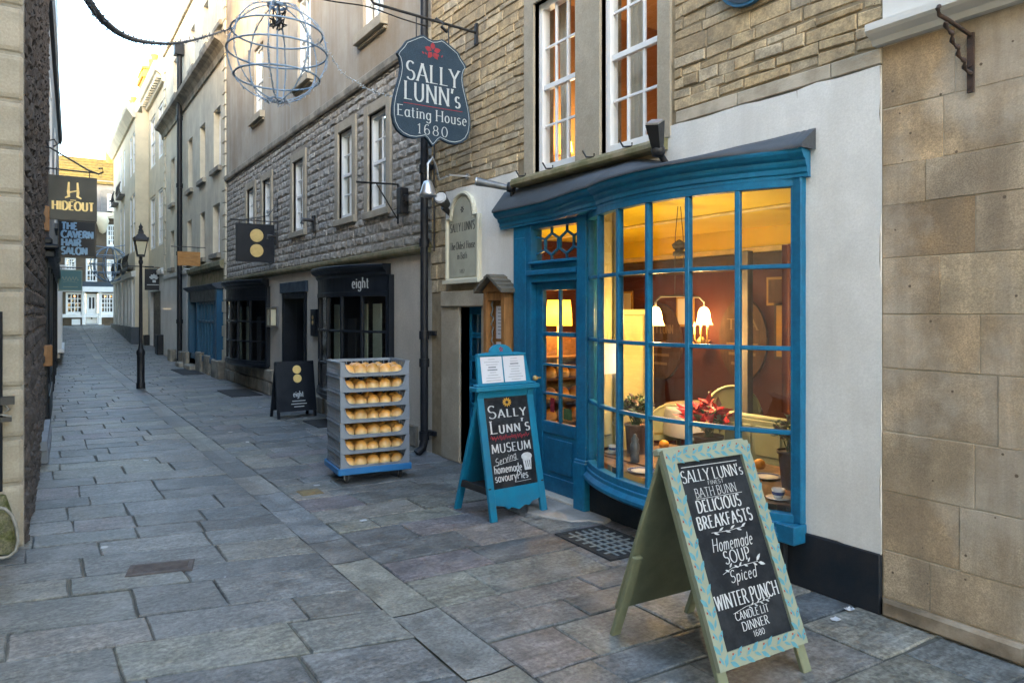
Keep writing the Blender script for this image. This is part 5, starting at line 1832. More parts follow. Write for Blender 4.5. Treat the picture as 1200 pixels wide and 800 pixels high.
mb.tube([(xc + .05, -.02, zb + .03), (xc + .12, .02, zb - .02), (xc + .08, .04, zb - .06), (xc + .16, .0, zb - .08)], .016, 6)
mb.build("bar", "black_iron", bk)

# lamps that light it: swan neck and two spot heads on the pipe
yl, zl = rf(552, 208)
mb = MB(right_wall)
sw = thing("swan_neck_lamp", "silver swan neck lamp on a long curved arm beside the drainpipe", "wall lamp", (FX, 6.1, 3.0))
p0 = rf(550, 207)
hp = cross(507, 222, 6.2)
mb.tube([(p0[0], .02, p0[1]), (p0[0] + .03, .2, p0[1]), (6.3, FX - hp[0] - .12, hp[1] + .12), (6.25, FX - hp[0] - .06, hp[1] + .24), (6.2, FX - hp[0], hp[1] + .30), (6.2, FX - hp[0] + .05, hp[1] + .24), (6.2, FX - hp[0] + .05, hp[1] + .08)], .011, 8)
mb.disc((p0[0], p0[1]), .03, .0, .03, 12)
mb.build("arm", "silver", sw)
mb = MB(right_wall)
prof = [(.015, .08), (.038, .07), (.055, .03), (.075, -.04), (.085, -.07), (.079, -.07), (.065, -.03), (0, .02)]
mb.lathe((6.2, FX - hp[0] + .05, hp[1]), prof, 18)
mb.build("lamp_shade", "silver", sw)
sp2 = thing("spot_lamp", "round white spot lamp on a black body just below the swan neck lamp", "spot lamp", (FX, 6.5, 2.8))
h2 = cross(514, 236, 6.6)
mb = MB(right_wall)
mb.tube([(6.6, FX - h2[0] - .09, h2[1] - .03), (6.55, FX - h2[0] - .02, h2[1]), (6.5, FX - h2[0] + .03, h2[1] + .02)], [.045, .06, .07], 12)
mb.tube([(6.65, .02, h2[1] - .12), (6.62, FX - h2[0] - .06, h2[1] - .05)], .03, 8)
mb.build("lamp_body", "black_iron", sp2)
mb = MB(right_wall)
mb.tube([(6.497, FX - h2[0] + .032, h2[1] + .021), (6.485, FX - h2[0] + .044, h2[1] + .027)], [.062, .05], 12)
mb.build("lens", "litter_white", sp2)


def cctv(name, label, base, tip, r=.04, cat="spot lamp", k=12):
    t = thing(name, label, cat, right_wall(base[0], 0, base[2]))
    b, e = Vector(base), Vector(tip)
    d = (e - b).normalized()
    mb = MB(right_wall)
    mb.tube([(b.x, .02, b.z - .12), (b.x, .06, b.z - .08), tuple(b)], .022, 8); mb.lathe((b.x, b.y, b.z - .04), [(0, 0), (.04, .01), (.05, .05), (.03, .09), (0, .1)], 10)
    mb.disc((b.x, b.z - .12), .045, .015, .03, 12)
    mb.build("bracket", "black_iron", t)
    mb = MB(right_wall)
    mb.tube([tuple(b), tuple(b + d * .05), tuple(e - d * .06), tuple(e)], [r * .55, r * .8, r, r * 1.15], k, sm=k > 6)
    mb.build("lamp_body", "grey_metal" if k > 6 else "black_iron", t)
    mb = MB(right_wall)
    mb.tube([tuple(e + d * .001), tuple(e + d * .012)], [r * 1.1, r * 1.05], k, sm=k > 6)
    mb.build("lens", "silver", t)
    return t


b_ = rf(606, 222)
cctv("spot_lamp", "slim grey spot lamp pointing out above the left end of the blue cornice", (b_[0] - .02, .08, b_[1]), (b_[0] + .14, .34, b_[1] + .06), .035)
b_ = rf(789, 184)
cctv("flood_lamp", "stubby black lamp tilted upwards on the stone ledge right of the sash windows", (b_[0], .14, b_[1] + .02), (b_[0] - .05, .22, b_[1] + .19), .058, k=4)
# hooks on the stone window ledge
for k, (px, py) in enumerate(((622, 201), (654, 196), (702, 186), (746, 176))):
    mb = MB(right_wall)
    a, z = rf(px, py)
    z = 2.73
    mb.tube([(a - .06, .10, z + .015), (a - .06, .10, z - .01), (a + .02, .11, z + .0), (a + .04, .13, z + .05)], .007, 6)
    tag(mb.build("iron_hook", "black_iron"), "small black hook on the ledge below the " + ["left sash window, near its left edge", "left sash window, near its right edge", "right sash window, near its left edge", "right sash window, near its middle"][k], "hook", "hooks on the window ledge")

# round blue plaque at the very top
a, z = rf(882, 8)
mb = MB(right_wall)
mb.disc((a, z + .235), .235, .02, .05, 40, 0); mb.disc((a, z + .235), .215, .05, .054, 40, 1)
tag(mb.build("round_plaque", ["deep_blue_paint", "slate_blue_paint"]), "round blue wall plaque cut by the top of the photograph", "plaque")

# arched name plaque
pq = thing("arched_plaque", "cream framed arched stone plaque with faded black lettering beside the shopfront", "plaque", (FX, 6.38, 1.86))
a0, a1 = 6.06, 6.70
am = (a0 + a1) / 2
zt_, zbm = 2.50, 1.87
arch = [(a0 + .10, zt_)] + [(am + .22 * math.cos(t), zt_ + .05 + .20 * math.sin(t)) for t in [math.pi * (1 - i / 16) for i in range(17)]][::1]
P1 = [(a0, zbm), (a1, zbm), (a1, zt_), (a1 - .09, zt_)] + [(am + .23 * math.cos(math.pi * i / 18), zt_ + .04 + .20 * math.sin(math.pi * i / 18)) for i in range(19)] + [(a0 + .09, zt_), (a0, zt_)]
mb = MB(right_wall)
mb.slabpoly(P1, .0, .045)
mb.build("backing", "plaque_cream", pq, bevel=.004)
mb = MB(right_wall)
rim = P1 + P1[:1]
mb.tube([(a, .05, z) for a, z in [(a0, zt_), (a0 + .09, zt_)][:0] + [(a1, zbm), (a1, zt_), (a1 - .08, zt_ + .005)] + P1[4:-2] + [(a0 + .08, zt_ + .005), (a0, zt_), (a0, zbm), (a1, zbm)]], .022, 6, sm=False)
mb.box(a0 - .04, a1 + .04, 0, .09, zbm - .035, zbm)
mb.build("frame", "plaque_cream", pq)
mb = MB(right_wall)
P2 = [(a0 + .05, zbm + .03), (a1 - .05, zbm + .03), (a1 - .05, zt_ - .02), (a1 - .13, zt_ - .02)] + [(am + .185 * math.cos(math.pi * i / 18), zt_ + .02 + .18 * math.sin(math.pi * i / 18)) for i in range(19)] + [(a0 + .13, zt_ - .02), (a0 + .05, zt_ - .02)]
mb.slabpoly(P2, .04, .052)
for s_, h_, z_, f_ in (("SALLY LUNN'S", .085, 2.36, .50), ("The Oldest House", .075, 2.18, .50), ("in Bath", .065, 2.08, .20), ("1482", .04, 1.935, .10)):
    mb.text(s_, h_, (am, z_), .0525, 1, w=.13, thin=.35, fit=f_, dx=-1)
for k in range(6):
    an = math.radians(60 * k)
    mb.leaf((-(am) + math.cos(an) * .005, 2.575 + math.sin(an) * .005), (math.cos(an), math.sin(an)), .035, .018, .0525, 1, dx=-1)
mb.build("board", ["plaque_face", "letter_black"], pq)

# wooden notice case with its little roof
a0, a1 = 5.475, 5.84
zb0, zt0 = .85, 1.75
nc = thing("notice_case", "small oak notice case with a shingled gable roof between side door and shopfront", "notice case", (FX, 5.75, .8))
mb = MB(right_wall)
mb.box(a0, a0 + .055, .018, .13, zb0, zt0); mb.box(a1 - .055, a1, .018, .13, zb0, zt0); mb.box(a0 + .055, a1 - .055, .018, .115, zt0 - .10, zt0 - .02); mb.box(a0 + .055, a1 - .055, .018, .115, zb0, zb0 + .055)
mb.box(a0 + .055, a1 - .055, .02, .05, zb0 + .055, zt0 - .1)
mb.slabpoly([(a0 - .01, zt0 - .018), (a1 + .01, zt0 - .018), ((a0 + a1) / 2, zt0 + .115)], .03, .135)
mb.build("case", "oak", nc, bevel=.005)
mb = MB(right_wall)
am_ = (a0 + a1) / 2
for s_ in (-1, 1):
    e = am_ + s_ * (am_ - a0 + .06)
    for i in range(4):
        t0, t1 = i / 4, (i + 1) / 4
        p, q = (e + (am_ - e) * t0, zt0 - .03 + .15 * t0 + .012 * (3 - i) * 0), (e + (am_ - e) * t1, zt0 - .03 + .15 * t1)
        mb.slabpoly([p, q, (q[0], q[1] + .022), (p[0], p[1] + .036)], .015, .20)
mb.build("roof", "old_wood", nc, bevel=.003)
mb = MB(right_wall)
for i, (z0_, z1_) in enumerate(((1.30, 1.60), (.92, 1.27))):
    mb.box(a0 + .075, a1 - .12, .055, .060, z0_, z1_, 0)
    for k in range(8):
        mb.strip2([(-(a1 - .15), z1_ - .03 - .032 * k), (-(a0 + .10 + rg.uniform(0, .08)), z1_ - .03 - .032 * k)], [.007] * 2, .0602, 1, dx=-1)
mb.build("notice", ["paper", "letter_grey"], nc)
mb = MB(right_wall)
pts = [(a1 - .085 + .012 * math.sin(i * 1.7), .08 + .012 * math.cos(i * 2.3), zb0 + .1 + i * .03) for i in range(24)]
mb.tube(pts, .008, 5)
mb.build("cable", "cable_white", nc)

# the other hanging boards


def plain_sign(name, label, xl, xr, yt, yb, Y, mats, draw=None, th=.025, bracket=None, cat="sign", group=None):
    x0, x1, z0, z1 = sign_rect(xl, xr, yt, yb, Y)
    fr = face_cam(Y)
    t = thing(name, label, cat, ((x0 + x1) / 2, Y, z0))
    mb = MB(fr)
    mb.box(x0, x1, -th, th, z0, z1, 0)
    if draw:
        draw(mb, (x0 + x1) / 2, z0, x1 - x0, z1 - z0, th + .0006)
    mb.build("board", mats, t)
    if bracket:
        b = MB(fr)
        bracket(b, x0, x1, z0, z1)
        b.build("bracket", "black_iron", t)
    return t


def d_hide(mb, xc, z0, w, h, n):
    mb.text("HIDEOUT", h * .19, (xc, z0 + h * .23), n, 1, w=.24, thin=.45, fit=w * .86, small=None)
    cx, cz = xc, z0 + h * .62
    for s in (-1, 1):
        mb.strip2([(cx + s * w * .09, cz + h * .24), (cx + s * w * .10, cz + h * .02), (cx + s * w * .09, cz - h * .08), (cx + s * w * .17, cz - h * .12)], [w * .035, w * .06, w * .06, w * .03], n, 1)
    mb.strip2([(cx - w * .12, cz + h * .0), (cx + w * .10, cz + h * .06)], [w * .04, w * .03], n, 1)
    mb.strip2([(cx - w * .06, z0 + h * .455), (cx + w * .06, z0 + h * .455)], [h * .016] * 2, n, 1)


def br_scroll(b, x0, x1, z0, z1):
    Ys = 0
    b.tube([(x0 - .06, 0, z1 + .34), (x0 + .02, 0, z1 + .33), (x1 - .10, 0, z1 + .10), (x1 + .02, 0, z1 + .06), (x1 + .07, 0, z1 + .09), (x1 + .06, 0, z1 + .14), (x1 + .02, 0, z1 + .13)], .012, 6)
    b.tube([(x0 - .10, 0, z1 + .08), (x1 - .02, 0, z1 + .07)], .010, 6)
    b.tube([(x0 + .0, 0, z1 + .33), (x0 - .02, 0, z1 + .41), (x0 + .06, 0, z1 + .44), (x0 + .09, 0, z1 + .38), (x0 + .05, 0, z1 + .35)], .010, 6)
    b.tube([(x0 - .10, 0, z1 - .02), (x0 - .10, 0, z1 + .42)], .016, 6)
    for x in (x0 + .08, x1 - .08):
        b.tube([(x, 0, z1), (x, 0, z1 + .1)], .006, 5)


plain_sign("hanging_sign", "olive brown hanging sign reading Hideout in gold below a gold emblem", 57, 113.5, 207, 258.5, 10.6, ["olive_board", "gold_bright"], d_hide, bracket=br_scroll)


def d_cav(mb, xc, z0, w, h, n):
    for i, s in enumerate(("THE", "CAVERN", "HAIR", "SALON")):
        mb.text(s, h * .185, (xc - w * .40, z0 + h * (.755 - .225 * i)), n, 1, w=.30, thin=.75, serif=False, align='l', fit={"THE": w * .40, "CAVERN": w * .82, "HAIR": w * .50, "SALON": w * .66}[s], sp=.10)
    for p, q in (((-.48, .02), (.48, .02)), ((.48, .02), (.48, .98)), ((.48, .98), (-.48, .98)), ((-.48, .98), (-.48, .02))):
        mb.strip2([(xc + p[0] * w, z0 + p[1] * h), (xc + q[0] * w, z0 + q[1] * h)], [.012] * 2, n, 2)


def br_simple(b, x0, x1, z0, z1):
    b.tube([(x0 - .12, 0, z1 + .05), (x1, 0, z1 + .05)], .012, 6)
    for x in (x0 + .06, x1 - .06):
        b.tube([(x, 0, z1), (x, 0, z1 + .05)], .006, 5)


plain_sign("hanging_sign", "black hanging sign reading The Cavern Hair Salon in pale blue block capitals", 67.5, 112.5, 259, 301.5, 12.3, ["navy_paint", "letter_blue", "old_wood"], d_cav, bracket=br_simple)


def d_teal(mb, xc, z0, w, h, n):
    P = [(xc + w * (-.34 + .68 * i / 24), z0 + h * (.58 + .10 * math.sin(i * 1.3))) for i in range(25)]
    mb.strip2(P, [w * .02] * 25, n, 1)
    mb.strip2([(xc - w * .3, z0 + h * .42), (xc - w * .05, z0 + h * .46), (xc + w * .3, z0 + h * .40)], [w * .012] * 3, n, 1)
    mb.strip2([(xc - w * .3, z0 + h * .2), (xc + w * .3, z0 + h * .2)], [w * .025] * 2, n, 1)
    for p, q in (((-.48, .03), (.48, .03)), ((.48, .03), (.48, .97)), ((.48, .97), (-.48, .97)), ((-.48, .97), (-.48, .03))):
        mb.strip2([(xc + p[0] * w, z0 + p[1] * h), (xc + q[0] * w, z0 + q[1] * h)], [.012] * 2, n, 1)


plain_sign("hanging_sign", "teal hanging sign with pale script, lowest of the signs on the left side", 68, 96.5, 316, 341, 19, ["teal_board", "sage_pale"], d_teal, bracket=br_simple)


def d_eight(mb, xc, z0, w, h, n):
    mb.disc((xc + w * .03, z0 + h * .695), h * .17, n - .002, n + .006, 28, 1); mb.disc((xc + w * .03, z0 + h * .30), h * .17, n - .002, n + .006, 28, 1)


def br_eight(b, x0, x1, z0, z1):
    b.tube([(FX, 0, z1 + .06), (x0 - .1, 0, z1 + .06)], .012, 6)
    b.tube([(FX, 0, z1 + .42), (x1 - .1, 0, z1 + .16), (x0 + .1, 0, z1 + .06)], .008, 6)
    b.box(FX - .02, FX - .005, -.02, .02, z1 - .1, z1 + .48)
    for x in (x0 + .06, x1 - .06):
        b.tube([(x, 0, z1), (x, 0, z1 + .06)], .006, 5)


plain_sign("hanging_sign", "black square hanging sign with two gold discs on the rubble house", 276.5, 321, 262.5, 307, 13.25, ["navy_paint", "gold"], d_eight, bracket=br_eight)


def d_or(mb, xc, z0, w, h, n):
    mb.strip2([(xc - w * .2, z0 + h * .55), (xc + w * .2, z0 + h * .55)], [h * .04] * 2, n, 1)
    mb.strip2([(xc - w * .3, z0 + h * .3), (xc + w * .3, z0 + h * .3)], [h * .03] * 2, n, 1)


plain_sign("hanging_sign", "small orange wooden sign hanging over the blue shopfront", 208, 234.5, 295, 311.5, 20, ["orange_board", "oak"], d_or,
           bracket=lambda b, x0, x1, z0, z1: (b.tube([(FX, 0, z1 + .12), (x0 - .15, 0, z1 + .12)], .012, 6), [b.tube([(x, 0, z1), (x, 0, z1 + .12)], .006, 5) for x in (x0 + .05, x1 - .05)]))


def d_dark(mb, xc, z0, w, h, n):
    for k in range(5):
        an = math.radians(20 + 35 * k)
        mb.leaf((xc, z0 + h * .55), (math.cos(an), math.sin(an)), h * .22, h * .16, n, 1)
    mb.strip2([(xc - w * .08, z0 + h * .42), (xc + w * .1, z0 + h * .42)], [h * .12] * 2, n, 1)
    mb.strip2([(xc - w * .38, z0 + h * .25), (xc + w * .38, z0 + h * .25)], [h * .035] * 2, n, 1)


plain_sign("hanging_sign", "dark square sign with a white emblem over the dark shop door behind the lamp post", 169.5, 191, 315, 340, 28.5, ["navy_paint", "letter_white"], d_dark,
           bracket=lambda b, x0, x1, z0, z1: b.tube([(FX, 0, z1 + .05), (x0, 0, z1 + .05)], .02, 6))

# ------------------------------------------------------------------ lamp post
LX, LY = 1.73, 16.35
lp = thing("street_lamp", "black street lamp post with tapering glass lantern standing in the lane", "street lamp", (LX, LY, 0))
mb = MB()
mb.lathe((LX, LY, 0), [(.085, 0), (.085, .10), (.072, .13), (.070, .66), (.082, .70), (.082, .75), (.05, .80), (.036, .90), (.033, 1.9), (.028, 2.50), (.042, 2.53), (.042, 2.57), (.028, 2.59), (.034, 2.66), (0, 2.66)], 12, sm=True)
mb.build("post", "pipe_black", lp)
mb = MB()
mb.tube([(LX - .24, LY, 2.46), (LX + .24, LY, 2.46)], .011, 6)
mb.build("ladder_bar", "pipe_black", lp)
lan = MB()


def sq(r, z):
    return [(LX + r * math.cos(math.radians(45 + 90 * i)), LY + r * math.sin(math.radians(45 + 90 * i)), z) for i in range(4)]


b4, t4 = sq(.090, 2.69), sq(.155, 2.97)
for i in range(4):
    lan.tube([b4[i], t4[i]], .010, 5)
    lan.tube([b4[i], b4[(i + 1) % 4]], .010, 5); lan.tube([t4[i], t4[(i + 1) % 4]], .014, 5)
r0 = [sq(.185, 2.975), sq(.185, 3.005), sq(.10, 3.10), sq(.07, 3.115), sq(.07, 3.155), sq(.035, 3.20)]
lan.grid(r0, sm=False, close_u=True)
lan.lathe((LX, LY, 3.18), [(.05, 0), (.03, .04), (.04, .08), (.015, .12), (.0, .17)], 8)
for p in sq(.17, 3.0):
    lan.lathe(p, [(.0, 0), (.02, .015), (.014, .04), (0, .055)], 6)
lan.box(LX - .07, LX + .07, LY - .07, LY + .07, 2.655, 2.69)
lant = lan.build("lantern", "pipe_black", lp)
g = MB()
g.grid([sq(.086, 2.695), sq(.150, 2.965)], sm=False, close_u=True)
g.build("pane", "lamp_glass", lant)

# ------------------------------------------------------------------ festive lights across the lane
SY = 8.0
sx_, sz_ = cross(325, 62, SY)
SR = 57.5 * SY / (CAMF * CS - (325 - 600) * SN)
SR *= .98
ball = thing("light_globe", "open wire globe decoration wound with small white lights, strung above the lane", "decoration", (sx_, SY, sz_ - SR))
rg = random.Random(17)


def sph(th, ph, r=1.0):
    return (sx_ + SR * r * math.cos(ph) * math.cos(th), SY + SR * r * math.cos(ph) * math.sin(th), sz_ + SR * r * math.sin(ph))


mb = MB()
for ph in (-.55, .0, .42):
    mb.tube([sph(6.2832 * i / 32, ph + .0) for i in range(33)], .010, 6, cap=False)
mb.tube([(sx_, SY, sz_ - SR), (sx_, SY, sz_ + SR)], .010, 6)
for i in range(3):
    mb.tube([(sx_ + .1 * math.cos(6.283 * j / 16), SY + .1 * math.sin(6.283 * j / 16), sz_ + (-1, 1, .97)[i] * SR * .985) for j in range(17)], .009, 6, cap=False)
mb.build("hoop", "wire_blue", ball)
mb = MB()
for k in range(4):
    th = math.pi * k / 4 + .35
    mb.tube([sph(th, -1.5708 + math.pi * 2 * i / 40) for i in range(41)], .0065, 6, cap=False, mat=0)
    mb.tube([tuple(Vector(sph(th, -1.5708 + math.pi * 2 * i / 60, 1.01)) + Vector((rg.uniform(-.016, .016), rg.uniform(-.016, .016), rg.uniform(-.01, .01)))) for i in range(61)], .0035, 4, cap=False, mat=0)
mb.build("meridian", ["wire_blue", "cable_white"], ball)
mb = MB()
for k in range(4):
    th = math.pi * k / 4 + .35
    for i in range(60):
        p = Vector(sph(th, -1.5708 + math.pi * 2 * (i + rg.random()) / 60, 1.015))
        d = Vector((rg.uniform(-1, 1), rg.uniform(-1, 1), rg.uniform(-1, .4))).normalized() * .032
        mb.tube([tuple(p), tuple(p + d)], [.0055, .0025], 4)
for k in range(26):
    a = rg.uniform(0, 6.28)
    p = Vector((sx_ + .11 * math.cos(a), SY + .11 * math.sin(a), sz_ - SR * .99 + rg.uniform(-.03, .02)))
    mb.tube([tuple(p), tuple(p + Vector((rg.uniform(-.04, .04), rg.uniform(-.04, .04), -.03)))], [.006, .003], 4)
mb.build("bulb", "led", ball)
mb = MB()
for i in range(7):
    mb.tube([tuple(Vector((sx_, SY, sz_ + SR * .66)) + Vector((rg.uniform(-.09, .09), rg.uniform(-.09, .09), rg.uniform(-.12, .12)))) for _ in range(4)], .010, 5)
mb.tube([(sx_ + .02, SY, sz_ + SR * .55), (sx_ + .02, SY, sz_ + SR * 1.5)], .008, 5)
mb.build("cable_tangle", "black_iron", ball)


def spline(P, n):
    out = []
    for i in range(len(P) - 1):
        p0, p1, p2, p3 = [Vector(P[min(max(j, 0), len(P) - 1)]) for j in (i - 1, i, i + 1, i + 2)]
        for k in range(n):
            t = k / n
            out.append(.5 * ((2 * p1) + (p2 - p0) * t + (2 * p0 - 5 * p1 + 4 * p2 - p3) * t * t + (3 * p1 - p0 - 3 * p2 + p3) * t ** 3))
    out.append(Vector(P[-1]))
    return out


def pix3(px, py, Y):
    x, z = cross(px, py, Y)
    return (x, Y, z)


def garland(name, label, P, r, mats, tuft, n=10):
    S = spline(P, n)
    mb = MB()
    rr = [r(i / (len(S) - 1)) for i in range(len(S))]
    mb.tube([tuple(p) for p in S], rr, 6)
    for i in range(len(S) - 1):
        f = i / (len(S) - 1)
        for _ in range(tuft):
            p = S[i].lerp(S[i + 1], rg.random())
            d = Vector((rg.gauss(0, 1), rg.gauss(0, 1), rg.gauss(-.2, 1))).normalized()
            mb.tube([tuple(p), tuple(p + d * (rr[i] * 1.2 + rg.uniform(.008, .03)))], [.005, .003], 4, mat=1)
    return tag(mb.build(name, mats), label, "garland")


sag_ = [pix3(60, -75, 5.9), pix3(103, 0, 6.0), pix3(125, 28, 6.3), pix3(152, 45, 6.7), pix3(185, 51, 7.2), pix3(213, 50, 7.5), pix3(245, 42, 7.9), pix3(275, 32, 8.05)]
garland("light_string", "dark tufted garland sagging from the left house to the wire globe", sag_, lambda f: .030 * (1 - f) ** 1.2 + .006, ["tinsel_dark", "tinsel_dark"], 4)
s2 = [pix3(372, 48, 7.9), pix3(388, 66, 7.7), pix3(400, 84, 7.5), pix3(420, 98, 7.3), pix3(440, 108, 7.15), pix3(470, 112, 7.05), (FX - .13, 7.0, cross(515, 96, 7.0)[1])]
garland("light_string", "thin pale string of lights running from the wire globe to the drainpipe", s2, lambda f: .006, ["cable_white", "led"], 2)
s3 = [(FX - .1, 7.05, 4.62), pix3(470, 22, 6.9), pix3(430, 8, 6.8), pix3(380, 0, 6.7), pix3(300, -20, 6.6)]
garland("light_string", "black cable crossing above the shield sign along the top edge", s3, lambda f: .007, ["black_iron", "black_iron"], 0)
fx_, fz_ = cross(129, 310, 36)
mb = MB()
rr = 20 * 36 / (CAMF * CS - (129 - 600) * SN)
for k in range(5):
    th = math.pi * k / 5
    mb.tube([(fx_ + rr * math.cos(th) * math.cos(6.283 * i / 24), 36 + rr * math.sin(th) * math.cos(6.283 * i / 24), fz_ + rr * math.sin(6.283 * i / 24)) for i in range(25)], .022, 5, cap=False)
for ph in (-.5, 0, .5):
    mb.tube([(fx_ + rr * math.cos(ph) * math.cos(6.283 * i / 24), 36 + rr * math.cos(ph) * math.sin(6.283 * i / 24), fz_ + rr * math.sin(ph)) for i in range(25)], .02, 5, cap=False)
mb.tube([(fx_ - 1.4, 36, fz_ + rr * 1.1), (fx_, 36, fz_ + rr), (3.3, 36, fz_ + rr * 1.2)], .02, 5)
tag(mb.build("light_globe", "wire_blue"), "tiny distant wire globe strung before the brown house at the end of the lane", "decoration")

# ------------------------------------------------------------------ A-boards


def aframe(p):                      # local frame of a leaning panel: (a, n, s) with s along the slope from the floor up
    pass


def a_board(name, label, cx, cy, th, w, zt, a, ab, build):
    t = thing(name, label, "A-board", (cx, cy, 0), th)
    sl_f, sl_b = math.hypot(a, zt), math.hypot(ab, zt)

    def front(x, n, s):             # n out of the front face
        f = s / sl_f
        return (x, -a * (1 - f) - n * zt / sl_f, zt * f + n * a / sl_f * 1.0)

    def back(x, n, s):
        f = s / sl_b
        return (x, ab * (1 - f) + n * zt / sl_b, zt * f + n * ab / sl_b)
    build(t, front, back, sl_f, sl_b, w)
    return t


def menu_board(t, fr, bk, S, SB, w):
    hw = w / 2
    leg, fwd = .052, .062
    s0 = .115
    for sx in (-1, 1):
        mb = MB(fr)
        mb.box(sx * hw - (leg if sx > 0 else 0), sx * hw + (leg if sx < 0 else 0), -.028, -.003, .0, S)
        mb.build("leg", "sage", t, local=True, bevel=.004)
    mb = MB(fr)
    mb.box(-hw, -hw + fwd, -.002, .020, s0, S + .015, 0); mb.box(hw - fwd, hw, -.002, .020, s0, S + .015, 0)
    mb.box(-hw + fwd, hw - fwd, -.002, .0195, S + .015 - fwd, S + .015, 0); mb.box(-hw + fwd, hw - fwd, -.002, .0195, s0, s0 + fwd, 0)
    rr = random.Random(3)

    def vine(p, q, n=.0206):
        p, q = Vector(p), Vector(q)
        d = (q - p)
        L = d.length
        d.normalize()
        o = Vector((-d.y, d.x))
        k = int(L / .045)
        for i in range(k):
            c = p + d * (L * (i + .5) / k)
            s = 1 if i % 2 else -1
            c1 = c + o * .011 * s
            mb.leaf(tuple(c1 - d * .02 - o * .006 * s), tuple(d + o * .75 * s * rr.uniform(.6, 1.2)), .052, .020, n, 1)
            mb.leaf(tuple(c - d * .012), tuple(d - o * .5 * s), .040, .013, n, 1)
            if i % 2 == 0:
                mb.leaf(tuple(c - o * .018 * s), tuple(d + o * .3), .012, .009, n, 2)
            if rr.random() < .4:
                mb.leaf(tuple(c + o * .02 * s), tuple(d - o * .6), .009, .006, n, 2)
    m = fwd / 2
    vine((-hw + m, s0 + .01), (-hw + m, S - .0)); vine((hw - m, s0 + .01), (hw - m, S - .0)); vine((-hw + fwd, S + .015 - m), (hw - fwd, S + .015 - m)); vine((-hw + fwd, s0 + m), (hw - fwd, s0 + m))
    mb.build("frame", ["sage_pale", "leaf_blue", "berry_red"], t, local=True, bevel=0)
    mb = MB(fr)
    mb.box(-hw + fwd - .004, hw - fwd + .004, -.004, .006, s0 + fwd - .004, S + .019 - fwd, 0)
    n = .0066
    pw = w - 2 * fwd
    top, bot = S + .015 - fwd, s0 + fwd
    H = top - bot
    Y_ = lambda f: bot + H * f
    mb.strip2([(-pw * .43, Y_(.972)), (pw * .42, Y_(.970))], [.003] * 2, n, 1)
    mb.text("SALLY LUNN's", H * .066, (-.0, Y_(.885)), n, 1, w=.13, thin=.4, fit=pw * .92, sp=.12)
    mb.text("FINEST", H * .022, (.004, Y_(.856)), n, 1, w=.14, fit=pw * .24, slant=.12, serif=False)
    mb.text("BATH BUNN", H * .050, (-.008, Y_(.795)), n, 1, w=.085, thin=.7, fit=pw * .62, sp=.14)
    mb.strip2([(-pw * .34, Y_(.787)), (pw * .36, Y_(.784))], [.002] * 2, n, 1)
    mb.text("DELICIOUS", H * .066, (-.012, Y_(.712)), n, 1, w=.16, thin=.5, fit=pw * .66, sp=.2)
    mb.text("BREAKFASTS", H * .068, (.0, Y_(.622)), n, 1, w=.16, thin=.5, fit=pw * .82, sp=.2)
    for i in range(6):
        mb.leaf((-pw * .22 + pw * .085 * i, Y_(.592 + .004 * (i % 2))), (1, .4 if i % 2 else -.35), .034, .009, n, 1)
    mb.strip2([(-pw * .25, Y_(.595)), (0, Y_(.588)), (pw * .25, Y_(.596))], [.002] * 3, n, 1)
    mb.text("Homemade", H * .070, (-.0, Y_(.492)), n, 1, w=.085, thin=.7, serif=False, slant=.22, fit=pw * .60)
    mb.text("SOUP", H * .066, (.008, Y_(.418)), n, 1, w=.13, thin=.4, fit=pw * .38)
    for i in range(7):
        mb.leaf((-pw * .2 + pw * .07 * i, Y_(.390 + .006 * (i % 3))), (1, .9 if i % 2 else -.5), .026, .009, n, 1)
    mb.leaf((pw * .28, Y_(.398)), (1, .8), .042, .014, n, 1); mb.leaf((pw * .30, Y_(.388)), (1, -.35), .042, .014, n, 1)
    mb.strip2([(-pw * .25, Y_(.37)), (-pw * .1, Y_(.392)), (pw * .3, Y_(.394))], [.002] * 3, n, 1)
    mb.text("Spiced", H * .062, (.012, Y_(.318)), n, 1, w=.09, thin=.7, serif=False, slant=.22, fit=pw * .39)
    mb.text("WINTER PUNCH", H * .074, (.004, Y_(.200)), n, 1, w=.13, thin=.5, fit=pw * .93, sp=.14)
    for i in range(8):
        mb.leaf((-pw * .02 + pw * .045 * i, Y_(.180 + .003 * i * .5)), (1, .7 if i % 2 else -.5), .022, .006, n, 1)
    mb.strip2([(-pw * .25, Y_(.165)), (-pw * .05, Y_(.184)), (pw * .32, Y_(.190))], [.002] * 3, n, 1)
    mb.text("CANDLE LIT", H * .040, (.004, Y_(.128)), n, 1, w=.14, thin=.5, fit=pw * .49)
    mb.text("DINNER", H * .044, (.006, Y_(.070)), n, 1, w=.14, thin=.5, fit=pw * .39)
    mb.text("1680", H * .030, (.012, Y_(.028)), n, 1, w=.14, fit=pw * .16, serif=False)
    mb.build("blackboard", ["chalkboard", "chalk"], t, local=True)
    for sx in (-1, 1):
        mb = MB(bk)
        mb.box(sx * hw - (leg if sx > 0 else 0), sx * hw + (leg if sx < 0 else 0), -.03, -.004, .0, SB * .46)
        mb.build("leg", "sage", t, local=True, bevel=.004)
    mb = MB(bk)
    mb.box(-hw + .004, hw - .004, -.0035, .016, .14, SB + .005)
    mb.build("back_panel", "sage", t, local=True, bevel=.004)
    mb = MB(fr)
    mb.box(-hw - .004, hw + .004, -.045, -.005, S - .0, S + .03)
    mb.build("hinge_rail", "sage_pale", t, local=True, bevel=.004)


a_board("menu_board", "sage green A-board with painted leaf border and chalk menu, nearest the camera", 2.553, 2.298, -.0465, .532, .921, .3746, .3676, menu_board)


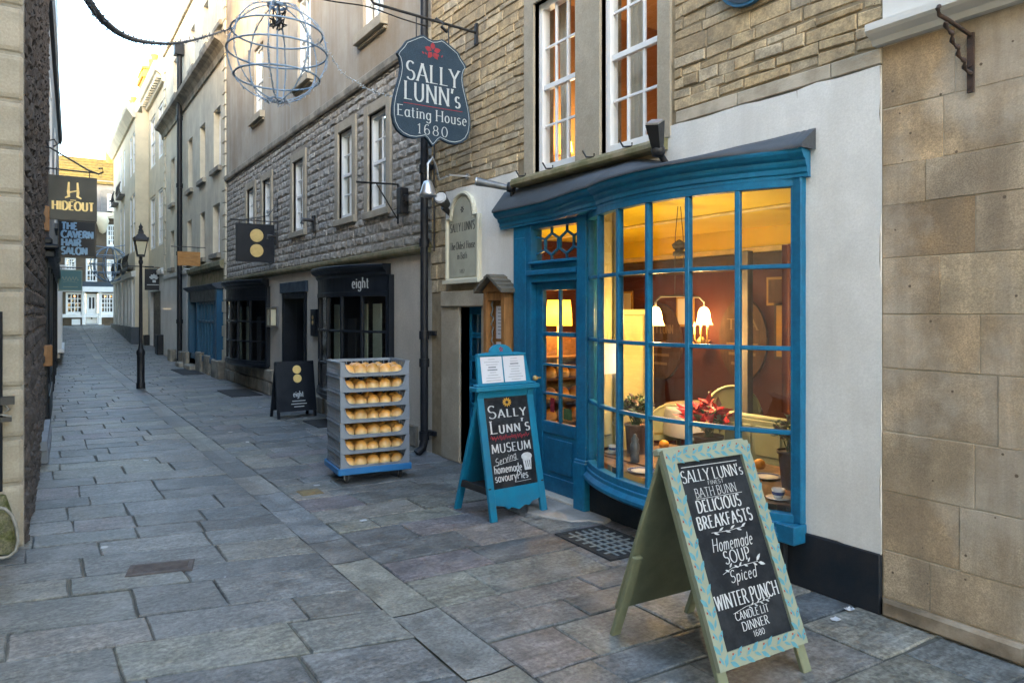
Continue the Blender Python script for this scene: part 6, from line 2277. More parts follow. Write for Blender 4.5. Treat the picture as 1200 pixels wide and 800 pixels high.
def museum_board(t, fr, bk, S, SB, w):
    hw = w / 2
    mb = MB(fr)
    leg = .058
    for sx in (-1, 1):
        mb.box(sx * hw - (leg if sx > 0 else 0), sx * hw + (leg if sx < 0 else 0), -.03, .0, .0, S)
    mb.box(-hw + leg, hw - leg, -.028, -.002, S - .055, S); 
    lowpoly = [(-hw + leg, .23), (-hw + leg, .115), (-.13, .10), (-.10, .075), (-.06, .085), (0, .06), (.06, .085), (.10, .075), (.13, .10), (hw - leg, .115), (hw - leg, .23)]
    mb.face([(x, -.004, z) for x, z in lowpoly]); mb.face([(x, -.026, z) for x, z in lowpoly[::-1]])
    for i in range(len(lowpoly)):
        (p, q), (r, s) = lowpoly[i], lowpoly[(i + 1) % len(lowpoly)]
        mb.face([(p, -.026, q), (r, -.026, s), (r, -.004, s), (p, -.004, q)])
    mb.build("front_frame", "blue_board", t, local=True, bevel=.003)
    mb = MB(fr)
    mb.box(-hw + leg, hw - leg, -.018, -.010, .23, S - .055, 0)
    n = -.0094
    pw = w - 2 * leg
    bot, top = .23, S - .055
    H = top - bot
    Y_ = lambda f: bot + H * f
    for k in range(12):
        an = math.radians(30 * k)
        mb.leaf((.008 + .012 * math.cos(an), Y_(.93) + .008 * math.sin(an)), (math.cos(an), math.sin(an) * .8), .032, .014, n, 3)
    mb.text("Sally", H * .135, (.0, Y_(.765)), n, 1, w=.15, thin=.35, fit=pw * .86, small=.66)
    mb.text("Lunn's", H * .14, (.01, Y_(.595)), n, 1, w=.15, thin=.35, fit=pw * .90, small=.62)
    P = [(-pw * .44 + pw * .88 * i / 40, Y_(.545 + .028 * math.sin(i * 2.1) + .012 * math.sin(i * .9))) for i in range(41)]
    mb.strip2(P, [.006] * 41, n, 2)
    P = [(-pw * .40 + pw * .80 * i / 34, Y_(.545 + .022 * math.sin(i * 2.9 + 1))) for i in range(35)]
    mb.strip2(P, [.007] * 35, n, 2)
    mb.text("MUSEUM", H * .095, (.0, Y_(.385)), n, 1, w=.17, thin=.4, fit=pw * .88)
    mb.text("Serving", H * .075, (-.065, Y_(.275)), n, 1, w=.10, thin=.7, serif=False, slant=.25, fit=pw * .48, rot=.22)
    mb.strip2([(-pw * .42, Y_(.25)), (-pw * .1, Y_(.275)), (pw * .12, Y_(.29))], [.003] * 3, n, 1)
    mb.text("homemade", H * .085, (-.055, Y_(.165)), n, 1, w=.13, thin=.75, serif=False, fit=pw * .62, sp=.10)
    mb.text("savouryPies", H * .085, (-.03, Y_(.075)), n, 1, w=.13, thin=.75, serif=False, fit=pw * .74, sp=.10)
    mb.strip2([(0, Y_(.045)), (pw * .36, Y_(.05))], [.0025] * 2, n, 1)
    cx_, cz_ = pw * .32, Y_(.245)
    mb.slabpoly([(cx_ - .042, cz_ + .03), (cx_ + .042, cz_ + .03), (cx_ + .032, cz_ - .06), (cx_ - .032, cz_ - .06)], n - .001, n + .0006, 1)
    mb.slabpoly([(cx_ + .052 * math.cos(6.283 * i / 14), cz_ + .042 + .03 * math.sin(6.283 * i / 14)) for i in range(14)], n - .001, n + .0009, 1)
    for k in range(3):
        mb.strip2([(cx_ - .02 + .02 * k, cz_ + .01), (cx_ - .012 + .018 * k, cz_ - .04)], [.006, .004], n + .001, 0)
    mb.build("blackboard", ["chalkboard", "chalk", "red_paint", "ochre"], t, local=True)
    mb = MB(bk)
    for sx in (-1, 1):
        mb.box(sx * hw - (leg if sx > 0 else 0), sx * hw + (leg if sx < 0 else 0), -.03, .0, .0, SB)
    mb.box(-hw + leg, hw - leg, -.022, -.01, .22, SB)
    mb.build("back_frame", "blue_board", t, local=True, bevel=.003)
    mb = MB()
    f = .20
    mb.box(-hw + .005, -hw + .03, -.15, .24, .19, .24, 0); mb.box(hw - .03, hw - .005, -.15, .24, .19, .24, 0); mb.box(-hw + .03, hw - .03, -.12, .2, .195, .215, 0)
    mb.build("brace", "rubber", t, local=True)
    zt = .951
    mb = MB()
    mb.box(-hw - .035, hw + .035, -.055, .05, zt - .005, zt + .03)
    mb.box(-hw - .015, hw + .015, -.035, .035, zt + .03, zt + .045)
    mb.build("top_rail", "blue_board", t, local=True, bevel=.005)
    hd = lambda x, n_, z: (x + .012 * 0, .0 - n_ + (z - zt) * .22, z)
    mb = MB(hd)
    hz = zt + .045
    h2 = .225
    wid = hw - .035
    poly = [(-wid - .02, hz), (wid + .02, hz), (wid, hz + h2), (wid - .03, hz + h2 + .005), (wid - .10, hz + h2 + .012)] + [(.105 * math.cos(math.pi * i / 12), hz + h2 + .012 + .062 * math.sin(math.pi * i / 12)) for i in range(13)] + [(-wid + .10, hz + h2 + .012), (-wid + .03, hz + h2 + .005), (-wid, hz + h2)]
    mb.slabpoly(poly, -.012, .012)
    mb.box(-wid, wid, .0125, .024, hz + h2 - .012, hz + h2 + .002)
    mb.build("header_board", "blue_board", t, local=True, bevel=.003)
    mb = MB(hd)
    for k in range(5):
        an = math.radians(90 + 72 * k)
        mb.leaf((.003 * math.cos(an), hz + h2 + .035 + .003 * math.sin(an)), (math.cos(an), math.sin(an)), .02, .013, .0126, 0)
    mb.build("emblem", "red_paint", t, local=True)
    for sx in (-1, 1):
        mb = MB(hd)
        x0_, x1_ = (-wid + .025, -.006) if sx < 0 else (.006, wid - .02)
        mb.slabpoly([(x0_ - .006, hz + .008), (x1_ - .008, hz + .008), (x1_, hz + h2 - .02), (x0_, hz + h2 - .02)], .0125, .0145, 0)
        xm = (x0_ + x1_) / 2
        for k in range(9):
            ln = (x1_ - x0_) * random.Random(k * 3 + sx).uniform(.25, .72)
            big = (k in (3, 4)) if sx < 0 else (k == 2)
            mb.strip2([(xm - ln / 2, hz + h2 - .04 - .020 * k), (xm + ln / 2, hz + h2 - .04 - .020 * k)], [.009 if big else .003] * 2, .0148, 1)
        mb.build("menu_sheet", ["paper", "letter_grey"], t, local=True)


a_board("museum_board", "bright blue A-board with museum lettering and two menu sheets on its header", 3.036, 4.748, .0687, .536, .951, .198, .3236, museum_board)


def eight_board(t, fr, bk, S, SB, w):
    hw = w / 2
    for sx in (-1, 1):
        mb = MB(fr)
        mb.box(sx * hw - (.04 if sx > 0 else 0), sx * hw + (.04 if sx < 0 else 0), -.03, -.004, .0, S)
        mb.build("leg", "navy_paint", t, local=True, bevel=.003)
    mb = MB(fr)
    mb.box(-hw, hw, -.003, .015, .10, S + .01, 0)
    n = .0156
    for z in (.86, .70):
        mb.disc((.03, S * z), .062, .014, .020, 24, 2)
    mb.text("eight", S * .10, (.03, S * .375), n, 1, w=.17, thin=.45, fit=w * .26)
    for k, l in enumerate((.34, .40, .26)):
        mb.strip2([(.03 - w * l / 2, S * (.30 - .05 * k)), (.03 + w * l / 2, S * (.30 - .05 * k))], [.012] * 2, n, 1)
    for p, q in (((-hw + .02, .12), (-hw + .02, S - .02)), ((hw - .02, .12), (hw - .02, S - .02))):
        mb.strip2([p, q], [.006] * 2, n, 0)
    mb.build("blackboard", ["navy_paint", "letter_white", "gold_bright"], t, local=True)
    mb = MB(bk)
    for sx in (-1, 1):
        mb.box(sx * hw - (.04 if sx > 0 else 0), sx * hw + (.04 if sx < 0 else 0), -.03, -.0, .0, SB)
    mb.box(-hw + .04, hw - .04, -.02, -.01, .1, SB)
    mb.build("back_panel", "navy_paint", t, local=True, bevel=.003)


a_board("shop_board", "black A-board with two gold discs outside the dark bow windows", 3.160, 10.733, .041, .577, .806, .165, .2146, eight_board)

# ------------------------------------------------------------------ bread trays on their dolly
TX, TY, TR = 2.605, 6.49, -.0997
TW, TD, TH = .645, .52, .137
c_, s_n = math.cos(TR), math.sin(TR)
dl = thing("tray_dolly", "bright blue wheeled dolly under the stack of bread trays", "dolly", (TX, TY, 0), TR)
mb = MB()
mb.box(-TW / 2 - .015, TW / 2 + .015, -TD / 2 - .015, TD / 2 + .015, .092, .128)
mb.box(-TW / 2 - .02, TW / 2 + .02, -TD / 2 - .02, -TD / 2 - .005, .085, .145); mb.box(-TW / 2 - .02, TW / 2 + .02, TD / 2 + .005, TD / 2 + .02, .085, .145)
mb.box(-TW / 2 - .022, -TW / 2 - .004, -TD / 2 - .005, TD / 2 + .005, .085, .145); mb.box(TW / 2 + .004, TW / 2 + .022, -TD / 2 - .005, TD / 2 + .005, .085, .145)
mb.build("deck", "dolly_blue", dl, local=True, bevel=.006)
for sx in (-1, 1):
    for sy in (-1, 1):
        mb = MB()
        x, y = sx * (TW / 2 - .07), sy * (TD / 2 - .06)
        mb.box(x - .02, x + .02, y - .03, y + .03, .078, .090); mb.box(x - .022, x - .014, y - .012, y + .025, .03, .08); mb.box(x + .014, x + .022, y - .012, y + .025, .03, .08)
        wh = mb.build("castor", "grey_metal", dl, local=True)
        mb = MB()
        mb.tube([(x - .012, y + .008, .042), (x + .012, y + .008, .042)], .042, 14)
        mb.build("wheel", "rubber", wh, local=True)


def tray_mesh(t, prefix="tray"):
    h, wl = TH, .012
    W, Dp = TW / 2, TD / 2
    mb = MB()
    mb.box(-W, W, -Dp, Dp, .0, .010)
    # ends and back with an open lattice, front cut away low
    for sx in (-1, 1):
        x0, x1 = (-W, -W + wl) if sx < 0 else (W - wl, W)
        mb.box(x0, x1, -Dp + .012, Dp - .012, .010, .022); mb.box(x0, x1, -Dp + .012, Dp - .012, h - .030, h - .004)
        k = 9
        for i in range(k + 1):
            y = -Dp + .02 + (TD - .04) * i / k
            mb.box(x0 + .0006, x1 - .0006, y - .005, y + .005, .02, h - .028)
        mb.box(x0 + .004, x1 - .004, -Dp + .02, Dp - .02, .06, .07)
        mb.box((x0 - .006) if sx < 0 else x1, x0 if sx < 0 else (x1 + .006), -Dp, Dp, h - .016, h - .004)
    mb.box(-W + wl, W - wl, Dp - wl, Dp, .010, .05); mb.box(-W + wl, W - wl, Dp - wl, Dp, h - .03, h - .004)
    for i in range(12):
        x = -W + .03 + (TW - .06) * i / 11
        mb.box(x - .005, x + .005, Dp - wl + .001, Dp - .001, .05, h - .03)
    fz = [(-W, .004), (-W, h), (-W + .032, h), (-W + .040, h - .03), (-W + .052, .075), (-W + .078, .042), (-W + .115, .030), (W - .115, .030), (W - .078, .042), (W - .052, .075), (W - .040, h - .03), (W - .032, h), (W, h), (W, .004)]
    fr = lambda a, n, z: (a, -Dp - n, z)
    m2 = MB(fr)
    q = [(-W, .004), (W, .004), (W, .030), (-W, .030)]
    # the front as three convex pieces: low lip and two corner posts
    m2.slabpoly(q, -.012, .003)
    for sx in (-1, 1):
        m2.slabpoly([(sx * W, .0302), (sx * W, h), (sx * (W - .032), h), (sx * (W - .040), h - .03), (sx * (W - .052), .075), (sx * (W - .078), .042), (sx * (W - .115), .0302)], -.012, .003)
    m2.tube([(x, .004, z) for x, z in fz[2:-2]], .006, 5)
    off = len(mb.v)
    mb.v += m2.v
    mb.f += [tuple(i + off for i in f) for f in m2.f]; mb.m += m2.m; mb.sm += m2.sm; mb.c += m2.c
    return mb.build("tray", "tray_grey", None, local=True, bevel=.0015)


ORD = ["lowest", "second lowest", "third lowest", "middle", "third highest", "second highest", "topmost"]
POS = ["leftmost", "second from left", "centre", "second from right", "rightmost"]
tr0 = tray_mesh(None)
tr0.name = "bread_tray"


def bun_mesh():
    mb = MB()
    rb = random.Random(2)
    k = 20
    prof = [(0, 0, 1), (.045, .0, 1), (.053, .008, 1), (.0575, .020, 0), (.058, .028, 0), (.0568, .038, 0), (.0530, .048, 0), (.0465, .058, 0), (.0375, .067, 0), (.027, .074, 0), (.015, .079, 0), (0, .081, 0)]
    for i in range(len(prof) - 1):
        (r0, z0, m0), (r1, z1, m1) = prof[i], prof[i + 1]
        rows = []
        for r, z in ((r0, z0), (r1, z1)):
            rows.append([(r * (1 + .03 * math.sin(3 * 6.283 * j / k + 1)) * math.cos(6.283 * j / k), r * (1 + .03 * math.cos(2 * 6.283 * j / k)) * math.sin(6.283 * j / k), z) for j in range(k)])
        mb.grid(rows, 1 if m0 == 1 and m1 == 1 else 0, sm=True, close_u=True)
    return mb.build("bread_bun", ["bun", "bun_side"], None, local=True, smooth_all=True)


bun0 = bun_mesh()
rb = random.Random(6)
for k in range(7):
    tr = tr0 if k == 0 else tr0.copy()
    if k:
        COL.objects.link(tr)
    jx, jy = rb.uniform(-.004, .004), rb.uniform(-.004, .004)
    z0 = .1295 + k * .1385
    tr.location = (TX + jx, TY + jy, z0)
    tr.rotation_euler = (0, 0, TR + rb.uniform(-.008, .008))
    tag(tr, "grey plastic bread tray with a row of buns, " + ORD[k] + " of the seven stacked trays", "bread tray", "stacked bread trays")
    for row in range(3):
        for i in range(5):
            b = bun0 if (k, row, i) == (0, 0, 0) else bun0.copy()
            if b is not bun0:
                COL.objects.link(b)
            x = -.234 + .117 * i + rb.uniform(-.006, .006)
            y = -.178 + .122 * row + rb.uniform(-.010, .010)
            s = rb.uniform(.93, 1.06)
            b.scale = (s * rb.uniform(1.0, 1.12), s * rb.uniform(1.0, 1.12), s * rb.uniform(1.08, 1.30))
            b.location = (TX + x * c_ - y * s_n, TY + x * s_n + y * c_, z0 + .0105)
            b.rotation_euler = (0, 0, rb.uniform(0, 6.28))
            rowt = ["front row", "middle row", "back row"][row]
            tag(b, "%s golden bun in the %s of the %s grey bread tray" % (POS[i], rowt, ORD[k]), "bun", "buns in the trays")

# ------------------------------------------------------------------ grates and covers in the pavement


def ground_rect(name, label, cat, cx, cy, w, d, rot, build):
    t = thing(name, label, cat, (cx, cy, 0), rot)
    build(t, w, d)
    return t


def light_well(t, w, d):
    mb = MB()
    mb.box(-w / 2, w / 2, -d / 2, -d / 2 + .04, -.03, .010); mb.box(-w / 2, w / 2, d / 2 - .04, d / 2, -.03, .010)
    mb.box(-w / 2, -w / 2 + .04, -d / 2 + .04, d / 2 - .04, -.03, .010); mb.box(w / 2 - .04, w / 2, -d / 2 + .04, d / 2 - .04, -.03, .010)
    mb.build("rim", "mat_black", t, local=True, bevel=.003)
    mb = MB()
    for i in range(1, 6):
        x = -w / 2 + .04 + (w - .08) * i / 6
        mb.box(x - .008, x + .008, -d / 2 + .04, d / 2 - .04, .0, .0095)
    for i in range(1, 7):
        y = -d / 2 + .04 + (d - .08) * i / 7
        mb.box(-w / 2 + .04, w / 2 - .04, y - .008, y + .008, .0, .009)
    mb.build("grating", "grate_iron", t, local=True)
    mb = MB()
    mb.box(-w / 2 + .04, w / 2 - .04, -d / 2 + .04, d / 2 - .04, -.02, .0045)
    mb.build("pit", "mat_black", t, local=True)


ground_rect("light_well_grate", "square iron grid set in the paving under the bow window", "grate", 3.20, 3.74, .42, .62, -.04, light_well)


def drain(t, w, d):
    mb = MB()
    mb.box(-w / 2, w / 2, -d / 2, -d / 2 + .03, -.03, .009); mb.box(-w / 2, w / 2, d / 2 - .03, d / 2, -.03, .009)
    mb.box(-w / 2, -w / 2 + .03, -d / 2 + .03, d / 2 - .03, -.03, .009); mb.box(w / 2 - .03, w / 2, -d / 2 + .03, d / 2 - .03, -.03, .009)
    for i in range(6):
        y = -d / 2 + .03 + (d - .06) * (i + .5) / 6
        mb.box(-w / 2 + .03, w / 2 - .03, y - .006, y + .006, -.01, .008)
    mb.build("grating", "drain_iron", t, local=True, bevel=.002)
    mb = MB()
    mb.box(-w / 2 + .03, w / 2 - .03, -d / 2 + .03, d / 2 - .03, -.03, .0035)
    mb.build("pit", "mat_black", t, local=True)


ground_rect("drain_grate", "rusty slotted drain grate among the flagstones on the left", "grate", .62, 4.83, .36, .20, -.24, drain)
mb = MB()
x, y = 1.95, 6.15
mb.box(x - .09, x + .09, y - .09, y + .09, -.02, .008); mb.box(x - .07, x + .07, y - .07, y + .07, .008, .010)
tag(mb.build("valve_cover", "brass_cover"), "small square yellowish metal cover in the paving before the bread trays", "cover")
for nm, lb, (xx, yy), (w, d) in (("door_mat", "dark mat on the paving before the far dark bow window", (3.2, 14.4), (.55, 1.3)), ("door_mat", "dark mat on the paving beside the black A-board", (3.35, 9.85), (.45, .7)),
                                ("door_mat", "dark mat on the paving before the blue shopfront", (3.2, 20.2), (.5, 2.0))):
    mb = MB()
    mb.box(xx - w / 2, xx + w / 2, yy - d / 2, yy + d / 2, -.005, .014)
    tag(mb.build(nm, "mat_black", bevel=.004), lb, "mat")
for k, (px, py, lb) in enumerate(((995, 716, "crumpled pale wrapper lying at the foot of the black plinth"), (980, 727, "small white scrap of paper on the flagstone beside the wrapper"), (426, 611, "white splash of paper in the middle of the paving"), (553, 541, "small white tissue on the ground beside the drainpipe foot"))):
    u = px - 600
    t = CAMH / (py - HORIZ)
    x, y = t * (u * CS + CAMF * SN), t * (CAMF * CS - u * SN)
    mb = MB()
    rr = random.Random(k)
    rows = [[(x + (i - 1.5) * .017 + rr.uniform(-.006, .006), y + (j - 1.5) * .013 + rr.uniform(-.005, .005), .008 + rr.uniform(0, .014 if k in (0, 3) else .003)) for i in range(4)] for j in range(4)]
    mb.grid(rows, sm=False)
    tag(mb.build("litter", "litter_white"), lb, "litter")

# ------------------------------------------------------------------ inside the tea room
tbz = .44
tb = thing("window_table", "dark brown wooden table inside the bow window", "table", (3.95, 3.4, 0))
mb = MB()
mb.box(3.67, 4.45, 2.62, 4.38, tbz - .035, tbz)
mb.face([(FX - n + .05, a, tbz - .002) for a, n in PATH] )
mb.build("tabletop", "table_wood", tb)
for x in (3.75, 4.38):
    for y in (2.75, 4.25):
        mb = MB()
        mb.box(x - .03, x + .03, y - .03, y + .03, .004, tbz - .035)
        mb.build("leg", "table_wood", tb)


def on_table(px, py, z=tbz):
    u = px - 600
    t = (CAMH - z) / (py - HORIZ)
    return t * (u * CS + CAMF * SN), t * (CAMF * CS - u * SN)


def cup(px, py, label):
    x, y = on_table(px, py)
    t = thing("teacup", label, "cup", (x, y, tbz))
    mb = MB()
    mb.lathe((x, y, tbz), [(0, .002), (.035, .002), (.07, .012), (.072, .015), (.035, .008), (0, .008)], 20)
    mb.build("saucer", "china", t, smooth_all=True)
    mb = MB()
    mb.lathe((x, y, tbz + .01), [(0, 0), (.022, .0), (.032, .018), (.040, .055), (.037, .055), (.028, .02), (0, .01)], 18, 0)
    mb.lathe((x, y, tbz + .01), [(.0335, .020), (.0385, .040)], 18, 1)
    mb.tube([(x + .037, y, tbz + .055), (x + .06, y, tbz + .05), (x + .058, y, tbz + .03), (x + .035, y, tbz + .028)], .004, 6)
    mb.build("cup", ["china", "china_blue"], t, smooth_all=True)


cup(719, 531, "white cup and saucer inside the left part of the bow window")
cup(912, 585, "blue and white patterned cup and saucer inside the right end of the bow window")
for px, py, lb in ((752, 553, "blue rimmed plate on the window table near the pepper mill"), (898, 560, "blue rimmed plate with an orange on the window table")):
    x, y = on_table(px, py)
    mb = MB()
    mb.lathe((x, y, tbz), [(0, .003), (.06, .003), (.10, .014), (.102, .017), (.06, .008), (0, .008)], 24, 0)
    mb.lathe((x, y, tbz), [(.075, .0125), (.095, .0165)], 24, 1)
    tag(mb.build("plate", ["china", "china_blue"], smooth_all=True), lb, "plate")
for px, py, lb in ((890, 552, "orange lying on the plate in the window"), (778, 528, "orange topped bun on the window table behind the menu board")):
    x, y = on_table(px, py)
    mb = MB()
    mb.lathe((x, y, tbz + .012), [(0, 0), (.03, .008), (.042, .035), (.034, .062), (.012, .074), (0, .075)], 16)
    tag(mb.build("orange", "orange_fruit", smooth_all=True), lb, "fruit")
x, y = on_table(744, 541)
mb = MB()
mb.lathe((x, y, tbz), [(0, 0), (.034, 0), (.034, .05), (.030, .07), (.034, .09), (.034, .13), (.024, .15), (.030, .17), (.014, .19), (.016, .20), (0, .21)], 14)
tag(mb.build("pepper_mill", "grey_metal", smooth_all=True), "grey pepper mill on the window table before the left potted plant", "pepper mill")


def potted(name, label, px, py, sc, pot_m, leafs, n, spread, hgt, pr=(.075, .10, .17), leaf_l=.05, red=0):
    x, y = on_table(px, py)
    t = thing(name, label, "plant", (x, y, tbz))
    mb = MB()
    mb.lathe((x, y, tbz), [(0, 0), (pr[0], 0), (pr[1], pr[2]), (pr[1] + .006, pr[2]), (pr[1] + .006, pr[2] - .02), (pr[1] - .012, pr[2] - .01), (0, pr[2] - .03)], 18)
    mb.build("pot", pot_m, t, smooth_all=False)
    rr = random.Random(len(name) + n)
    st, lf = MB(), MB()
    for i in range(n):
        an, rad = rr.uniform(0, 6.283), spread * math.sqrt(rr.random())
        h = hgt * rr.uniform(.55, 1.0) * (1 - .35 * (rad / spread) ** 2)
        base = Vector((x + rr.uniform(-.03, .03), y + rr.uniform(-.03, .03), tbz + pr[2] - .02))
        tip = Vector((x + math.cos(an) * rad, y + math.sin(an) * rad, tbz + pr[2] + h))
        mid = base.lerp(tip, .5) + Vector((0, 0, .03))
        st.tube([tuple(base), tuple(mid), tuple(tip)], .003, 4)
        isr = red and rr.random() < red
        k = 7 if isr else 9
        for j in range(k):
            c = tip if isr else mid.lerp(tip, rr.random())
            d = Vector((rr.gauss(0, 1), rr.gauss(0, 1), rr.gauss(.15, .45))).normalized()
            o = d.cross(Vector((rr.gauss(0, 1), rr.gauss(0, 1), 1))).normalized()
            l = leaf_l * rr.uniform(.7, 1.3) * (1.15 if isr else 1)
            up = d.cross(o) * l * .12
            wv = l * .26
            m = 0 if isr else rr.choice((1, 2) if red else (0, 1, 2))
            lf.face([c, c + d * l * .4 + o * wv + up, c + d * l, c + d * l * .4 - o * wv + up], m)
    st.build("stem", "leaf_green", t)
    lf.build("leaves", leafs, t)


potted("poinsettia", "poinsettia with bright red leaves in a brown pot in the bow window", 830, 532, 1, "pot_dark", ["leaf_red", "leaf_green", "leaf_sage"], 34, .19, .25, (.09, .115, .15), .095, red=.62)
potted("heather_plant", "mauve and sage leaved plant in a wooden pot in the left of the bow window", 746, 530, 1, "pot_wood", ["leaf_mauve", "leaf_sage", "leaf_green"], 46, .15, .26, (.075, .09, .23), .045)
potted("sage_plant", "pale grey leaved plant in a tall dark pot, right end of the bow window", 928, 572, 1, "pot_dark", ["leaf_sage", "leaf_sage", "leaf_mauve"], 38, .13, .24, (.06, .085, .24), .05)


def chair(name, label, c, w, top, th):
    t = thing(name, label, "chair", (c[0], c[1], 0), th)
    mb = MB(lambda a, n, z: (a, -n, z))
    hw = w / 2
    poly = [(-hw, .45), (hw, .45), (hw, top - .22)] + [(hw * math.cos(math.pi * i / 14), top - .22 + .22 * math.sin(math.pi * i / 14)) for i in range(15)] + [(-hw, top - .22)]
    mb.slabpoly(poly, -.015, .015)
    mb.tube([(x, .016, z) for x, z in poly[2:]], .012, 6)
    mb.build("backrest", "chair_green", t, local=True)
    mb = MB()
    mb.box(-hw, hw, 0.0, .42, .38, .43)
    mb.build("seat", "chair_green", t, local=True)
    for sx in (-1, 1):
        for yy in (.03, .38):
            mb = MB()
            mb.box(sx * (hw - .03) - .02, sx * (hw - .03) + .02, yy - .02, yy + .02, .004, .38)
            mb.build("leg", "chair_green", t, local=True)


cxz = cross(858, 452, 4.05)
chair("tea_chair", "round backed pale green chair behind the poinsettia", (cxz[0], 4.05), .46, cross(858, 452, 4.05)[1], -.55)
cxz = cross(785, 472, 4.75)
chair("tea_chair", "round backed pale green chair between the mauve plant and the poinsettia", (cxz[0], 4.75), .42, cross(785, 474, 4.75)[1], -.55)
mb = MB()
x, z = cross(905, 520, 3.35)
mb.box(4.50, 4.56, 2.5, 3.85, .02, .74); mb.box(4.56, 4.95, 2.5, 3.85, .38, .44); mb.tube([(4.53, 2.5, .75), (4.53, 3.85, .75)], .025, 8)
for k in range(5):
    mb.box(4.49, 4.50, 2.55 + .26 * k, 2.77 + .26 * k, .48, .70)
tag(mb.build("bench", "chair_green", bevel=.004), "pale green panelled bench behind the right end of the window table", "bench")

# pendant lamp
hx, hz_ = cross(796, 352, 4.13)
pl = thing("pendant_lamp", "two armed rise and fall ceiling lamp with lit bell shades in the tea room", "lamp", (hx, 4.13, hz_))
al = cross(768, 360, 4.13)[0] - hx
ar = cross(825, 360, 4.13)[0] - hx
mb = MB()
mb.tube([(hx + al, 4.13, hz_ - .05), (hx + al, 4.13, hz_ - .01), (hx + al * .8, 4.13, hz_ + .03), (hx, 4.13, hz_ + .035), (hx + ar * .8, 4.13, hz_ + .03), (hx + ar, 4.13, hz_ - .01), (hx + ar, 4.13, hz_ - .05)], .008, 8)
zc_ = cross(793, 292, 4.13)[1]
for dx in (-.05, .05):
    mb.tube([(hx + dx, 4.13, hz_ + .03), (hx + dx * .9, 4.13, zc_ + .1), (hx + dx * .3, 4.13, ZC - .01)], .0035, 5)
mb.lathe((hx, 4.13, zc_ - .06), [(0, 0), (.05, .01), (.05, .04), (.025, .05), (.05, .07), (.06, .10), (.02, .13), (0, .14)], 14)
mb.build("frame", "old_wood", pl, smooth_all=True)
for k, dx in enumerate((al, ar)):
    mb = MB()
    mb.lathe((hx + dx, 4.13, hz_ - .20), [(.075, 0), (.062, .02), (.052, .06), (.045, .11), (.03, .14), (.012, .15)], 18)
    mb.build("lamp_shade", "shade_lit", pl, smooth_all=True)
    bulb("pendant_light", (hx + dx, 4.13, hz_ - .13), 3.3, col=(1, .74, .40), size=.04)
# wall candle lamp, barrel heads, picture
wx, wz = cross(829, 388, 5.4)
sc_ = thing("wall_sconce", "brass wall lamp with candle flames on the red wall", "lamp", (X1 - .05, 5.4, wz))
mb = MB()
mb.lathe((5.95, 5.4, wz - .16), [(0, 0), (.03, .02), (.05, .06), (.02, .1), (0, .1)], 12)
for dy in (-.13, -.04, .05, .13):
    mb.tube([(X1 - .02, 5.4, wz - .1), (5.93, 5.4 + dy * .6, wz - .14), (5.90, 5.4 + dy, wz - .08), (5.90, 5.4 + dy, wz - .02)], .008, 6)
    mb.tube([(5.90, 5.4 + dy, wz - .03), (5.90, 5.4 + dy, wz + .04)], .012, 6)
mb.build("bracket", "gold", sc_, smooth_all=True)
mb = MB()
for dy in (-.13, -.04, .05, .13):
    mb.lathe((5.90, 5.4 + dy, wz + .04), [(0, 0), (.014, .015), (.011, .035), (0, .065)], 8)
mb.build("flame", "flame", sc_, smooth_all=True)
bulb("sconce_light", (5.82, 5.4, wz + .06), 1.6, col=(1, .5, .16), size=.06)
for px, py, Y_, rx_, rz_, lb in ((783, 400, 6.15, .36, .45, "tall oval wooden barrel head with worn lettering, left of the candle lamp"), (858, 398, 4.95, .30, .42, "oval wooden barrel head on the red wall right of the candle lamp")):
    z = cross(px, py, Y_)[1]
    mb = MB(lambda a, n, z: (X1 - .015 - n, a, z))
    mb.slabpoly([(Y_ + rx_ * math.cos(6.283 * i / 28), z + rz_ * math.sin(6.283 * i / 28)) for i in range(28)], 0, .03, 0)
    mb.text("TEA" if px > 800 else "SALLY LUNN", .11 if px > 800 else .10, (Y_, z + .10), .0306, 1, fit=rx_ * 1.3, dx=-1, w=.16)
    for k in range(3):
        mb.strip2([(-(Y_ - .2 + .03 * k), z - .05 - .10 * k), (-(Y_ + .2 - .03 * k), z - .05 - .10 * k)], [.03] * 2, .0306, 1, dx=-1)
    tag(mb.build("barrel_head", ["barrel", "barrel_text"]), lb, "wall sign")
y_, z_ = rf(924, 388, X1)
mb = MB(lambda a, n, z: (X1 - .012 - n, a, z))
mb.box(y_ - .14, y_ + .14, 0, .02, z_ - .28, z_ + .28, 0); mb.box(y_ - .11, y_ + .11, .02, .026, z_ - .25, z_ + .25, 1)
tag(mb.build("picture", ["dark_beam", "picture_gold"]), "small dark framed picture with golden mount at the right of the red wall", "picture")
mb = MB()
x, z = cross(716, 420, 4.42)
mb.box(x - .10, x + .04, 4.40, 4.404, z - .12, z + .12)
tag(mb.build("menu_sheet", "paper"), "white paper sheet hanging inside the left panes of the bow window", "paper")
# lamp seen through the door
lx_, lz_ = cross(655, 366, 6.1)
dl_ = thing("table_lamp", "glowing yellow lamp shade seen through the top pane of the blue door", "lamp", (lx_, 6.1, lz_ - .2))
mb = MB()
mb.lathe((lx_, 6.1, lz_ - .14), [(.14, 0), (.135, .12), (.12, .27)], 20)
mb.build("lamp_shade", "lampshade_yellow", dl_, smooth_all=True)
mb = MB()
mb.lathe((lx_, 6.1, .9), [(0, 0), (.08, .01), (.08, .03), (.02, .06), (.02, lz_ - .14 - .9), (0, lz_ - .14 - .9)], 12)
mb.build("lamp_stem", "gold", dl_, smooth_all=True)
bulb("door_lamp_light", (lx_, 6.1, lz_ - .0), 2.6, col=(1, .6, .2), size=.05)
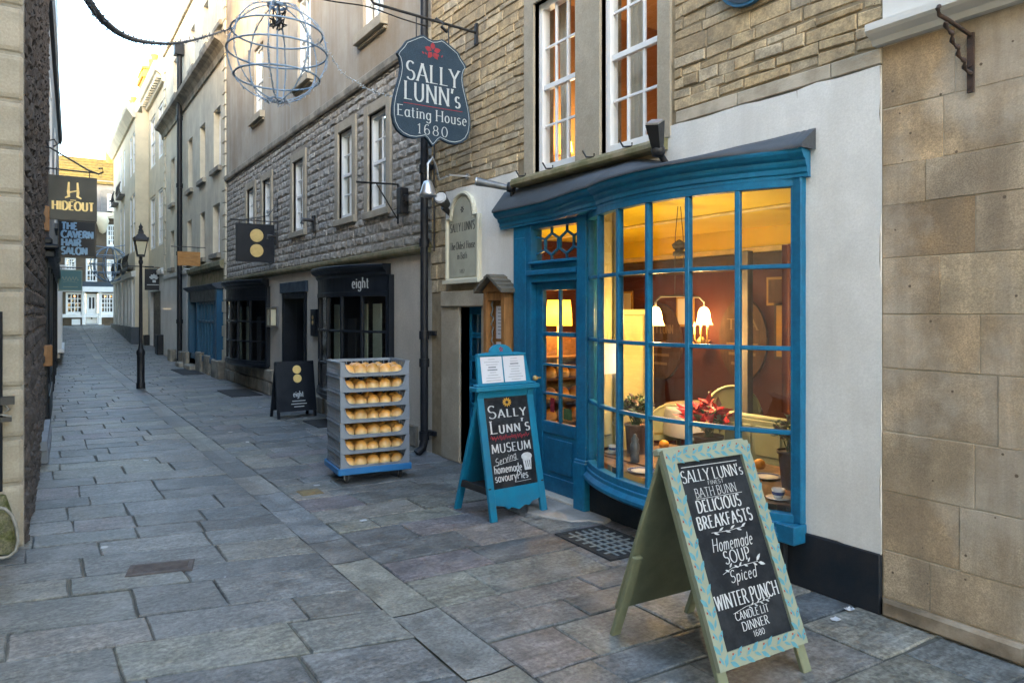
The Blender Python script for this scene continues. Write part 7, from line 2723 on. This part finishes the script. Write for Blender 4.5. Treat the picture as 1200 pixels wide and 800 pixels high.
# shelf of loaves behind the door
sh = thing("bread_shelf", "dark wooden shelf unit of loaves seen through the door panes", "shelf", (4.9, 6.3, 0))
mb = MB()
mb.box(4.05, 5.3, 6.32, 6.36, .01, 1.3)
for z in (.42, .64, .86, 1.08):
    mb.box(4.05, 5.3, 6.02, 6.32, z - .02, z)
mb.box(4.03, 4.05, 6.0, 6.36, .01, 1.12); mb.box(5.3, 5.32, 6.0, 6.36, .01, 1.12)
mb.build("shelving", "table_wood", sh)
for k, z in enumerate((.42, .64, .86)):
    for i in range(7):
        b = bun0.copy()
        COL.objects.link(b)
        b.location = (4.14 + .165 * i, 6.12, z)
        b.scale = (1.25, 1.25, 1.5)
        tag(b, "golden loaf on the %s shelf seen through the blue door" % ("lowest", "middle", "upper")[k], "loaf", "loaves on the %s shelf behind the door" % ("lowest", "middle", "upper")[k])
# upstairs lamp
ux, uz = cross(664, 166, 5.95)
ul = thing("wall_light", "orange glowing lamp in the upstairs room behind the left sash window", "lamp", (ux, 5.95, uz))
mb = MB()
mb.lathe((ux, 5.95, uz - .12), [(.07, 0), (.05, .12)], 16)
mb.build("lamp_shade", "lampshade_yellow", ul, smooth_all=True)
mb = MB()
mb.tube([(ux, 6.19, uz - .1), (ux, 5.95, uz - .14), (ux, 5.95, uz - .05)], .012, 6)
mb.build("lamp_arm", "gold", ul)
bulb("upstairs_light", (ux, 5.85, uz), 5, col=(1, .70, .38), size=.08)

# more of the tea room's clutter
mb = MB()
mb.grid([[(4.95 + .03 * math.sin(k * 1.5), 2.75 + .9 * k / 40, z) for k in range(41)] for z in (2.08, 1.4, .75)])
tag(mb.build("drape", "drape"), "dark red gathered drape hanging at the right side of the tea room", "curtain")
for k, (yy, zz, w_, h_) in enumerate(((5.75, 1.55, .13, .17), (4.55, 1.75, .11, .14), (6.75, 1.62, .14, .18))):
    mb = MB(lambda a, n, z: (X1 - .012 - n, a, z))
    mb.box(yy - w_, yy + w_, 0, .02, zz - h_, zz + h_, 0); mb.box(yy - w_ + .025, yy + w_ - .025, .02, .025, zz - h_ + .025, zz + h_ - .025, 1)
    tag(mb.build("picture", ["picture_gold", "paper" if k != 1 else "barrel"]), ("pale print in a gilt frame between the candle lamp and the left barrel head", "small dark print in a gilt frame right of the right barrel head", "pale print in a gilt frame at the far left of the red wall")[k], "picture")
dt = thing("dining_table", "round dining table laid with a white cloth deeper in the tea room", "table", (5.15, 4.55, 0))
mb = MB()
mb.lathe((5.15, 4.55, .004), [(.16, 0), (.05, .05), (.04, .64), (.40, .655), (.40, .68), (0, .68)], 20)
mb.build("pedestal", "table_wood", dt)
mb = MB()
mb.lathe((5.15, 4.55, 0), [(0, .690), (.43, .690), (.44, .66), (.455, .48), (.45, .44)], 28)
mb.build("tablecloth", "paper", dt, smooth_all=True)
for k, (xx, yy) in enumerate(((5.05, 4.38), (5.32, 4.62))):
    t = thing("teapot", ("white teapot on the cloth of the round table, nearer the window", "white teapot on the cloth of the round table, farther from the window")[k], "teapot", (xx, yy, .691))
    mb = MB()
    mb.lathe((xx, yy, .691), [(0, 0), (.045, 0), (.075, .04), (.07, .09), (.03, .115), (.012, .125), (.015, .14), (0, .145)], 16)
    mb.tube([(xx - .06, yy, .74), (xx - .11, yy, .77), (xx - .13, yy, .81)], [.018, .012, .009], 8)
    mb.tube([(xx + .06, yy, .78), (xx + .11, yy, .78), (xx + .10, yy, .73), (xx + .07, yy, .72)], .007, 6)
    mb.build("body", "china", t, smooth_all=True)
